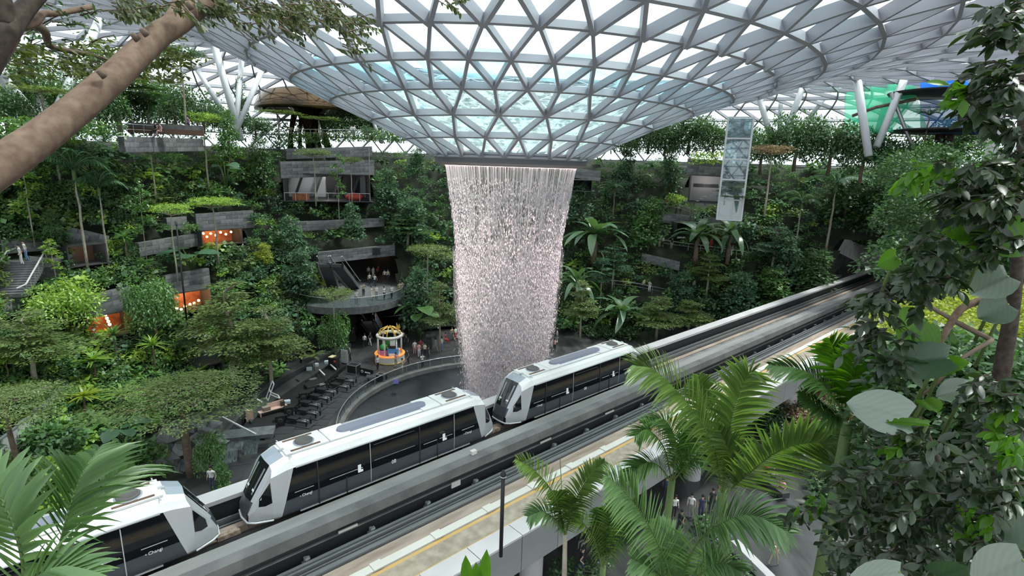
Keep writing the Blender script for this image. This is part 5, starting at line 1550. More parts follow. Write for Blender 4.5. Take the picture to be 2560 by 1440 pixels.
def belt(pts, label, hgt, seed): return hedge('shrub_belt', pts, label, hgt, 'lf_dark', .55, seed, 3.0)
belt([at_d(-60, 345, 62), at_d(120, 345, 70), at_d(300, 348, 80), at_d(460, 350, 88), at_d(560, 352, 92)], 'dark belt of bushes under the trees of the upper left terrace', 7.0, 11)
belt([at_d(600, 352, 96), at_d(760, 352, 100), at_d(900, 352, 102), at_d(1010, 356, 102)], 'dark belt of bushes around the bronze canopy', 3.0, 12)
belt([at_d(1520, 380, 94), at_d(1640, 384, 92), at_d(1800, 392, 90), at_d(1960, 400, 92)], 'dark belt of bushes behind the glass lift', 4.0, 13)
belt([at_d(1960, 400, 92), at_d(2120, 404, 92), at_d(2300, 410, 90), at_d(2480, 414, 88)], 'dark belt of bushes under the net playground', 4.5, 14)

_pd = Vector((pd.x, pd.y, 0)); _pn = Vector((-pd.y, pd.x, 0)) * tp_side
_p0 = Vector((pa.x, pa.y, 11.4))
hedge('hedge', [_p0 + _pn * 1.6 - _pd * 4, _p0 + _pn * 1.6 + _pd * 12, _p0 + _pn * 1.6 + _pd * 29], 'low green planting on top of the tunnel lintel', 1.0, 'lf_mid', .5, 15, 2.0)
hedge('hedge', [_p0 + _pn * 3.4 - _pd * 9, _p0 + _pn * 3.4 + _pd * 12, _p0 + _pn * 3.4 + _pd * 30], 'tall green climbers on the wall above the tunnel', 5.0, 'lf_mid', .6, 16, 1.2)
# ------------------------------------------------------------------ people
def person_mesh(pose, g):
    """one continuous body grown from a jointed skeleton; slots: skin, top, bottom, shoes"""
    v, e, r = [], [], []
    def a(p, rad, parent=None):
        v.append(p); r.append(rad)
        if parent is not None: e.append((parent, len(v) - 1))
        return len(v) - 1
    sit = pose == 'sit'
    hz = .50 if sit else .92
    lean = .04 if pose != 'photo' else .0
    pel = a((0, 0, hz), (.150, .110))
    wst = a((0, lean, hz + .20), (.130, .095), pel)
    chs = a((0, lean * 1.5, hz + .40), (.155, .105), wst)
    nck = a((0, lean * 2, hz + .56), (.055, .055), chs)
    hd0 = a((0, lean * 2 + .02, hz + .65), (.080, .090), nck)
    hd1 = a((0, lean * 2 + .01, hz + .76), (.072, .085), hd0)
    for s in (-1, 1):
        sh = a((s * .19, lean * 1.5, hz + .46), (.058, .058), chs)
        if pose == 'photo':
            el = a((s * .25, .16, hz + .30), (.042, .042), sh); wr_ = a((s * .10, .34, hz + .55), (.030, .030), el); a((s * .05, .38, hz + .63), (.034, .028), wr_)
        elif pose == 'walk':
            el = a((s * .24, -s * .10, hz + .20), (.042, .042), sh); wr_ = a((s * .24, -s * .02 + .10, hz + .0), (.030, .030), el); a((s * .23, -s * .02 + .14, hz - .08), (.034, .026), wr_)
        elif pose == 'wave':
            up_ = s > 0
            el = a((s * .30, .05, hz + (.55 if up_ else .20)), (.042, .042), sh); wr_ = a((s * .30, .10, hz + (.80 if up_ else -.02)), (.030, .030), el); a((s * .29, .11, hz + (.88 if up_ else -.10)), (.034, .026), wr_)
        else:
            el = a((s * .25, -.03, hz + .19), (.042, .042), sh); wr_ = a((s * .24, .09 if not sit else .2, hz - .03 if not sit else hz + .08), (.030, .030), el); a((s * .23, .13 if not sit else .27, hz - .11 if not sit else hz + .06), (.034, .026), wr_)
        hp = a((s * .09, 0, hz - .06), (.095, .095), pel)
        if sit:
            kn = a((s * .11, .42, hz - .02), (.065, .065), hp); an = a((s * .11, .44, .09), (.042, .042), kn); a((s * .12, .58, .04), (.04, .03), an)
        else:
            st_ = .22 * s if pose == 'walk' else .02 * s
            kn = a((s * .10, st_ * .6 + .03, hz * .52), (.065, .065), hp); an = a((s * .10, st_ - (.06 if st_ < 0 else 0), .09 + (.05 if pose == 'walk' and st_ < 0 else 0)), (.042, .042), kn)
            a((s * .11, st_ + .13, .04), (.042, .032), an)
    me = bpy.data.meshes.new('person_skeleton'); me.from_pydata(v, e, [])
    o = bpy.data.objects.new('person_skeleton', me); COL.objects.link(o)
    m = o.modifiers.new('skin', 'SKIN')
    for i, sv in enumerate(me.skin_vertices[0].data): sv.radius = r[i]; sv.use_root = (i == 0)
    o.modifiers.new('sub', 'SUBSURF').levels = 1
    dg = bpy.context.evaluated_depsgraph_get()
    out = bpy.data.meshes.new_from_object(o.evaluated_get(dg)); out.name = 'person'
    bpy.data.objects.remove(o)
    for k in ('skin_a', 'cloth_white', 'cloth_dark', 'shoe'): out.materials.append(MATS[k])
    mi = []
    for p in out.polygons:
        c = p.center
        if c.z > hz + .54: s_ = 0
        elif abs(c.x) > .165 and c.z > hz - .2 and (abs(c.x) > .235 or pose == 'photo' and c.y > .2): s_ = 0
        elif c.z < .10 : s_ = 3
        elif c.z < hz + .05: s_ = 2
        else: s_ = 1
        if pose in ('photo',) and c.y > .18 and c.z > hz + .1: s_ = 0
        mi.append(s_)
    out.polygons.foreach_set('material_index', mi)
    out.polygons.foreach_set('use_smooth', [True] * len(mi))
    hair = MB().ball((0, lean * 2 - .015, hz + .77), (.098, .108, .10), 10)
    hm = hair.mesh('hair', MATS['hair'])
    return out, hm
for n_, c_ in (('skin_a', (.52, .34, .25)), ('skin_b', (.38, .24, .17)), ('cloth_white', (.72, .72, .70)), ('cloth_cream', (.60, .54, .44)), ('cloth_dark', (.03, .03, .035)), ('cloth_navy', (.04, .05, .10)),
               ('cloth_red', (.45, .04, .04)), ('cloth_pink', (.62, .34, .36)), ('cloth_blue', (.16, .28, .48)), ('cloth_grey', (.25, .25, .26)), ('cloth_khaki', (.34, .29, .21)), ('cloth_yellow', (.62, .55, .30)), ('cloth_purple', (.33, .18, .36)),
               ('shoe', (.10, .10, .10)), ('hair', (.015, .012, .01))): mat(n_, c_, .8)
mat('tote', (.5, .45, .38), .8)
gp2 = np.random.default_rng(5)
POSES = {k: person_mesh(k, gp2) for k in ('stand', 'walk', 'photo', 'wave', 'sit')}
ROTS = {'cam': math.pi, 'away': 0.0, 'left': math.pi / 2, 'right': -math.pi / 2}
def person(px, py, z, pose, top, bottom, label, group, face=None, d=None, s=1.0, bag=False):
    p = at_z(px, py, z) if d is None else at_d(px, py, d)
    e = empty('person', p, face if face is not None else gp2.uniform(-3.1, 3.1), label, 'person', group, scale=(s, s, s))
    me, hm = POSES[pose]
    o = link('body', me, e)
    for i, k in enumerate(('skin_a' if gp2.random() < .7 else 'skin_b', top, bottom, 'shoe')):
        o.material_slots[i].link = 'OBJECT'; o.material_slots[i].material = MATS[k]
    link('hair', hm, e)
    if bag: MB().box((0, -.20, 1.18), (.30, .16, .40)).build('backpack', MATS[bag], e)
    return e
G1 = 'onlookers on the round balcony'
to_fall = -2.3
PB = [
 (891, 760, 'stand', 'cloth_white', 'cloth_grey', 'person in white shirt at the left end of the balcony rail'),
 (909, 741, 'photo', 'cloth_khaki', 'cloth_dark', 'person in khaki photographing near the escalator foot'),
 (929, 750, 'photo', 'cloth_cream', 'cloth_cream', 'person in cream clothes raising arms at the balcony rail'),
 (941, 747, 'stand', 'cloth_white', 'cloth_khaki', 'person in white top and tan trousers at the balcony rail'),
 (961, 750, 'photo', 'cloth_white', 'cloth_dark', 'person in white shirt and black trousers at the balcony rail'),
 (979, 747, 'stand', 'cloth_white', 'cloth_navy', 'person in white shirt and navy trousers near the balcony rail'),
 (999, 737, 'stand', 'cloth_yellow', 'cloth_khaki', 'person in yellow at the right end of the balcony'),
 (1005, 736, 'photo', 'cloth_cream', 'cloth_cream', 'person in cream at the right tip of the balcony'),
 (937, 716, 'wave', 'cloth_white', 'cloth_navy', 'person in white with one arm raised in the middle of the balcony'),
 (924, 713, 'stand', 'cloth_white', 'cloth_dark', 'person in white and black beside the arm-raising person'),
 (922, 694, 'stand', 'cloth_cream', 'cloth_dark', 'person in cream at the back of the balcony, leftmost of three'),
 (933, 695, 'stand', 'cloth_white', 'cloth_white', 'person in all white at the back of the balcony'),
 (945, 693, 'stand', 'cloth_red', 'cloth_dark', 'person in red at the back of the balcony'),
 (962, 703, 'stand', 'cloth_white', 'cloth_dark', 'left person of the pair in white behind the balcony crowd'),
 (970, 703, 'stand', 'cloth_cream', 'cloth_navy', 'right person of the pair in pale tops behind the balcony crowd')]
for x, y, po, a_, b_, lab in PB: person(x, y, 5.2, po, a_, b_, lab, G1, to_fall + gp2.normal() * .5)
G2 = 'visitors on the plaza floor'
PP = [
 (886, 850, 'walk', 'cloth_dark', 'cloth_dark', 'person in black walking under the balcony'),
 (912, 869, 'walk', 'cloth_white', 'cloth_dark', 'person in white top and black shorts left of the kiosk'),
 (925, 864, 'walk', 'cloth_dark', 'cloth_white', 'person in black top and pale trousers left of the kiosk'),
 (876, 901, 'stand', 'cloth_grey', 'cloth_dark', 'person in grey beside the notice board'),
 (944, 927, 'stand', 'cloth_white', 'cloth_dark', 'person in white standing behind the black banner'),
 (990, 919, 'photo', 'cloth_pink', 'cloth_khaki', 'person in pink photographing in front of the kiosk'),
 (1006, 935, 'photo', 'cloth_khaki', 'cloth_cream', 'person in tan photographing at the pool rail'),
 (1021, 910, 'stand', 'cloth_dark', 'cloth_dark', 'person all in black right of the kiosk'),
 (1037, 886, 'stand', 'cloth_white', 'cloth_pink', 'person in white and pink facing the fall right of the kiosk'),
 (1052, 882, 'stand', 'cloth_red', 'cloth_dark', 'person in dark red top behind the rail crowd'),
 (1056, 921, 'photo', 'cloth_white', 'cloth_dark', 'person in white and black photographing at the pool rail'),
 (1070, 902, 'stand', 'cloth_dark', 'cloth_navy', 'person in black right of the photographing person at the rail'),
 (1062, 893, 'stand', 'cloth_cream', 'cloth_dark', 'person in cream behind the photographing person at the rail'),
 (1048, 893, 'stand', 'cloth_pink', 'cloth_white', 'person in pink between white and red tops'),
 (1091, 881, 'walk', 'cloth_grey', 'cloth_grey', 'person in grey left of the pale tree trunk'),
 (1105, 877, 'stand', 'cloth_cream', 'cloth_blue', 'person in cream right of the pale tree trunk'),
 (1112, 857, 'sit', 'cloth_red', 'cloth_red', 'seated person in bright red'),
 (1129, 850, 'stand', 'cloth_yellow', 'cloth_grey', 'person in pale yellow beside the red skirt'),
 (1139, 850, 'stand', 'cloth_white', 'cloth_red', 'person in white top and red skirt'),
 (1146, 848, 'stand', 'cloth_white', 'cloth_white', 'person wrapped in white next to the red skirt'),
 (1149, 871, 'stand', 'cloth_grey', 'cloth_dark', 'person in grey with cart left of the waterfall'),
 (1157, 875, 'stand', 'cloth_grey', 'cloth_grey', 'person in light grey nearest the waterfall base'),
 (1007, 860, 'stand', 'cloth_white', 'cloth_dark', 'person in white just behind the kiosk'),
 (1016, 871, 'stand', 'cloth_dark', 'cloth_dark', 'person in black just behind the kiosk'),
 (1372, 868, 'stand', 'cloth_pink', 'cloth_grey', 'person in pink right of the waterfall base'),
 (1393, 855, 'stand', 'cloth_white', 'cloth_khaki', 'person in white among the trunks right of the waterfall'),
 (1386, 880, 'photo', 'cloth_pink', 'cloth_dark', 'person in pale pink above the train roof'),
 (1376, 885, 'stand', 'cloth_grey', 'cloth_dark', 'person in grey above the train roof')]
for x, y, po, a_, b_, lab in PP: person(x, y, .02, po, a_, b_, lab, G2)
G3 = 'visitors on the paving under the viaduct'
PQ = [
 (1932, 1413, 'walk', 'cloth_pink', 'cloth_khaki', 'person in pink with black hair walking on the paving at lower right', 'tote'),
 (1776, 1279, 'stand', 'cloth_dark', 'cloth_dark', 'person in black by the white pier', None),
 (1797, 1252, 'stand', 'cloth_dark', 'cloth_navy', 'person in dark clothes behind the person by the pier', None),
 (1725, 1292, 'stand', 'cloth_white', 'cloth_grey', 'person in white left of the white pier', None),
 (1750, 1296, 'stand', 'cloth_navy', 'cloth_navy', 'person in navy left of the white pier', None),
 (1914, 1196, 'sit', 'cloth_red', 'cloth_dark', 'seated person in red on the far bench', None),
 (1930, 1206, 'sit', 'cloth_cream', 'cloth_dark', 'seated person in cream on the far bench', None),
 (1953, 1236, 'sit', 'cloth_pink', 'cloth_dark', 'seated person in pink at the bench end', None),
 (2118, 1420, 'stand', 'cloth_white', 'cloth_pink', 'person in white half hidden by leaves at lower right', None),
 (1450, 1437, 'walk', 'cloth_dark', 'cloth_navy', 'person in black by the bottom picture edge', None),
 (1442, 1362, 'sit', 'cloth_dark', 'cloth_dark', 'left seated person in black under the viaduct', None),
 (1462, 1368, 'sit', 'cloth_dark', 'cloth_grey', 'right seated person in black under the viaduct', None),
 (1663, 1250, 'walk', 'cloth_navy', 'cloth_dark', 'person in navy walking below the middle palms', None),
 (1683, 1296, 'stand', 'cloth_white', 'cloth_dark', 'person in white behind the middle palms', None),
 (1697, 1338, 'walk', 'cloth_dark', 'cloth_dark', 'person in black behind the middle palms', None),
 (1670, 1225, 'walk', 'cloth_dark', 'cloth_dark', 'small far person in black below the viaduct edge', None)]
for x, y, po, a_, b_, lab, bg_ in PQ: person(x, y, .02, po, a_, b_, lab, G3, bag=bg_ or False)
G4 = 'people on the terraces'
def tperson(x, y, po, a_, b_, lab, d=None, up=0.0, **k):
    p = on_bowl(x, y) if d is None else at_d(x, y, d)
    e = person(x, y, 0, po, a_, b_, lab, G4, d=math.hypot(p.x, p.y), **k); return e
wp_ = on_bowl(58, 664)
tperson(56, 662, 'stand', 'cloth_white', 'cloth_white', 'person in long white dress at the stair top', face=math.pi * .8)
tperson(68, 652, 'stand', 'cloth_white', 'cloth_blue', 'person in white hat behind the person in the white dress', face=math.pi * .8)
tperson(392, 339, 'sit', 'cloth_dark', 'cloth_dark', 'person in black sitting on the top terrace bench', d=66, face=math.pi * .8)
tperson(404, 340, 'sit', 'cloth_pink', 'cloth_pink', 'person in pink sitting on the top terrace bench', d=66, face=math.pi * .8)
tperson(474, 330, 'stand', 'cloth_purple', 'cloth_dark', 'person in purple at the end of the top terrace', d=72, face=math.pi * .8)
for x, y, a_, b_, lab in ((1668, 520, 'cloth_red', 'cloth_khaki', 'leftmost onlooker in red on the right landing'), (1684, 521, 'cloth_white', 'cloth_cream', 'second onlooker in white on the right landing'), (1697, 523, 'cloth_yellow', 'cloth_white', 'third onlooker in yellow on the right landing'),
                          (1734, 514, 'cloth_navy', 'cloth_navy', 'person in navy seated below the glass lift'), (1762, 514, 'cloth_blue', 'cloth_dark', 'person in blue seated below the glass lift'),
                          (1648, 618, 'cloth_white', 'cloth_cream', 'left of two people in white at the mid walkway'), (1656, 618, 'cloth_white', 'cloth_dark', 'right of two people in white at the mid walkway'), (1678, 622, 'cloth_dark', 'cloth_khaki', 'person in black near the paddle-leaved palm'),
                          (1776, 624, 'cloth_red', 'cloth_red', 'person in red behind the paddle-leaved pair'), (1828, 640, 'cloth_grey', 'cloth_white', 'person in grey right of the paddle-leaved pair'),
                          (1608, 725, 'cloth_yellow', 'cloth_dark', 'person in yellow on the lower right walkway'), (1623, 730, 'cloth_cream', 'cloth_white', 'person in cream leaning on the lower right walkway rail'), (1733, 728, 'cloth_grey', 'cloth_dark', 'person in grey under the trees by the guideway')):
    tperson(x, y, 'stand', a_, b_, lab, face=math.pi + gp2.normal() * .4)
person(533, 1228, 2.2, 'stand', 'cloth_white', 'cloth_navy', 'person in white top behind the parapet between two train cars', G4, face=math.pi)
for x, y, lab in ((880, 342, 'left far person by the top terrace railing'), (886, 342, 'right far person by the top terrace railing')): person(x, y, 0, 'stand', 'cloth_white', 'cloth_grey', lab, G4, d=88)

# ------------------------------------------------------------------ railings on the terraces
def railing(pts, label, h=1.05, posts=1.6, glass=True):
    P3 = [Vector(p) for p in pts]
    e = empty('railing', P3[0], 0, label, 'railing', 'terrace railings')
    P3 = [p - P3[0] for p in P3]
    MB().tube([p + Vector((0, 0, h)) for p in P3], .045, 6).build('handrail', MATS['rail'], e)
    MB().tube([p + Vector((0, 0, h * .55)) for p in P3], .025, 5).build('mid_rail', MATS['rail'], e)
    for i in range(len(P3) - 1):
        n = max(1, int((P3[i + 1] - P3[i]).length / posts))
        for k in range(n + 1):
            p = P3[i].lerp(P3[i + 1], k / n); MB().bar(p, p + Vector((0, 0, h)), .05).build('post', MATS['steel'], e)
railing([at_d(308, 339, 61.6), at_d(505, 345, 75.6)], 'steel railing on the top left stone parapet')
railing([at_d(715, 342, 87), at_d(920, 342, 90)], 'thin railing on the top terrace behind the waterfall')
a_ = [on_bowl(x, y) for x, y in ((1636, 524), (1680, 524), (1724, 538))]
railing(a_, 'railing in front of the onlookers on the right landing')
a_ = [on_bowl(x, y) for x, y in ((1625, 612), (1690, 622), (1780, 634), (1870, 648))]
railing(a_, 'long railing of the mid walkway on the right slope')
a_ = [on_bowl(x, y) for x, y in ((1480, 712), (1590, 726), (1670, 742))]
railing(a_, 'railing of the lower walkway on the right slope')
bx_ = at_d(418, 338, 67)
bn = empty('planter_bench', bx_, .5, 'rust-red planter bench behind the top left railing', 'bench')
MB().box((0, 0, .35), (6.5, .8, .5)).build('seat', MATS['vent'], bn); MB().box((0, .5, .6), (6.5, .3, 1.0)).build('planter', MATS['stone_c'], bn)

# ------------------------------------------------------------------ kiosk
kp = at_z(975, 900, .02)
kk = empty('flower_kiosk', kp, 0, 'round white kiosk with golden garland dome and colourful tubs', 'kiosk')
mat('kiosk_white', (.72, .69, .64), .4); mat('gold', (.72, .46, .10), .4, metal=.3); mat('orange_trim', (.85, .25, .05), .5, emit=.6, ecol=(1, .35, .08))
mat('tub_pink', (.72, .16, .38), .5); mat('tub_blue', (.10, .32, .68), .5); mat('green_toy', (.04, .38, .08), .5)
MB().lathe([(1.62, 0), (1.62, .75), (1.5, .78), (0, .78)], 40, smooth=False).build('base', MATS['kiosk_white'], kk)
MB().lathe([(1.66, .02), (1.68, .10), (1.62, .12)], 40).build('lower_trim', MATS['gold'], kk)
MB().lathe([(1.60, .78), (1.70, .88), (1.60, .98), (1.30, .9)], 40, closed=True).build('garland', MATS['orange_trim'], kk)
for k in range(6):
    a = k * math.pi / 3 + .3
    MB().tube([(1.28 * math.cos(a), 1.28 * math.sin(a), .78), (1.28 * math.cos(a), 1.28 * math.sin(a), 2.85)], .10, 10).build('pillar', MATS['kiosk_white'], kk)
MB().lathe([(1.12, 2.85), (1.45, 2.80), (1.50, 3.0), (1.40, 3.12), (1.12, 3.05)], 40, closed=True).build('ring_beam', MATS['kiosk_white'], kk)
for k in range(8):
    a = k * math.pi / 4
    MB().tube([(1.3 * math.cos(a), 1.3 * math.sin(a), 3.05), (1.0 * math.cos(a), 1.0 * math.sin(a), 3.6), (.3 * math.cos(a), .3 * math.sin(a), 3.95)], .07, 6).build('dome_rib', MATS['gold'], kk)
gl_ = np.random.default_rng(9)
for k in range(16):
    a = gl_.random() * 6.28; r = gl_.uniform(.4, 1.2)
    MB().ball((r * math.cos(a), r * math.sin(a), 3.9 - .35 * r), (.16, .16, .10), 6).build('gold_flower', MATS['gold'], kk)
MB().lathe([(.42, .8), (.5, 1.5), (.45, 1.5)], 16, (-.5, -.75, 0)).build('pink_tub', MATS['tub_pink'], kk)
MB().ball((-.5, -.75, 1.75), (.45, .45, .4), 10).build('tub_plant', MATS['green_toy'], kk)
MB().box((.55, -.8, 1.35), (1.15, .55, .7)).build('blue_tub', MATS['tub_blue'], kk)
MB().box((.55, -1.08, 1.02), (.8, .05, .3)).build('white_plate', MATS['white'], kk)
MB().ball((.5, -.7, 1.9), (.6, .4, .35), 10).build('tub_plant', MATS['bark_dk'], kk)
MB().ball((.0, .5, 2.0), (.6, .4, .6), 10).build('tub_plant', MATS['green_toy'], kk)
MB().box((.62, -1.25, 2.45), (.55, .06, .6)).build('sign_card', MATS['white'], kk)
MB().prism([(1.0, -.2, 3.6), (1.25, -.2, 3.9), (1.15, -.2, 4.35), (1.0, -.2, 4.1), (.85, -.2, 4.45), (.82, -.2, 3.9)], (0, .12, 0)).build('gold_ornament', MATS['gold'], kk)

# ------------------------------------------------------------------ stage with reformer benches
sg_ = empty('stage', at_z(740, 990, .02), 0, 'low black stage platform curving between garden and pool', 'stage', kind='thing')
poly = [at_z(x, y, .42) - sg_.location for x, y in ((606, 1068), (640, 1020), (700, 978), (765, 935), (820, 905), (866, 912), (812, 955), (752, 1002), (700, 1052), (660, 1090))]
MB().prism([Vector((p.x, p.y, 0)) for p in poly], (0, 0, .42)).build('platform', MATS['dark'], sg_)
poly2 = [at_z(x, y, .62) - sg_.location for x, y in ((612, 1040), (648, 1002), (705, 962), (770, 922), (815, 900), (832, 906), (782, 938), (720, 978), (664, 1016), (628, 1056))]
MB().prism([Vector((p.x, p.y, .42)) for p in poly2], (0, 0, .2)).build('upper_step', MATS['dark_grey'], sg_)
kerb = [at_z(x, y, 1.1) for x, y in ((560, 1085), (600, 1035), (640, 988), (700, 945), (760, 914), (820, 886), (874, 858))]
kw = empty('planter_wall', kerb[0] * 1.0 - Vector((0, 0, 1.1)), 0, 'dark curved planter wall behind the stage', kind='structure')
for i in range(len(kerb) - 1):
    m_ = (kerb[i] + kerb[i + 1]) / 2 - kw.location; dv = kerb[i + 1] - kerb[i]
    MB().box((m_.x, m_.y, .55), (dv.length + .05, .3, 1.1), math.atan2(dv.y, dv.x)).build('wall_block', MATS['dark_grey'], kw)
def reformer():
    e = empty('reformer_bench', (0, 0, 0))
    for y in (-.3, .3): MB().box((0, y, .32), (2.3, .07, .09)).build('side_rail', MATS['dark'], e)
    MB().box((-.45, 0, .42), (1.0, .55, .10)).build('carriage', MATS['dark'], e)
    for x in (-.95,):
        for y in (-.18, .18): MB().box((x, y, .55), (.12, .2, .28)).build('shoulder_rest', MATS['dark'], e)
    MB().tube([(.25, -.14, .36), (1.0, -.14, .36)], .05, 6).build('spring', MATS['rail'], e)
    MB().tube([(.25, .12, .36), (1.0, .12, .36)], .05, 6).build('spring', MATS['rail'], e)
    MB().tube([(1.05, -.3, .3), (1.1, -.3, .75), (1.1, .3, .75), (1.05, .3, .3)], .03, 6).build('foot_bar', MATS['dark_grey'], e)
    for x in (-1.05, 1.05):
        for y in (-.3, .3): MB().box((x, y, .16), (.09, .09, .32)).build('leg', MATS['dark'], e)
    MB().box((0, 0, .008), (2.9, 1.1, .016)).build('mat', MATS['dark_grey'], e)
    return e
rf0 = reformer()
RL = [(863, 957, 'topmost reformer bench near the pool rail'), (849, 971, 'second reformer bench down the pool side'), (815, 984, 'third reformer bench down the pool side'), (799, 1000, 'fourth reformer bench down the pool side'),
      (775, 1017, 'fifth reformer bench down the pool side'), (770, 1037, 'sixth reformer bench down the pool side'), (745, 1058, 'lowest reformer bench, next to the train roof'), (768, 960, 'reformer bench on the stage step, upper one'), (788, 974, 'reformer bench on the stage step, lower one')]
for i, (x, y, lab) in enumerate(RL):
    o = rf0 if i == 0 else copy_tree(rf0)
    p = at_z(x, y, .05); o.location = (p.x, p.y, .05 if i < 7 else .06); o.rotation_euler = (0, 0, (-.28 if i < 7 else .75) + gp2.normal() * .04)
    tag(o, lab, 'bench', 'reformer benches laid out by the pool')
def flightcase(x, y, w, h, lab):
    p = at_z(x, y, .02)
    e = empty('flight_case', p, -.35, lab, 'case', 'black flight cases')
    MB().box((0, 0, h / 2), (w, w * .7, h)).build('body', MATS['dark'], e)
    for sx in (-1, 1):
        for sy in (-1, 1):
            MB().box((sx * w / 2, sy * w * .35, h / 2), (.06, .06, h)).build('edge_strip', MATS['rail'], e)
        MB().box((sx * w / 2, 0, h), (.06, w * .7, .06)).build('edge_strip', MATS['rail'], e)
        MB().box((0, sx * w * .35, h), (w, .06, .06)).build('edge_strip', MATS['rail'], e)
        MB().box((0, sx * w * .35, .05), (w, .06, .06)).build('edge_strip', MATS['rail'], e)
flightcase(885, 932, 1.15, .95, 'larger black flight case with silver edges beside the notice board')
flightcase(954, 955, .9, .85, 'smaller black flight case at the pool rail')
p = at_z(862, 916, .02)
nb_ = empty('notice_board', p, -.35, 'pale grey notice board on a stand by the flight case', 'board')
MB().box((0, 0, 1.15), (.85, .05, 1.5)).build('panel', MATS['coping'], nb_)
for k in range(5): MB().box((0, -.03, 1.65 - k * .16), (.6 - .1 * (k % 2), .012, .05)).build('text_line', MATS['cloth_grey'], nb_)
MB().box((0, .1, .2), (.6, .5, .4)).build('foot', MATS['dark'], nb_)
p = at_z(916, 940, .02)
bn2 = empty('banner_panel', p, -.4, 'low black banner with a round white emblem', 'banner')
MB().box((0, 0, .4), (1.7, .08, .8)).build('panel', MATS['dark'], bn2)
MB().lathe([(.15, 0), (.15, .02), (.09, .02)], 16).build('emblem', MATS['letter'], bn2, loc=(-.5, -.05, .45)).rotation_euler = (math.pi / 2, 0, 0)
MB().box((.2, -.05, .42), (.7, .012, .13)).build('lettering_bar', MATS['letter'], bn2)
p = at_z(836, 928, .05)
cb = empty('black_cabinet', p, -.3, 'tall black cabinet with a yellow top at the stage end', 'cabinet')
MB().box((0, 0, .8), (.9, .7, 1.6)).build('body', MATS['dark'], cb); MB().box((-.2, 0, 1.63), (.5, .7, .06)).build('top_board', MATS['cloth_yellow'], cb)
MB().ball((.35, -.38, 1.25), (.16, .06, .14), 8).build('red_light', MATS['cloth_red'], cb)
p = at_z(935, 952, .05)
tb = empty('low_table', p, .2, 'black low trestle table by the pool rail', 'table')
MB().box((0, 0, .5), (1.5, .9, .06)).build('top', MATS['dark_grey'], tb)
for sx in (-1, 1): MB().bar((sx * .5, -.35, 0), (sx * .65, .35, .5), .05).build('leg', MATS['dark'], tb); MB().bar((sx * .65, -.35, .5), (sx * .5, .35, 0), .05).build('leg', MATS['dark'], tb)
mat('pink_wood', (.66, .44, .36), .6)
p = at_z(683, 1032, .45)
pb_ = empty('pink_bench', p, .78, 'pale pink slatted bench with a brown box on the stage', 'bench')
MB().box((0, 0, .38), (2.4, .5, .07)).build('seat', MATS['pink_wood'], pb_); MB().box((.3, .28, .62), (1.4, .07, .5)).build('backrest', MATS['pink_wood'], pb_)
for sx in (-1, 1):
    for sy in (-1, 1): MB().box((sx * 1.1, sy * .2, .18), (.08, .08, .36)).build('leg', MATS['pink_wood'], pb_)
MB().box((-.55, 0, .58), (.6, .42, .34)).build('box_seat', MATS['deck_brown'], pb_); MB().box((.85, .02, .62), (.3, .3, .42)).build('bottle_crate', MATS['bark_dk'], pb_)
p = at_z(625, 1052, .45)
o = MB().box((0, 0, .5), (.55, .35, 1.0), .5).box((0, -.19, .55), (.1, .02, .35), .5).build('pink_box', MATS['pink_wood'], loc=p); tag(o, 'upright pale pink box at the left end of the stage', 'box')
p = at_z(683, 996, .62)
fc = empty('frame_chair', p, .6, 'tilted white open frame chair on the stage step', 'chair')
for a, b in (((-.5, -.3, 0), (.1, -.3, 1.5)), ((-.5, .5, 0), (.1, .5, 1.5)), ((-.5, -.3, .02), (-.5, .5, .02)), ((.1, -.3, 1.5), (.1, .5, 1.5)), ((-.2, -.3, .75), (-.2, .5, .75)), ((.5, -.3, 0), (-.3, -.3, .6)), ((.5, .5, 0), (-.3, .5, .6)), ((.5, -.3, .02), (.5, .5, .02))):
    MB().bar(a, b, .08).build('frame_bar', MATS['white'], fc)
for k, (x0, y0, x1, y1) in enumerate(((634, 993, 655, 1006), (798, 924, 812, 938), (826, 911, 840, 924), (738, 926, 748, 922))):
    a, b = at_z(x0, y0, .9), at_z(x1, y1, .7)
    e = empty('light_bar', a, 0, ['white light bar at the left of the stage', 'white light bar in the middle of the stage', 'white light bar leaning on the black cabinet', 'short white light bar by the planter wall'][k], 'light bar', 'white light bars on the stage')
    MB().bar((0, 0, 0), b - a, .11).build('tube', MATS['white'], e); MB().box((0, 0, -.35), (.08, .08, .7)).build('stand', MATS['dark'], e)
for k, (x, y, lab) in enumerate(((773, 925, 'pale blue box on the stage back'), (718, 1008, 'pale blue crate on the stage front edge'), (790, 915, 'white folded cloth on the stage back'), (818, 908, 'white lamp head beside the black cabinet'))):
    e = MB().box((0, 0, .12), (.55, .4, .24), .4).box((0, 0, .26), (.45, .3, .06), .4).build('stage_crate', MATS['lift_box'] if 'lift_box' in MATS else mat('lift_box', (.62, .70, .74), .5), loc=at_z(x, y, .64)); tag(e, lab, 'crate', 'small pale things on the stage')
for k, (x, y, lab) in enumerate(((648, 1092, 'black loudspeaker at the low end of the stage, left'), (675, 1090, 'black loudspeaker at the low end of the stage, right'), (700, 1062, 'black box on the stage edge below the pink bench'), (722, 1040, 'black box on the stage edge above the benches'), (758, 1003, 'black box beside the stage step'))):
    e = empty('loudspeaker', at_z(x, y, .05), .5, lab, 'loudspeaker', 'black loudspeakers by the stage')
    MB().box((0, 0, .45), (.7, .6, .9)).build('cabinet', MATS['dark'], e); MB().lathe([(.22, 0), (.2, .03), (.05, .0)], 14).build('cone', MATS['dark_grey'], e, loc=(0, -.31, .5)).rotation_euler = (math.pi / 2, 0, 0)
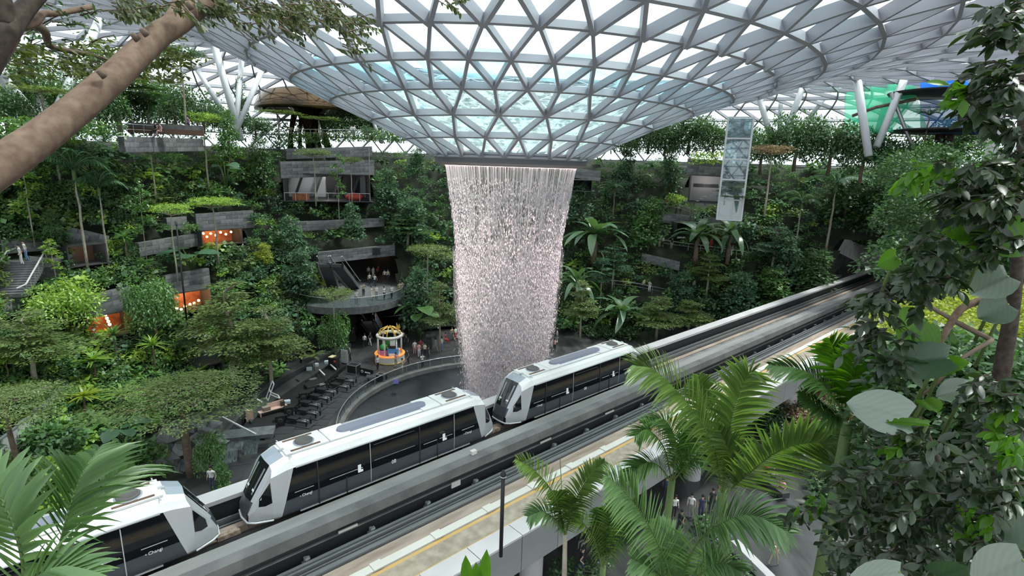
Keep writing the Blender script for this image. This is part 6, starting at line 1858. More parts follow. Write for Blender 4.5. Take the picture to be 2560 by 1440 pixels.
e = MB().box((0, 0, .35), (.5, .03, .45)).build('blue_sign', mat('sign_blue', (.25, .25, .75), .5), loc=from_polar(PR - .05, math.radians(-66), -.15) if False else at_z(990, 962, .1)); tag(e, 'small violet-blue sign on the pool wall', 'sign')
p = at_z(1073, 872, .02); e = empty('litter_bin', p, 0, 'tall dark litter bin behind the plaza crowd', 'bin')
MB().box((0, 0, .85), (.75, .6, 1.7)).build('body', MATS['dark_grey'], e); MB().box((0, -.31, 1.4), (.5, .02, .2)).build('slot', MATS['dark'], e)
# black sign boxes set in the escalator lintel
for k, (x, y, lab) in enumerate(((942, 628, 'black figure sign on the escalator lintel, right'), (787, 644, 'black sign on the escalator lintel, left'))):
    q = on_bowl(x, y); e = MB().box((0, -.25, 0), (1.0, .12, .95), .12).box((.1, -.33, 0), (.1, .03, .45), .12).build('lintel_sign', [MATS['dark']], loc=q); tag(e, lab, 'sign', 'black signs on the lintel')

# ------------------------------------------------------------------ cascade beside the train
cpos = on_bowl(600, 1130)
cz = cpos.z
cas = empty('cascade', cpos, 0, 'stepped stone cascade with two falling water sheets behind the train', 'cascade', kind='thing')
wat = film_mat('cascade_water', (.55, .66, .68), 3.0, (3, 3, .4), .35, .65, .25, .8, detail=5)
def cbox(name, x, y, dpx, w, dp, h, m, rz=-.75, dist=None):
    q = at_d(x, y, dist or math.hypot(cpos.x, cpos.y)) - cpos
    return MB().box((q.x, q.y, q.z - h / 2), (w, dp, h), rz + math.pi / 2 * 0).build(name, m, cas)
dist0 = math.hypot(cpos.x, cpos.y)
# upper basin ledge, two water sheets, lower steps
for k, (x, w) in enumerate(((598, 1.5), (640, 1.2))):
    q = at_d(x, 1086, dist0) - cpos
    mb = MB()
    for i in range(7):
        t = i / 6
        for j in range(7):
            u = (j / 6 - .5) * w
            mb.v.append((q.x + u * .8 - .2 * t, q.y + u * .25 - 1.1 * t ** .5 - .0 * t, q.z - 2.3 * t ** 1.6)); 
    b0 = 0
    for i in range(6):
        for j in range(6):
            mb.f.append((i * 7 + j, i * 7 + j + 1, (i + 1) * 7 + j + 1, (i + 1) * 7 + j)); mb.m.append(0); mb.sm.append(True)
    mb.build('water_sheet', wat, cas)
cbox('ledge', 622, 1080, 0, 3.6, 1.4, .3, MATS['stone_c'], .3)
def rock(x, y, w, h, seed, m):
    gg = np.random.default_rng(seed); q = at_d(x, y, dist0 - gg.uniform(0, 1.2)) - cpos
    mb = MB().ball((0, 0, 0), (1, 1, 1), 9)
    mb.v = [tuple((np.array(v) * (1 + .22 * gg.normal(size=3)) * np.array([w, w * .8, h])) + np.array((q.x, q.y, q.z))) for v in mb.v]
    mb.sm = [False] * len(mb.sm)
    mb.build('rock', m, cas)
for k, (x, y, w, h) in enumerate(((430, 1085, .9, .6), (470, 1070, .8, .5), (520, 1068, .9, .5), (455, 1120, .8, .6), (500, 1110, .7, .5), (545, 1105, .8, .5), (420, 1150, .7, .5), (470, 1160, .7, .5), (520, 1150, .7, .5), (566, 1150, .6, .5), (600, 1165, .6, .4), (500, 1195, .7, .4), (560, 1200, .6, .4), (450, 1200, .6, .4), (605, 1210, .6, .4))):
    rock(x, y, w, h, 60 + k, MATS[('stone', 'stone_c', 'stone')[k % 3]])
for x, y, w, d_ in ((585, 1182, 3.2, .5), (500, 1215, 3.0, .5), (560, 1232, 3.6, .6), (480, 1140, 2.2, .5), (560, 1125, 2.4, .5)):
    q = at_d(x, y, dist0 - .8) - cpos
    MB().box((q.x, q.y, q.z - .2), (w, .5, .35), .35).build('stone_step', MATS['stone_c'], cas)
    mb = MB()
    for i in range(3):
        for j in range(8):
            u = (j / 7 - .5) * w * .85; mb.v.append((q.x + u * .94, q.y + u * .34 - .28 - .12 * i, q.z - .45 * i + .02))
    for i in range(2):
        for j in range(7): mb.f.append((i * 8 + j, i * 8 + j + 1, (i + 1) * 8 + j + 1, (i + 1) * 8 + j)); mb.m.append(0); mb.sm.append(True)
    mb.build('water_sheet', wat, cas)
q0, q1 = at_d(556, 1043, dist0 + 1) , at_d(640, 1086, dist0 - 2)
e = empty('glass_parapet', q0 - Vector((0, 0, 1)), 0, 'pale glass parapet at the end of the stage above the cascade', 'parapet')
dv = q1 - q0
MB().add([(0, 0, 0), tuple(dv), tuple(dv + Vector((0, 0, 1))), (0, 0, 1)], [(0, 1, 2, 3)]).build('glass_panel', MATS['rail_glass'], e)
MB().bar((0, 0, 1), dv + Vector((0, 0, 1)), .12).build('cap_rail', MATS['coping'], e)
# thin black lamp poles on the slope
for k, (x0, y0, x1, y1, lab) in enumerate(((440, 562, 472, 850, 'tall thin black lamp pole crossing the stone parapet'), (690, 830, 700, 930, 'thin black pole among the umbrella trees'), (745, 760, 752, 900, 'thin dark pole left of the balcony'), (80, 860, 90, 930, 'short dark pole at far left'))):
    b_ = on_bowl(x1, y1); dd_ = math.hypot(b_.x, b_.y); t_ = at_d(x1 + (x0 - x1) * 1.0, y0, dd_)
    e = empty('lamp_pole', b_, 0, lab, 'lamp', 'thin lamp poles')
    MB().tube([(0, 0, -.3), (0, 0, t_.z - b_.z)], [.09, .06], 8).build('pole', MATS['dark'], e)
    MB().lathe([(.12, 0), (.12, .3), (.0, .35)], 8, (0, 0, t_.z - b_.z)).build('lamp_head', MATS['dark_grey'], e)
# ------------------------------------------------------------------ foreground: leaf and frond builders
FG = np.random.default_rng(77)
def leaf_tpl(w=.42, segs=4, fold=.22, curl=.25, shape='oval'):
    V, T = [], []
    for i in range(segs + 1):
        t = i / segs
        ww = w / 2 * (math.sin(math.pi * min(1, max(.02, t * .96 + .02))) ** (.75 if shape == 'oval' else .5))
        z = -curl * t * t * .5
        V += [(t, ww, z + ww * fold), (t, 0, z), (t, -ww, z + ww * fold)]; T += [.1, -.15, .1]
    Q = [(i * 3 + j, i * 3 + j + 1, i * 3 + j + 4, i * 3 + j + 3) for i in range(segs) for j in (0, 1)]
    return np.array(V), np.array(Q), np.array(T)
TPL = leaf_tpl(); TPLS = leaf_tpl(.38, 3, .2, .2)
def leaf_frames(c, ax, nm, L):
    ax = unitv(ax); sd = unitv(np.cross(nm, ax)); up = np.cross(ax, sd)
    return np.stack([ax, sd, up], 2) * L[:, None, None], c
def bake(tpl, R, c, tint):
    V, Q, T = tpl
    n = len(c)
    W_ = np.einsum('nij,kj->nki', R, V) + c[:, None, :]
    Qs = (np.arange(n)[:, None, None] * len(V) + Q[None]).reshape(-1, 4)
    return W_.reshape(-1, 3), Qs, np.clip(tint[:, None] + T[None], 0, 1).ravel()
def twig_leaves(twigs, g, per, L, spread=.8, down=.25):
    """leaves set along twigs (lists of points): centres, axes, normals, lengths"""
    C, A, N = [], [], []
    for tw in twigs:
        P_ = np.array([tuple(p) for p in tw])
        t = np.sort(g.random(per)) * .95 + .05
        seg = np.minimum((t * (len(P_) - 1)).astype(int), len(P_) - 2); f = t * (len(P_) - 1) - seg
        c = P_[seg] * (1 - f[:, None]) + P_[seg + 1] * f[:, None]
        d = unitv(P_[seg + 1] - P_[seg])
        side = unitv(np.cross(d, np.array([0, 0, 1.0])) + 1e-6) * np.where(np.arange(per) % 2, 1, -1)[:, None]
        ax = d * .55 + side * spread + g.normal(size=(per, 3)) * .35 + np.array([0, 0, -down])
        nm = np.array([0, 0, 1.0]) + g.normal(size=(per, 3)) * .45 - CAMDIR * .25
        C.append(c); A.append(ax); N.append(nm)
    C, A, N = map(np.concatenate, (C, A, N))
    return C, A, N, L * (.65 + .6 * g.random(len(C)))
CAMDIR = np.array([0, 1.0, 0])
def put_leaves(parent, name, C, A, N, L, tpl, m, g, limit=300, lo=.1, hi=.8):
    """the largest leaves in view as parts, the rest joined"""
    o0 = np.array(tuple(parent.location))
    R, c = leaf_frames(C, A, N, L)
    pr = np.array([proj(p) for p in C])
    size = L * F / np.maximum(pr[:, 2], .3); size[(pr[:, 0] < -20) | (pr[:, 0] > 2580) | (pr[:, 1] < -20) | (pr[:, 1] > 1460) | (pr[:, 2] < .3)] = 0
    order = np.argsort(-size)
    tint = lo + (hi - lo) * g.random(len(C))
    V, Q, T = tpl
    meshes = [mesh_np('leaf', V, Q, m, tint=np.clip(t + T, 0, 1), smooth=True) for t in (lo, lo * .6 + hi * .4, lo * .3 + hi * .7, hi)]
    for i in order[:limit]:
        o = link(name, meshes[int(g.integers(4))], parent)
        M = Matrix([[R[i][r][k] for k in range(3)] + [c[i][r] - o0[r]] for r in range(3)] + [[0, 0, 0, 1]])
        o.matrix_local = M
    rest_ = order[limit:]
    if len(rest_):
        v, q, t = bake(tpl, R[rest_], c[rest_] - o0, tint[rest_])
        tag(link('small_leaves', mesh_np('small_leaves', v, q, m, t, smooth=True), parent), kind='stuff')
def curve_pts(pts, n):
    """Catmull-Rom through points"""
    P_ = [Vector(p) for p in pts]; P_ = [P_[0] * 2 - P_[1]] + P_ + [P_[-1] * 2 - P_[-2]]
    out = []
    m = len(P_) - 3
    for i in range(n):
        u = i / (n - 1) * m; k = min(int(u), m - 1); f = u - k
        a, b, c, d = P_[k:k + 4]
        out.append(.5 * ((2 * b) + (c - a) * f + (2 * a - 5 * b + 4 * c - d) * f * f + (3 * b - a - 3 * c + d) * f ** 3))
    return out
def frond_px(parent, pts, n, leafL, leafW, m, g, vee=.35, droop=.35, fwd=.65, start=.12, rach=.018, up=None):
    """pinnate palm frond whose midrib runs through 3-D points"""
    n = int(n * 1.25)
    P_ = curve_pts(pts, 24)
    A = np.array([tuple(p) for p in P_]); o0 = np.array(tuple(parent.location))
    t = start + (1 - start) * (np.arange(n) + .5) / n
    k = np.minimum((t * 23).astype(int), 22); f = t * 23 - k
    c = A[k] * (1 - f[:, None]) + A[k + 1] * f[:, None]; d = unitv(A[k + 1] - A[k])
    upv = np.array(up if up is not None else (0, -.45, 1.0)); sd = unitv(np.cross(d, upv)); nn = np.cross(sd, d)
    prof = np.clip(np.sin(np.pi * np.clip((t - start) / (1 - start) * .86 + .14, 0, 1)), .12, 1) ** .6
    Vs, Qs, Ts = [], [], []; kk = 0
    seg = 4
    for s in (-1, 1):
        ax = unitv(d * (fwd + .55 * t[:, None]) + s * sd * 1.0 + nn * vee + g.normal(size=(n, 3)) * .06)
        Lf = leafL * prof * (.9 + .2 * g.random(n))
        for j in range(seg + 1):
            u = j / seg
            pos = c + ax * (Lf * u)[:, None] + np.array([0, 0, -1.0]) * (droop * Lf * u * u)[:, None]
            w = leafW * .70 * (min(1, .45 + 2.2 * u) * (1 - u) ** .55 + .02) * (.6 + .4 * prof)
            wv = unitv(np.cross(ax, nn + s * sd * .5)) 
            if j == 0: rows = []
            rows.append((pos + wv * w[:, None] + nn * (w * .35)[:, None], pos, pos - wv * w[:, None] + nn * (w * .35)[:, None]))
        V = np.stack([np.stack(r, 1) for r in rows], 1).reshape(n, -1, 3)
        base = np.array([(j * 3 + q, j * 3 + q + 1, j * 3 + q + 4, j * 3 + q + 3) for j in range(seg) for q in (0, 1)])
        Q = (np.arange(n)[:, None, None] * V.shape[1] + base[None]).reshape(-1, 4) + kk
        Vs.append(V.reshape(-1, 3)); Qs.append(Q); kk += n * V.shape[1]
        Ts.append(np.repeat(.25 + .5 * g.random(n), V.shape[1]) + np.tile(np.tile([.08, -.1, .08], seg + 1), n))
    me = mesh_np('frond', np.concatenate(Vs) - o0, np.concatenate(Qs), MATS[m], np.clip(np.concatenate(Ts), 0, 1), smooth=True)
    fr = link('frond', me, parent)
    MB().tube([p - Vector(o0) for p in P_], [rach * (1 - .8 * i / 23) for i in range(24)], 6).build('midrib', MATS['stem_light'], fr)
    return fr
mat('stem_light', (.13, .19, .05), .5)
PX = lambda x, y, d: at_d(x, y, d)

# ------------------------------------------------------------------ leaning tree at upper left
ft = empty('leaning_tree', PX(0, 415, 4.0) + (PX(0, 415, 4.0) - PX(140, 315, 4.2)).normalized() * 4.2 + Vector((0, -.5, -1.2)), 0, 'smooth brown leaning tree limb crossing the upper left corner', 'tree')
off = ft.location.copy()
def ftube(name, pts, rad, m, n=12, par=ft, o_=None):
    P_ = curve_pts([Vector(p) for p in pts], 14); k = len(P_)
    r = [np.interp(i / (k - 1), np.linspace(0, 1, len(rad)), rad) for i in range(k)]
    return MB().tube([p - (o_ or off) for p in P_], [float(x) for x in r], n).build(name, MATS[m], par)
_e0 = PX(0, 415, 4.0); _ed = (_e0 - PX(140, 315, 4.2)).normalized()
ftube('limb', [_e0 + _ed * 4.2 + Vector((0, -.5, -1.2)), _e0 + _ed * 2.0 + Vector((0, -.1, -.2)), _e0 + _ed * .8, PX(0, 415, 4.0), PX(140, 315, 4.2), PX(300, 180, 4.5), PX(390, 92, 4.8), PX(470, 40, 5.0), PX(580, -60, 5.3)], [.13, .115, .105, .096, .088, .085, .082, .076, .07], 'bark', 16)
ftube('branch', [PX(395, 92, 4.85), PX(438, 25, 5.0), PX(455, -40, 5.2)], [.05, .038, .033], 'bark', 10)
for x, y in ((97, 345), (345, 100), (368, 88), (262, 192), (480, 22)):
    p = PX(x, y, 4.3) ; MB().tube([p - off, p - off + Vector((-.015, -.03, .03))], [.022, .016], 8).build('branch_stub', MATS['bark_brown'], ft)
ft2 = empty('dark_tree', PX(-160, 330, 4.5), 0, 'dark forked trunk in the extreme upper left corner', 'tree')
o2 = ft2.location.copy()
_f0 = PX(-25, 150, 4.6); _fd = (_f0 - PX(18, 80, 4.6)).normalized()
ftube('trunk', [_f0 + _fd * 4.5, _f0 + _fd * 2, PX(-25, 150, 4.6), PX(18, 80, 4.6), PX(62, 22, 4.7), PX(120, -40, 4.8)], [.10, .085, .07, .062, .052, .045], 'bark_dk', 12, ft2, o2)
ftube('fork', [PX(15, 60, 4.6), PX(12, 10, 4.6), PX(-5, -50, 4.6)], [.05, .04, .03], 'bark_dk', 10, ft2, o2)
ftube('branch', [PX(40, 68, 4.7), PX(85, 55, 4.8), PX(108, 35, 4.9), PX(150, 33, 5.0), PX(228, 17, 5.2)], [.035, .03, .022, .018, .02], 'bark', 8, ft2, o2)
ftube('branch', [PX(80, 56, 4.8), PX(112, 78, 4.9), PX(122, 112, 5.0), PX(160, 125, 5.1), PX(240, 140, 5.2), PX(330, 172, 5.3)], [.03, .026, .02, .018, .014, .008], 'bark_brown', 8, ft2, o2)
g = np.random.default_rng(31)
# layered spray of leaves below the branch, and the hanging sprays along the top edge
tw = []
for i in range(150):
    x = g.uniform(-20, 445); y = 118 + 55 * g.random() + .10 * abs(x - 200) * g.random() + (g.random() - .5) * 50
    d = g.uniform(4.8, 6.4); L = g.uniform(40, 90)
    a = g.uniform(-.25, .35)
    tw.append([PX(x, y, d), PX(x + L * .5, y + L * .5 * a - 4, d + g.uniform(-.1, .1)), PX(x + L, y + L * a, d + g.uniform(-.2, .2))])
C, A, N, L = twig_leaves(tw, g, 16, .052, .9, .15)
put_leaves(ft2, 'leaf', C, A, N, L, TPLS, MATS['lf_olive2'] if 'lf_olive2' in MATS else leaf_mat('lf_olive2', (.03, .045, .01), (.16, .20, .04), trans=.45), g, 150)
tw = []
for i in range(60):
    x = g.uniform(-10, 235); y = g.uniform(5, 165); d = g.uniform(4.8, 6); L = g.uniform(25, 60); a = g.uniform(-.8, .8)
    tw.append([PX(x, y, d), PX(x + L * .5, y + L * .5 * a, d), PX(x + L, y + L * a + 6, d)])
C, A, N, L = twig_leaves(tw, g, 5, .045, .9, .2)
put_leaves(ft2, 'leaf', C, A, N, L, TPLS, MATS['lf_dark'], g, 60)
MB_ = MB()
for t_ in tw[:40]: MB_.tube([p - o2 for p in t_], [.006, .004, .002], 4, cap=False)
tag(MB_.build('twigs', MATS['bark_dk'], ft2), kind='stuff')
tw = []
for (x0, y0, x1, y1, n_) in ((255, -10, 530, 30, 55), (500, -10, 840, 45, 90), (560, 20, 760, 75, 20), (690, 30, 905, 70, 34), (840, 60, 905, 125, 12), (300, 20, 360, 45, 6), (1075, -15, 1140, 2, 5)):
    for i in range(n_):
        x, y, d = g.uniform(x0, x1), g.uniform(y0, y1), g.uniform(4.6, 6.2); L = g.uniform(25, 60); a = g.uniform(-.3, 1.1)
        tw.append([PX(x, y, d), PX(x + L * .5, y + L * .5 * a, d), PX(x + L, y + L * a, d)])
C, A, N, L = twig_leaves(tw, g, 12, .058, .9, .45)
put_leaves(ft, 'leaf', C, A, N, L, TPLS, MATS['lf_twig'] if 'lf_twig' in MATS else leaf_mat('lf_twig', (.03, .045, .02), (.13, .16, .06), trans=.35), g, 300)
MB_ = MB()
for t_ in tw: MB_.tube([p - off for p in t_], [.006, .004, .002], 4, cap=False)
tag(MB_.build('twigs', MATS['bark_brown'], ft), kind='stuff')

# ------------------------------------------------------------------ foreground palms
def palm(name, base, label, group='near palms in front of the viaduct'):
    e = empty(name, base, 0, label, 'palm', group); return e
g = np.random.default_rng(41)
# lower left corner
pl = palm('areca_palm', PX(120, 1640, 4.6), 'palm with dark glossy fronds over the lower left train car')
frond_px(pl, [PX(130, 1560, 4.7), PX(148, 1380, 4.6), PX(172, 1280, 4.6), PX(205, 1190, 4.7), PX(250, 1120, 5.0)], 20, .62, .040, 'lf_palm2' if 'lf_palm2' in MATS else leaf_mat('lf_palm2', (.03, .085, .022), (.15, .29, .085), rough=.4, trans=.35, gloss=.05).name, g, .25, .35, .75, .15, .014)
frond_px(pl, [PX(130, 1560, 4.7), PX(190, 1330, 4.9), PX(230, 1250, 5.1), PX(290, 1190, 5.3), PX(330, 1170, 5.4)], 16, .52, .036, 'lf_palm2', g, .2, .4, .8, .2, .012)
pl2 = palm('areca_palm', PX(-60, 1700, 3.4), 'pale broad frond at the left picture edge')
frond_px(pl2, [PX(40, 1600, 3.5), PX(60, 1440, 3.5), PX(40, 1330, 3.5), PX(0, 1240, 3.6), PX(-60, 1160, 3.7)], 18, .42, .046, 'lf_palm3' if 'lf_palm3' in MATS else leaf_mat('lf_palm3', (.075, .15, .065), (.25, .40, .19), rough=.4, trans=.35, gloss=.05).name, g, .2, .3, .8, .05, .014)
frond_px(pl2, [PX(0, 1560, 3.3), PX(90, 1450, 3.2), PX(150, 1425, 3.2), PX(230, 1440, 3.2)], 14, .34, .05, 'lf_palm3', g, .1, .3, .9, .1, .012)
# tall palm with the star of fronds
def mk(e, specs, m='lf_palm', d0=9.0, g=g, **k):
    for pts, n, L, W, kw in specs:
        q = [PX(x, y, dd) for x, y, dd in pts]
        frond_px(e, q, n, L, W, kw.pop('m', m), g, **{**k, **kw})
pa_ = palm('arching_palm', PX(1812, 1440, 11.0) - Vector((0, 0, 6)), 'tall palm with a long frond arching to the right')
ob = pa_.location.copy()
MB().tube([(0, 0, 0), PX(1812, 1440, 10.6) - ob, PX(1806, 1230, 10.2) - ob], [.13, .11, .09], 10).build('trunk', MATS['stem'], pa_)
mk(pa_, [
 ([(1806, 1240, 10.2), (1780, 1110, 10.0), (1720, 1010, 9.8), (1640, 930, 9.6), (1585, 915, 9.5)], 46, 1.05, .07, {}),
 ([(1806, 1240, 10.2), (1815, 1120, 10.3), (1835, 1020, 10.4), (1865, 945, 10.5), (1885, 930, 10.5)], 40, .85, .07, {}),
 ([(1806, 1240, 10.2), (1870, 1185, 10.0), (1950, 1125, 9.8), (2040, 1105, 9.6), (2125, 1125, 9.4)], 46, 1.05, .085, {'up': (0, -1, .25), 'vee': .2, 'droop': .15}),
 ([(1806, 1240, 10.2), (1795, 1120, 10.6), (1760, 1010, 10.9), (1745, 940, 11.0)], 36, .85, .06, {}),
 ([(1806, 1240, 10.2), (1830, 1160, 10.0), (1800, 1080, 10.1)], 26, .7, .06, {})], 'lf_palm')
pb2 = palm('arching_palm', PX(1690, 1440, 12.0) - Vector((0, 0, 5)), 'dark drooping palm left of the tall palm')
ob = pb2.location.copy()
MB().tube([(0, 0, 0), PX(1655, 1400, 12) - ob, PX(1680, 1200, 11.6) - ob], [.12, .1, .08], 10).build('trunk', MATS['stem'], pb2)
mk(pb2, [
 ([(1680, 1205, 11.6), (1660, 1120, 11.4), (1620, 1075, 11.2), (1590, 1090, 11.0)], 30, .6, .06, {}),
 ([(1680, 1205, 11.6), (1690, 1110, 11.6), (1660, 1050, 11.6), (1610, 1060, 11.5)], 30, .6, .06, {}),
 ([(1680, 1205, 11.6), (1640, 1160, 11.2), (1600, 1165, 11.0), (1575, 1200, 10.9)], 28, .55, .06, {}),
 ([(1680, 1205, 11.6), (1740, 1140, 11.4), (1770, 1150, 11.2)], 26, .55, .06, {}),
 ([(1680, 1205, 11.6), (1720, 1110, 11.8), (1730, 1060, 12)], 26, .6, .06, {})], 'lf_palm2')
pc = palm('young_palm', PX(1412, 1440, 9.2) - Vector((0, 0, 3)), 'small palm with pale slim trunk in front of the fascia panels')
ob = pc.location.copy()
MB().tube([(0, 0, 0), PX(1411, 1440, 9.0) - ob, PX(1413, 1335, 9.0) - ob], [.055, .05, .04], 10).build('trunk', MATS['bark_pale'], pc)
mk(pc, [
 ([(1413, 1340, 9), (1385, 1240, 8.9), (1340, 1180, 8.8), (1290, 1148, 8.7)], 30, .52, .05, {}),
 ([(1413, 1340, 9), (1440, 1250, 9.1), (1475, 1190, 9.2), (1512, 1155, 9.3)], 30, .48, .05, {}),
 ([(1413, 1340, 9), (1390, 1300, 8.8), (1355, 1280, 8.7), (1322, 1292, 8.6)], 26, .42, .05, {'m': 'lf_palm3'}),
 ([(1413, 1340, 9), (1425, 1280, 8.9), (1430, 1240, 8.9)], 20, .45, .06, {}),
 ([(1413, 1340, 9), (1400, 1270, 9.0), (1395, 1230, 9.1)], 20, .45, .06, {})], 'lf_palm', vee=.45)
MB().bar(PX(1405, 1235, 9.1) - ob, PX(1400, 1145, 9.1) - ob, .012).build('spear_leaf', MATS['stem_light'], pc)
pd_ = palm('young_palm', PX(1508, 1445, 9.6) - Vector((0, 0, 3)), 'low upright palm between the small and the big front palm')
ob = pd_.location.copy()
MB().tube([(0, 0, 0), PX(1508, 1415, 9.6) - ob], [.07, .06], 8).build('trunk', MATS['stem'], pd_)
mk(pd_, [
 ([(1506, 1420, 9.6), (1520, 1330, 9.7), (1535, 1275, 9.8), (1548, 1245, 9.8)], 26, .5, .06, {}),
 ([(1506, 1420, 9.6), (1485, 1350, 9.5), (1455, 1305, 9.4), (1435, 1295, 9.4)], 24, .5, .06, {}),
 ([(1506, 1420, 9.6), (1550, 1350, 9.5), (1590, 1320, 9.4)], 22, .5, .06, {'m': 'lf_palm2'}),
 ([(1506, 1420, 9.6), (1500, 1320, 9.7), (1498, 1270, 9.8)], 22, .45, .06, {'m': 'lf_palm2'})], 'lf_palm', vee=.5)
pe2 = palm('feather_palm', PX(1690, 1520, 7.4) - Vector((0, 0, 2)), 'big front palm with pale green fronds at the bottom edge')
ob = pe2.location.copy()
MB().tube([(0, 0, 0), PX(1690, 1500, 7.4) - ob], [.11, .09], 10).build('trunk', MATS['stem'], pe2)
mk(pe2, [
 ([(1692, 1490, 7.4), (1650, 1370, 7.3), (1600, 1280, 7.2), (1555, 1225, 7.1), (1515, 1190, 7.0)], 40, .72, .065, {}),
 ([(1692, 1490, 7.4), (1735, 1370, 7.3), (1800, 1310, 7.1), (1880, 1290, 7.0), (1975, 1335, 6.9)], 40, .72, .065, {}),
 ([(1692, 1490, 7.4), (1745, 1440, 7.0), (1800, 1410, 6.9), (1850, 1430, 6.8)], 28, .5, .06, {}),
 ([(1692, 1490, 7.4), (1690, 1390, 7.6), (1640, 1300, 7.8)], 26, .55, .06, {}),
 ([(1692, 1490, 7.4), (1640, 1430, 7.1), (1580, 1400, 7.0)], 26, .5, .06, {})], 'lf_palm3', vee=.3)
pf = palm('feather_palm', PX(2110, 1100, 9.0) - Vector((0, 0, 4)), 'bright yellow-green upright palm beside the dark vine')
ob = pf.location.copy()
MB().tube([(0, 0, 0), PX(2120, 1060, 9.0) - ob], [.1, .08], 8).build('trunk', MATS['stem'], pf)
mk(pf, [
 ([(2120, 1050, 9), (2105, 950, 9.1), (2085, 890, 9.2), (2070, 850, 9.2)], 28, .7, .075, {}),
 ([(2120, 1050, 9), (2130, 960, 9.1), (2150, 900, 9.2), (2175, 865, 9.2)], 24, .6, .075, {}),
 ([(2120, 1050, 9), (2075, 985, 8.8), (2010, 930, 8.7), (1925, 915, 8.6)], 34, .55, .06, {'m': 'lf_palm2'}),
 ([(2120, 1050, 9), (2060, 1030, 8.8), (2000, 980, 8.7)], 26, .5, .06, {'m': 'lf_palm2'})], 'lf_big', vee=.45)
lb = empty('broad_leaf_plant', PX(1185, 1560, 7.0), 0, 'two upright green blade leaves at the bottom edge', 'plant')
for x0, y0, x1, y1 in ((1172, 1500, 1164, 1388), (1205, 1500, 1217, 1373), (1195, 1500, 1190, 1405)):
    a, b = PX(x0, y0, 7), PX(x1, y1, 7.05); d = b - a
    me = blade_mesh('leaf_blade', d.length, .20, .02, MATS['lf_big'], 6, .5, .3)
    o = link('leaf_blade', me, lb); o.location = a - lb.location
    x = d.normalized(); y = Vector((0, -1, .3)).cross(x).normalized(); z = x.cross(y)
    o.rotation_euler = Matrix((x, y, z)).transposed().to_euler()
# black lamp post in front of the viaduct
q = PX(1258, 1190, 11.0)
lpst = empty('lamp_post', (q.x, q.y, 13.0), 0, 'slim black lamp post standing in front of the viaduct', 'lamp')
hh = q.z - 13.0
MB().tube([(0, 0, 0), (0, 0, hh)], .045, 10).build('pole', MATS['dark'], lpst)
MB().lathe([(.06, 0), (.075, .03), (.06, .06), (.045, .08), (.03, .14), (0, .15)], 12, (0, 0, hh)).build('finial', MATS['dark'], lpst)
MB().lathe([(.075, 0), (.075, .02), (.045, .02)], 12, (0, 0, hh - .02)).build('collar', MATS['rail'], lpst)

# ------------------------------------------------------------------ planting bed, vines and big leaves at right
bedp = [[PX(x, y, d) for x, y, d in row] for row in (
    ((2160, 770, 19), (2300, 748, 19), (2450, 742, 18), (2640, 738, 17)), ((2180, 860, 14.5), (2300, 850, 14), (2450, 860, 13), (2640, 860, 12)),
    ((2240, 890, 12.5), (2350, 885, 12), (2480, 895, 11), (2640, 900, 10)), ((2250, 1000, 12), (2360, 1010, 11.5), (2480, 1020, 10.5), (2640, 1030, 9.5)), ((2250, 1500, 14), (2360, 1500, 13), (2480, 1500, 12), (2640, 1500, 11)))]
mb = MB()
for row in bedp: mb.v += [tuple(p) for p in row]
for i in range(4):
    for j in range(3): mb.f.append((i * 4 + j, i * 4 + j + 1, i * 4 + j + 5, i * 4 + j + 4)); mb.m.append(0); mb.sm.append(True)
bed = mb.build('planting_bed', mat('bed_rock', (.05, .042, .032), .9, c2=(.14, .12, .09), scale=3, bump=.4, detail=6)); tag(bed, 'brown rocky planting bed behind the vine at right', kind='structure')
g = np.random.default_rng(52)
def cover(name, rows, n, L, m, label, lift=.25):
    u, v = g.random(n), g.random(n) * (len(rows) - 1)
    A = np.array([[tuple(p) for p in r] for r in rows])
    i = np.minimum(v.astype(int), len(rows) - 2); f = v - i
    uu = u * 3; j = np.minimum(uu.astype(int), 2); h = uu - j
    c = (A[i, j] * (1 - h[:, None]) + A[i, j + 1] * h[:, None]) * (1 - f[:, None]) + (A[i + 1, j] * (1 - h[:, None]) + A[i + 1, j + 1] * h[:, None]) * f[:, None]
    c[:, 2] += g.random(n) * lift
    ax = g.normal(size=(n, 3)) * np.array([1, 1, .4]); nm = np.array([0, 0, 1.0]) + g.normal(size=(n, 3)) * .4
    LL = L * (.6 + .8 * g.random(n))
    V, Q = leaves(c, ax, nm, LL, LL * .6)
    return tag(link(name, mesh_np(name, V, Q, MATS[m], tint4(n, 0, 1, g))), label, 'ground cover', kind='stuff')
cover('ground_cover', bedp[:2], 20000, .085, 'lf_yellow', 'sunlit yellow-green ground cover on the bed behind the vine')
cover('ground_cover', bedp[3:], 14000, .085, 'lf_mid', 'shaded leafy cover hanging below the planting bed', .4)
# shrubs on the paving edge under the viaduct, and behind the vine
def shrubs_at(name, pts, label, m, size, leafL=.14, n=320):
    lib = [bush(n, leafL / size * 1.4, g, .55, 7, .8) for _ in range(3)]
    Vs, Qs, Ts = [], [], []; k = 0
    for p in pts:
        V, Q, T = lib[int(g.integers(3))]
        s_ = size * g.uniform(.7, 1.2); a = g.random() * 6.28
        v = np.stack([V[:, 0] * math.cos(a) - V[:, 1] * math.sin(a), V[:, 0] * math.sin(a) + V[:, 1] * math.cos(a), V[:, 2]], 1) * s_ + np.array(tuple(p))
        Vs.append(v); Qs.append(Q + k); k += len(v); Ts.append(T)
    return tag(link(name, mesh_np(name, np.concatenate(Vs), np.concatenate(Qs), MATS[m], np.concatenate(Ts))), label, 'undergrowth', kind='stuff')
pts = []
for i in range(70):
    x, y = g.uniform(1880, 2330), g.uniform(1010, 1330)
    if y > 1000 + (x - 1850) * .95 + 60 or y < 985 + (2000 - x) * .4: continue
    pts.append(at_z(x, y, 0.1))
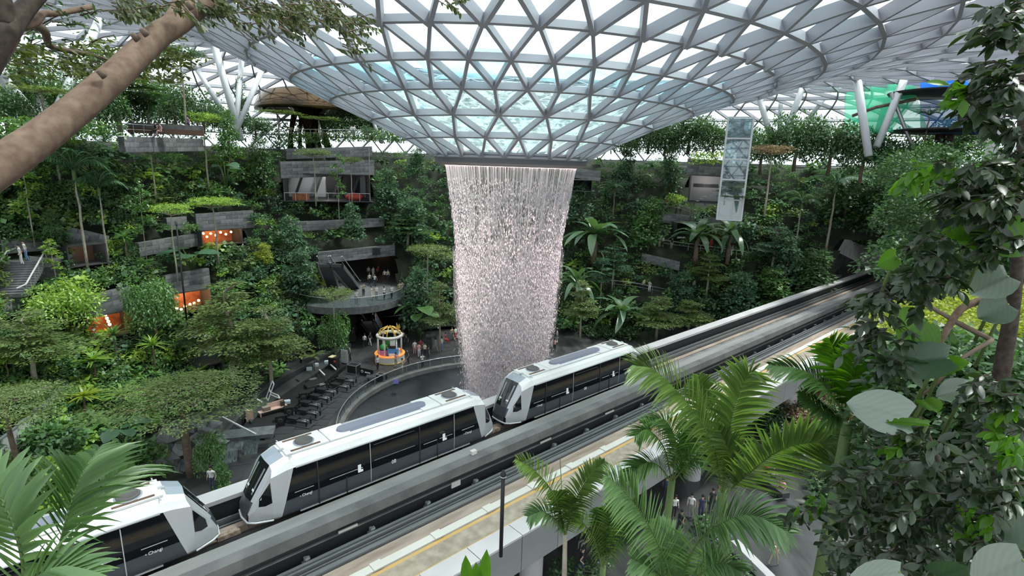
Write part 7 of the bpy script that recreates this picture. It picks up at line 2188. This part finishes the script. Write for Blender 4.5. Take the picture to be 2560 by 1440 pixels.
shrubs_at('undergrowth', pts, 'dark shrubs beside the seated people under the viaduct', 'lf_dark', 1.6, .2, 500)
pts = [at_z(g.uniform(1960, 2220), g.uniform(990, 1110), .5) for i in range(30)]
shrubs_at('undergrowth', pts, 'brownish dry shrubs under the viaduct edge', 'lf_rust', 1.2, .2)
pts = [at_z(x, y, .2) for x, y in ((1780, 1330), (1800, 1390), (1790, 1430), (1830, 1440), (1500, 1435), (1420, 1445))]
shrubs_at('undergrowth', pts, 'small shrubs in the planter below the front palms', 'lf_dark', 1.0, .15)
pts = [PX(g.uniform(2230, 2600), g.uniform(430, 760), g.uniform(20, 34)) for i in range(60)] + [PX(g.uniform(2330, 2600), g.uniform(1030, 1440), g.uniform(8.5, 10.5)) for i in range(40)]
shrubs_at('undergrowth', pts, 'deep dark foliage filling the gaps behind the vine', 'lf_dark', 1.3, .10, 1100)
# stone-edged planter below the front palms
a, b = at_z(1835, 1360, .5), at_z(1930, 1455, .5)
o = MB().bar((0, 0, 0), b - a, .5, .55).build('planter_edge', MATS['coping'], loc=a); tag(o, 'pale stone planter edge on the paving at lower right', 'planter')
# seat edge of the far bench
a, b = at_z(1900, 1188, .4), at_z(1965, 1240, .4)
o = MB().bar((0, 0, 0), b - a, .6, .4).build('stone_bench', MATS['dark_grey'], loc=a); tag(o, 'dark stone bench carrying the seated row under the viaduct', 'bench')

vn = empty('dark_vine', PX(2540, 1100, 6.5), 0, 'dark glossy-leaved vine and trunk filling the right picture edge', 'vine')
ov = vn.location.copy()
ftube('trunk', [PX(2490, 1440, 6.8), PX(2480, 1200, 6.8), PX(2500, 960, 6.8), PX(2530, 780, 6.9), PX(2545, 640, 7.0), PX(2555, 400, 7.1), PX(2560, 100, 7.2)], [.055, .055, .075, .06, .05, .045, .035], 'bark_dk', 12, vn, ov)
ftube('branch', [PX(2500, 740, 6.8), PX(2440, 755, 6.6), PX(2400, 775, 6.5), PX(2370, 820, 6.4), PX(2340, 880, 6.3)], [.03, .034, .034, .03, .022], 'bark', 10, vn, ov)
ftube('branch', [PX(2480, 850, 6.7), PX(2400, 810, 6.5), PX(2330, 770, 6.4), PX(2270, 745, 6.3)], [.025, .022, .02, .012], 'bark_brown', 8, vn, ov)
ftube('branch', [PX(2520, 700, 6.9), PX(2470, 655, 6.7), PX(2420, 630, 6.5)], [.03, .025, .015], 'bark_dk', 8, vn, ov)
ftube('branch', [PX(2480, 850, 6.6), PX(2400, 900, 6.3), PX(2340, 960, 6.1), PX(2290, 1000, 6.0)], [.02, .018, .015, .01], 'bark_brown', 8, vn, ov)
ftube('branch', [PX(2360, 1200, 6), PX(2330, 1110, 6), PX(2300, 1040, 5.9)], [.02, .018, .012], 'bark_brown', 8, vn, ov)
ftube('branch', [PX(2540, 170, 6.2), PX(2500, 190, 6.0), PX(2460, 240, 5.8)], [.02, .015, .01], 'bark_brown', 8, vn, ov)
tw = []
ZN = [(2410, 2560, 170, 300, 30, 5.0, 6.2), (2480, 2560, 0, 170, 18, 5.2, 6.2), (2510, 2580, 0, 520, 40, 5.6, 6.6), (2360, 2560, 405, 540, 60, 5.0, 6.4), (2300, 2380, 585, 735, 30, 5.0, 6.0), (2400, 2560, 545, 640, 16, 5.6, 6.8),
      (2165, 2250, 735, 860, 22, 5.0, 6.0), (2200, 2270, 870, 930, 8, 5.0, 5.8), (2190, 2330, 1040, 1130, 16, 5.0, 6.0), (2110, 2330, 1150, 1440, 96, 4.8, 6.0), (2330, 2570, 1100, 1440, 84, 5.0, 6.6), (2010, 2080, 1245, 1310, 8, 5.0, 5.6), (2450, 2570, 920, 1100, 26, 5.5, 6.5)]
for x0, x1, y0, y1, n_, d0, d1 in ZN:
    for i in range(int(n_ * 1.2)):
        x, y, d = g.uniform(x0, x1), g.uniform(y0, y1), g.uniform(d0, d1); L = g.uniform(30, 75); a = g.uniform(-.5, .9); s = -1 if g.random() < .7 else 1
        tw.append([PX(x, y, d), PX(x + s * L * .5, y + L * .5 * a - 6, d - .06), PX(x + s * L, y + L * a + 8, d - .1)])
C, A, N, L = twig_leaves(tw, g, 8, .125, .8, .3)
put_leaves(vn, 'leaf', C, A, N, L, TPL, MATS['lf_gloss'], g, 300)
MB_ = MB()
for t_ in tw: MB_.tube([p - ov for p in t_], [.007, .005, .002], 4, cap=False)
tag(MB_.build('twigs', MATS['bark_dk'], vn), kind='stuff')
tw2 = []
for x0, x1, y0, y1, n_ in ((2290, 2400, 400, 440, 10), (2400, 2450, 230, 270, 4), (2520, 2570, 1000, 1160, 14), (2030, 2080, 1240, 1290, 4), (2250, 2300, 1100, 1140, 3), (2430, 2500, 1270, 1320, 8)):
    for i in range(n_):
        x, y, d = g.uniform(x0, x1), g.uniform(y0, y1), g.uniform(5.0, 5.6); L = g.uniform(30, 60); a = g.uniform(-.5, .8)
        tw2.append([PX(x, y, d), PX(x - L * .5, y + L * .5 * a, d), PX(x - L, y + L * a, d)])
C, A, N, L = twig_leaves(tw2, g, 7, .12, .8, .3)
put_leaves(vn, 'fresh_leaf', C, A, N, L, TPL, MATS['lf_big'], g, 120)
# big single leaves of the climbing aroid
ar = empty('climbing_aroid', PX(2380, 1000, 6.0), 0, 'climber with a few very large heart-shaped leaves at right', 'plant')
oa = ar.location.copy()
def big_leaf(x0, y0, x1, y1, wpx, d, m, face=(0, -.9, .45), d1=None, curl=.12):
    """one big leaf from its base pixel to its tip pixel"""
    a, b = PX(x0, y0, d), PX(x1, y1, d1 or d - .1); dv = b - a
    Lb = dv.length; W_ = wpx * d / F
    V, Q, T = [], [], []
    ns, nw = 12, 6
    for i in range(ns + 1):
        t = i / ns
        w = W_ / 2 * (math.sin(math.pi * min(1, .16 + .84 * t)) ** .7) * (1 if i < ns else .03)
        for j in range(-nw, nw + 1):
            s = j / nw
            V.append((Lb * (t - .10 * abs(s) * (1 - t)), w * s, .16 * w * abs(s) ** 1.3 - curl * Lb * t * t * .6 + .012 * math.sin(i * 3.14) + .010 * (i % 2) * abs(s)))
            T.append(.45 + .18 * ((i + abs(j)) % 2) - (.25 if j == 0 else 0))
    k = 2 * nw + 1
    for i in range(ns):
        for j in range(2 * nw): Q.append((i * k + j, i * k + j + 1, (i + 1) * k + j + 1, (i + 1) * k + j))
    o = link('leaf_blade', mesh_np('leaf_blade', V, Q, MATS[m], T, smooth=True), ar)
    x = dv.normalized(); y = Vector(face).cross(x).normalized(); z = x.cross(y)
    o.location = a - oa; o.rotation_euler = Matrix((x, y, z)).transposed().to_euler()
    MB().tube([a - oa, a - oa + Vector((.02, .1, -.25)), a - oa + Vector((.06, .25, -.7))], [.012, .014, .016], 6).build('leaf_stalk', MATS['stem_light'], ar)
big_leaf(2510, 520, 2400, 610, 170, 6.0, 'lf_big')
big_leaf(2440, 560, 2355, 580, 60, 6.0, 'lf_big')
big_leaf(2240, 640, 2195, 665, 44, 5.6, 'lf_big', (.2, -1, .2))
big_leaf(2310, 800, 2250, 850, 100, 6.0, 'lf_big')
big_leaf(2350, 890, 2230, 875, 60, 5.8, 'lf_bigdark', (0, -.5, .9))
big_leaf(2370, 895, 2200, 920, 80, 5.7, 'lf_bigdark', (0, -.7, .7))
big_leaf(2330, 925, 2420, 905, 50, 5.8, 'lf_big', (0, -.7, .7))
big_leaf(2270, 1045, 2118, 1005, 95, 5.2, 'lf_pale' if 'lf_pale' in MATS else leaf_mat('lf_pale', (.09, .13, .09), (.22, .29, .22), rough=.3, trans=.2, gloss=.15).name, (.1, -.9, .5))
big_leaf(2310, 1000, 2345, 1030, 50, 5.6, 'lf_big', (0, -.8, .6))
big_leaf(2320, 1060, 2210, 1050, 24, 5.2, 'lf_big', (0, -.3, .9))
big_leaf(2330, 1150, 2205, 1180, 44, 5.2, 'lf_bigdark', (0, -.8, .5))
big_leaf(2520, 690, 2425, 735, 70, 6.6, 'lf_pale', (0, -.6, .8))
big_leaf(2520, 760, 2445, 795, 60, 6.6, 'lf_bigdark', (0, -.8, .6))
big_leaf(2420, 970, 2340, 990, 50, 6.0, 'lf_pale', (0, -.7, .7))
big_leaf(2250, 1430, 2120, 1450, 60, 4.6, 'lf_pale', (0, -.6, .8))
big_leaf(2560, 1400, 2430, 1460, 90, 4.6, 'lf_pale', (0, -.6, .8))
big_leaf(2250, 1240, 2150, 1200, 90, 5.6, 'lf_bigdark', (0, -.9, .4))
big_leaf(2570, 1290, 2480, 1340, 90, 5.4, 'lf_bigdark', (0, -.7, .6))
big_leaf(2340, 1440, 2420, 1420, 60, 4.8, 'lf_bigdark', (0, -.7, .7))
# two thin cables hanging from the roof
for k, (x0, y0, x1, y1) in enumerate(((2420, 0, 2437, 160), (2446, 0, 2450, 160))):
    a, b = PX(x0, y0 - 60, 70), PX(x1, y1, 70)
    o = MB().tube([(0, 0, 0), b - a], .04, 5).build('roof_cable', MATS['steel'], loc=a); tag(o, ['left thin cable hanging from the roof at upper right', 'right thin cable hanging from the roof at upper right'][k], 'cable', 'hanging cables')
pts = [at_z(g.uniform(1415, 1640), g.uniform(775, 845), .1) for i in range(55)]
shrubs_at('undergrowth', pts, 'dark ground planting behind the train roof right of the waterfall', 'lf_dark', 1.5, .22, 380)
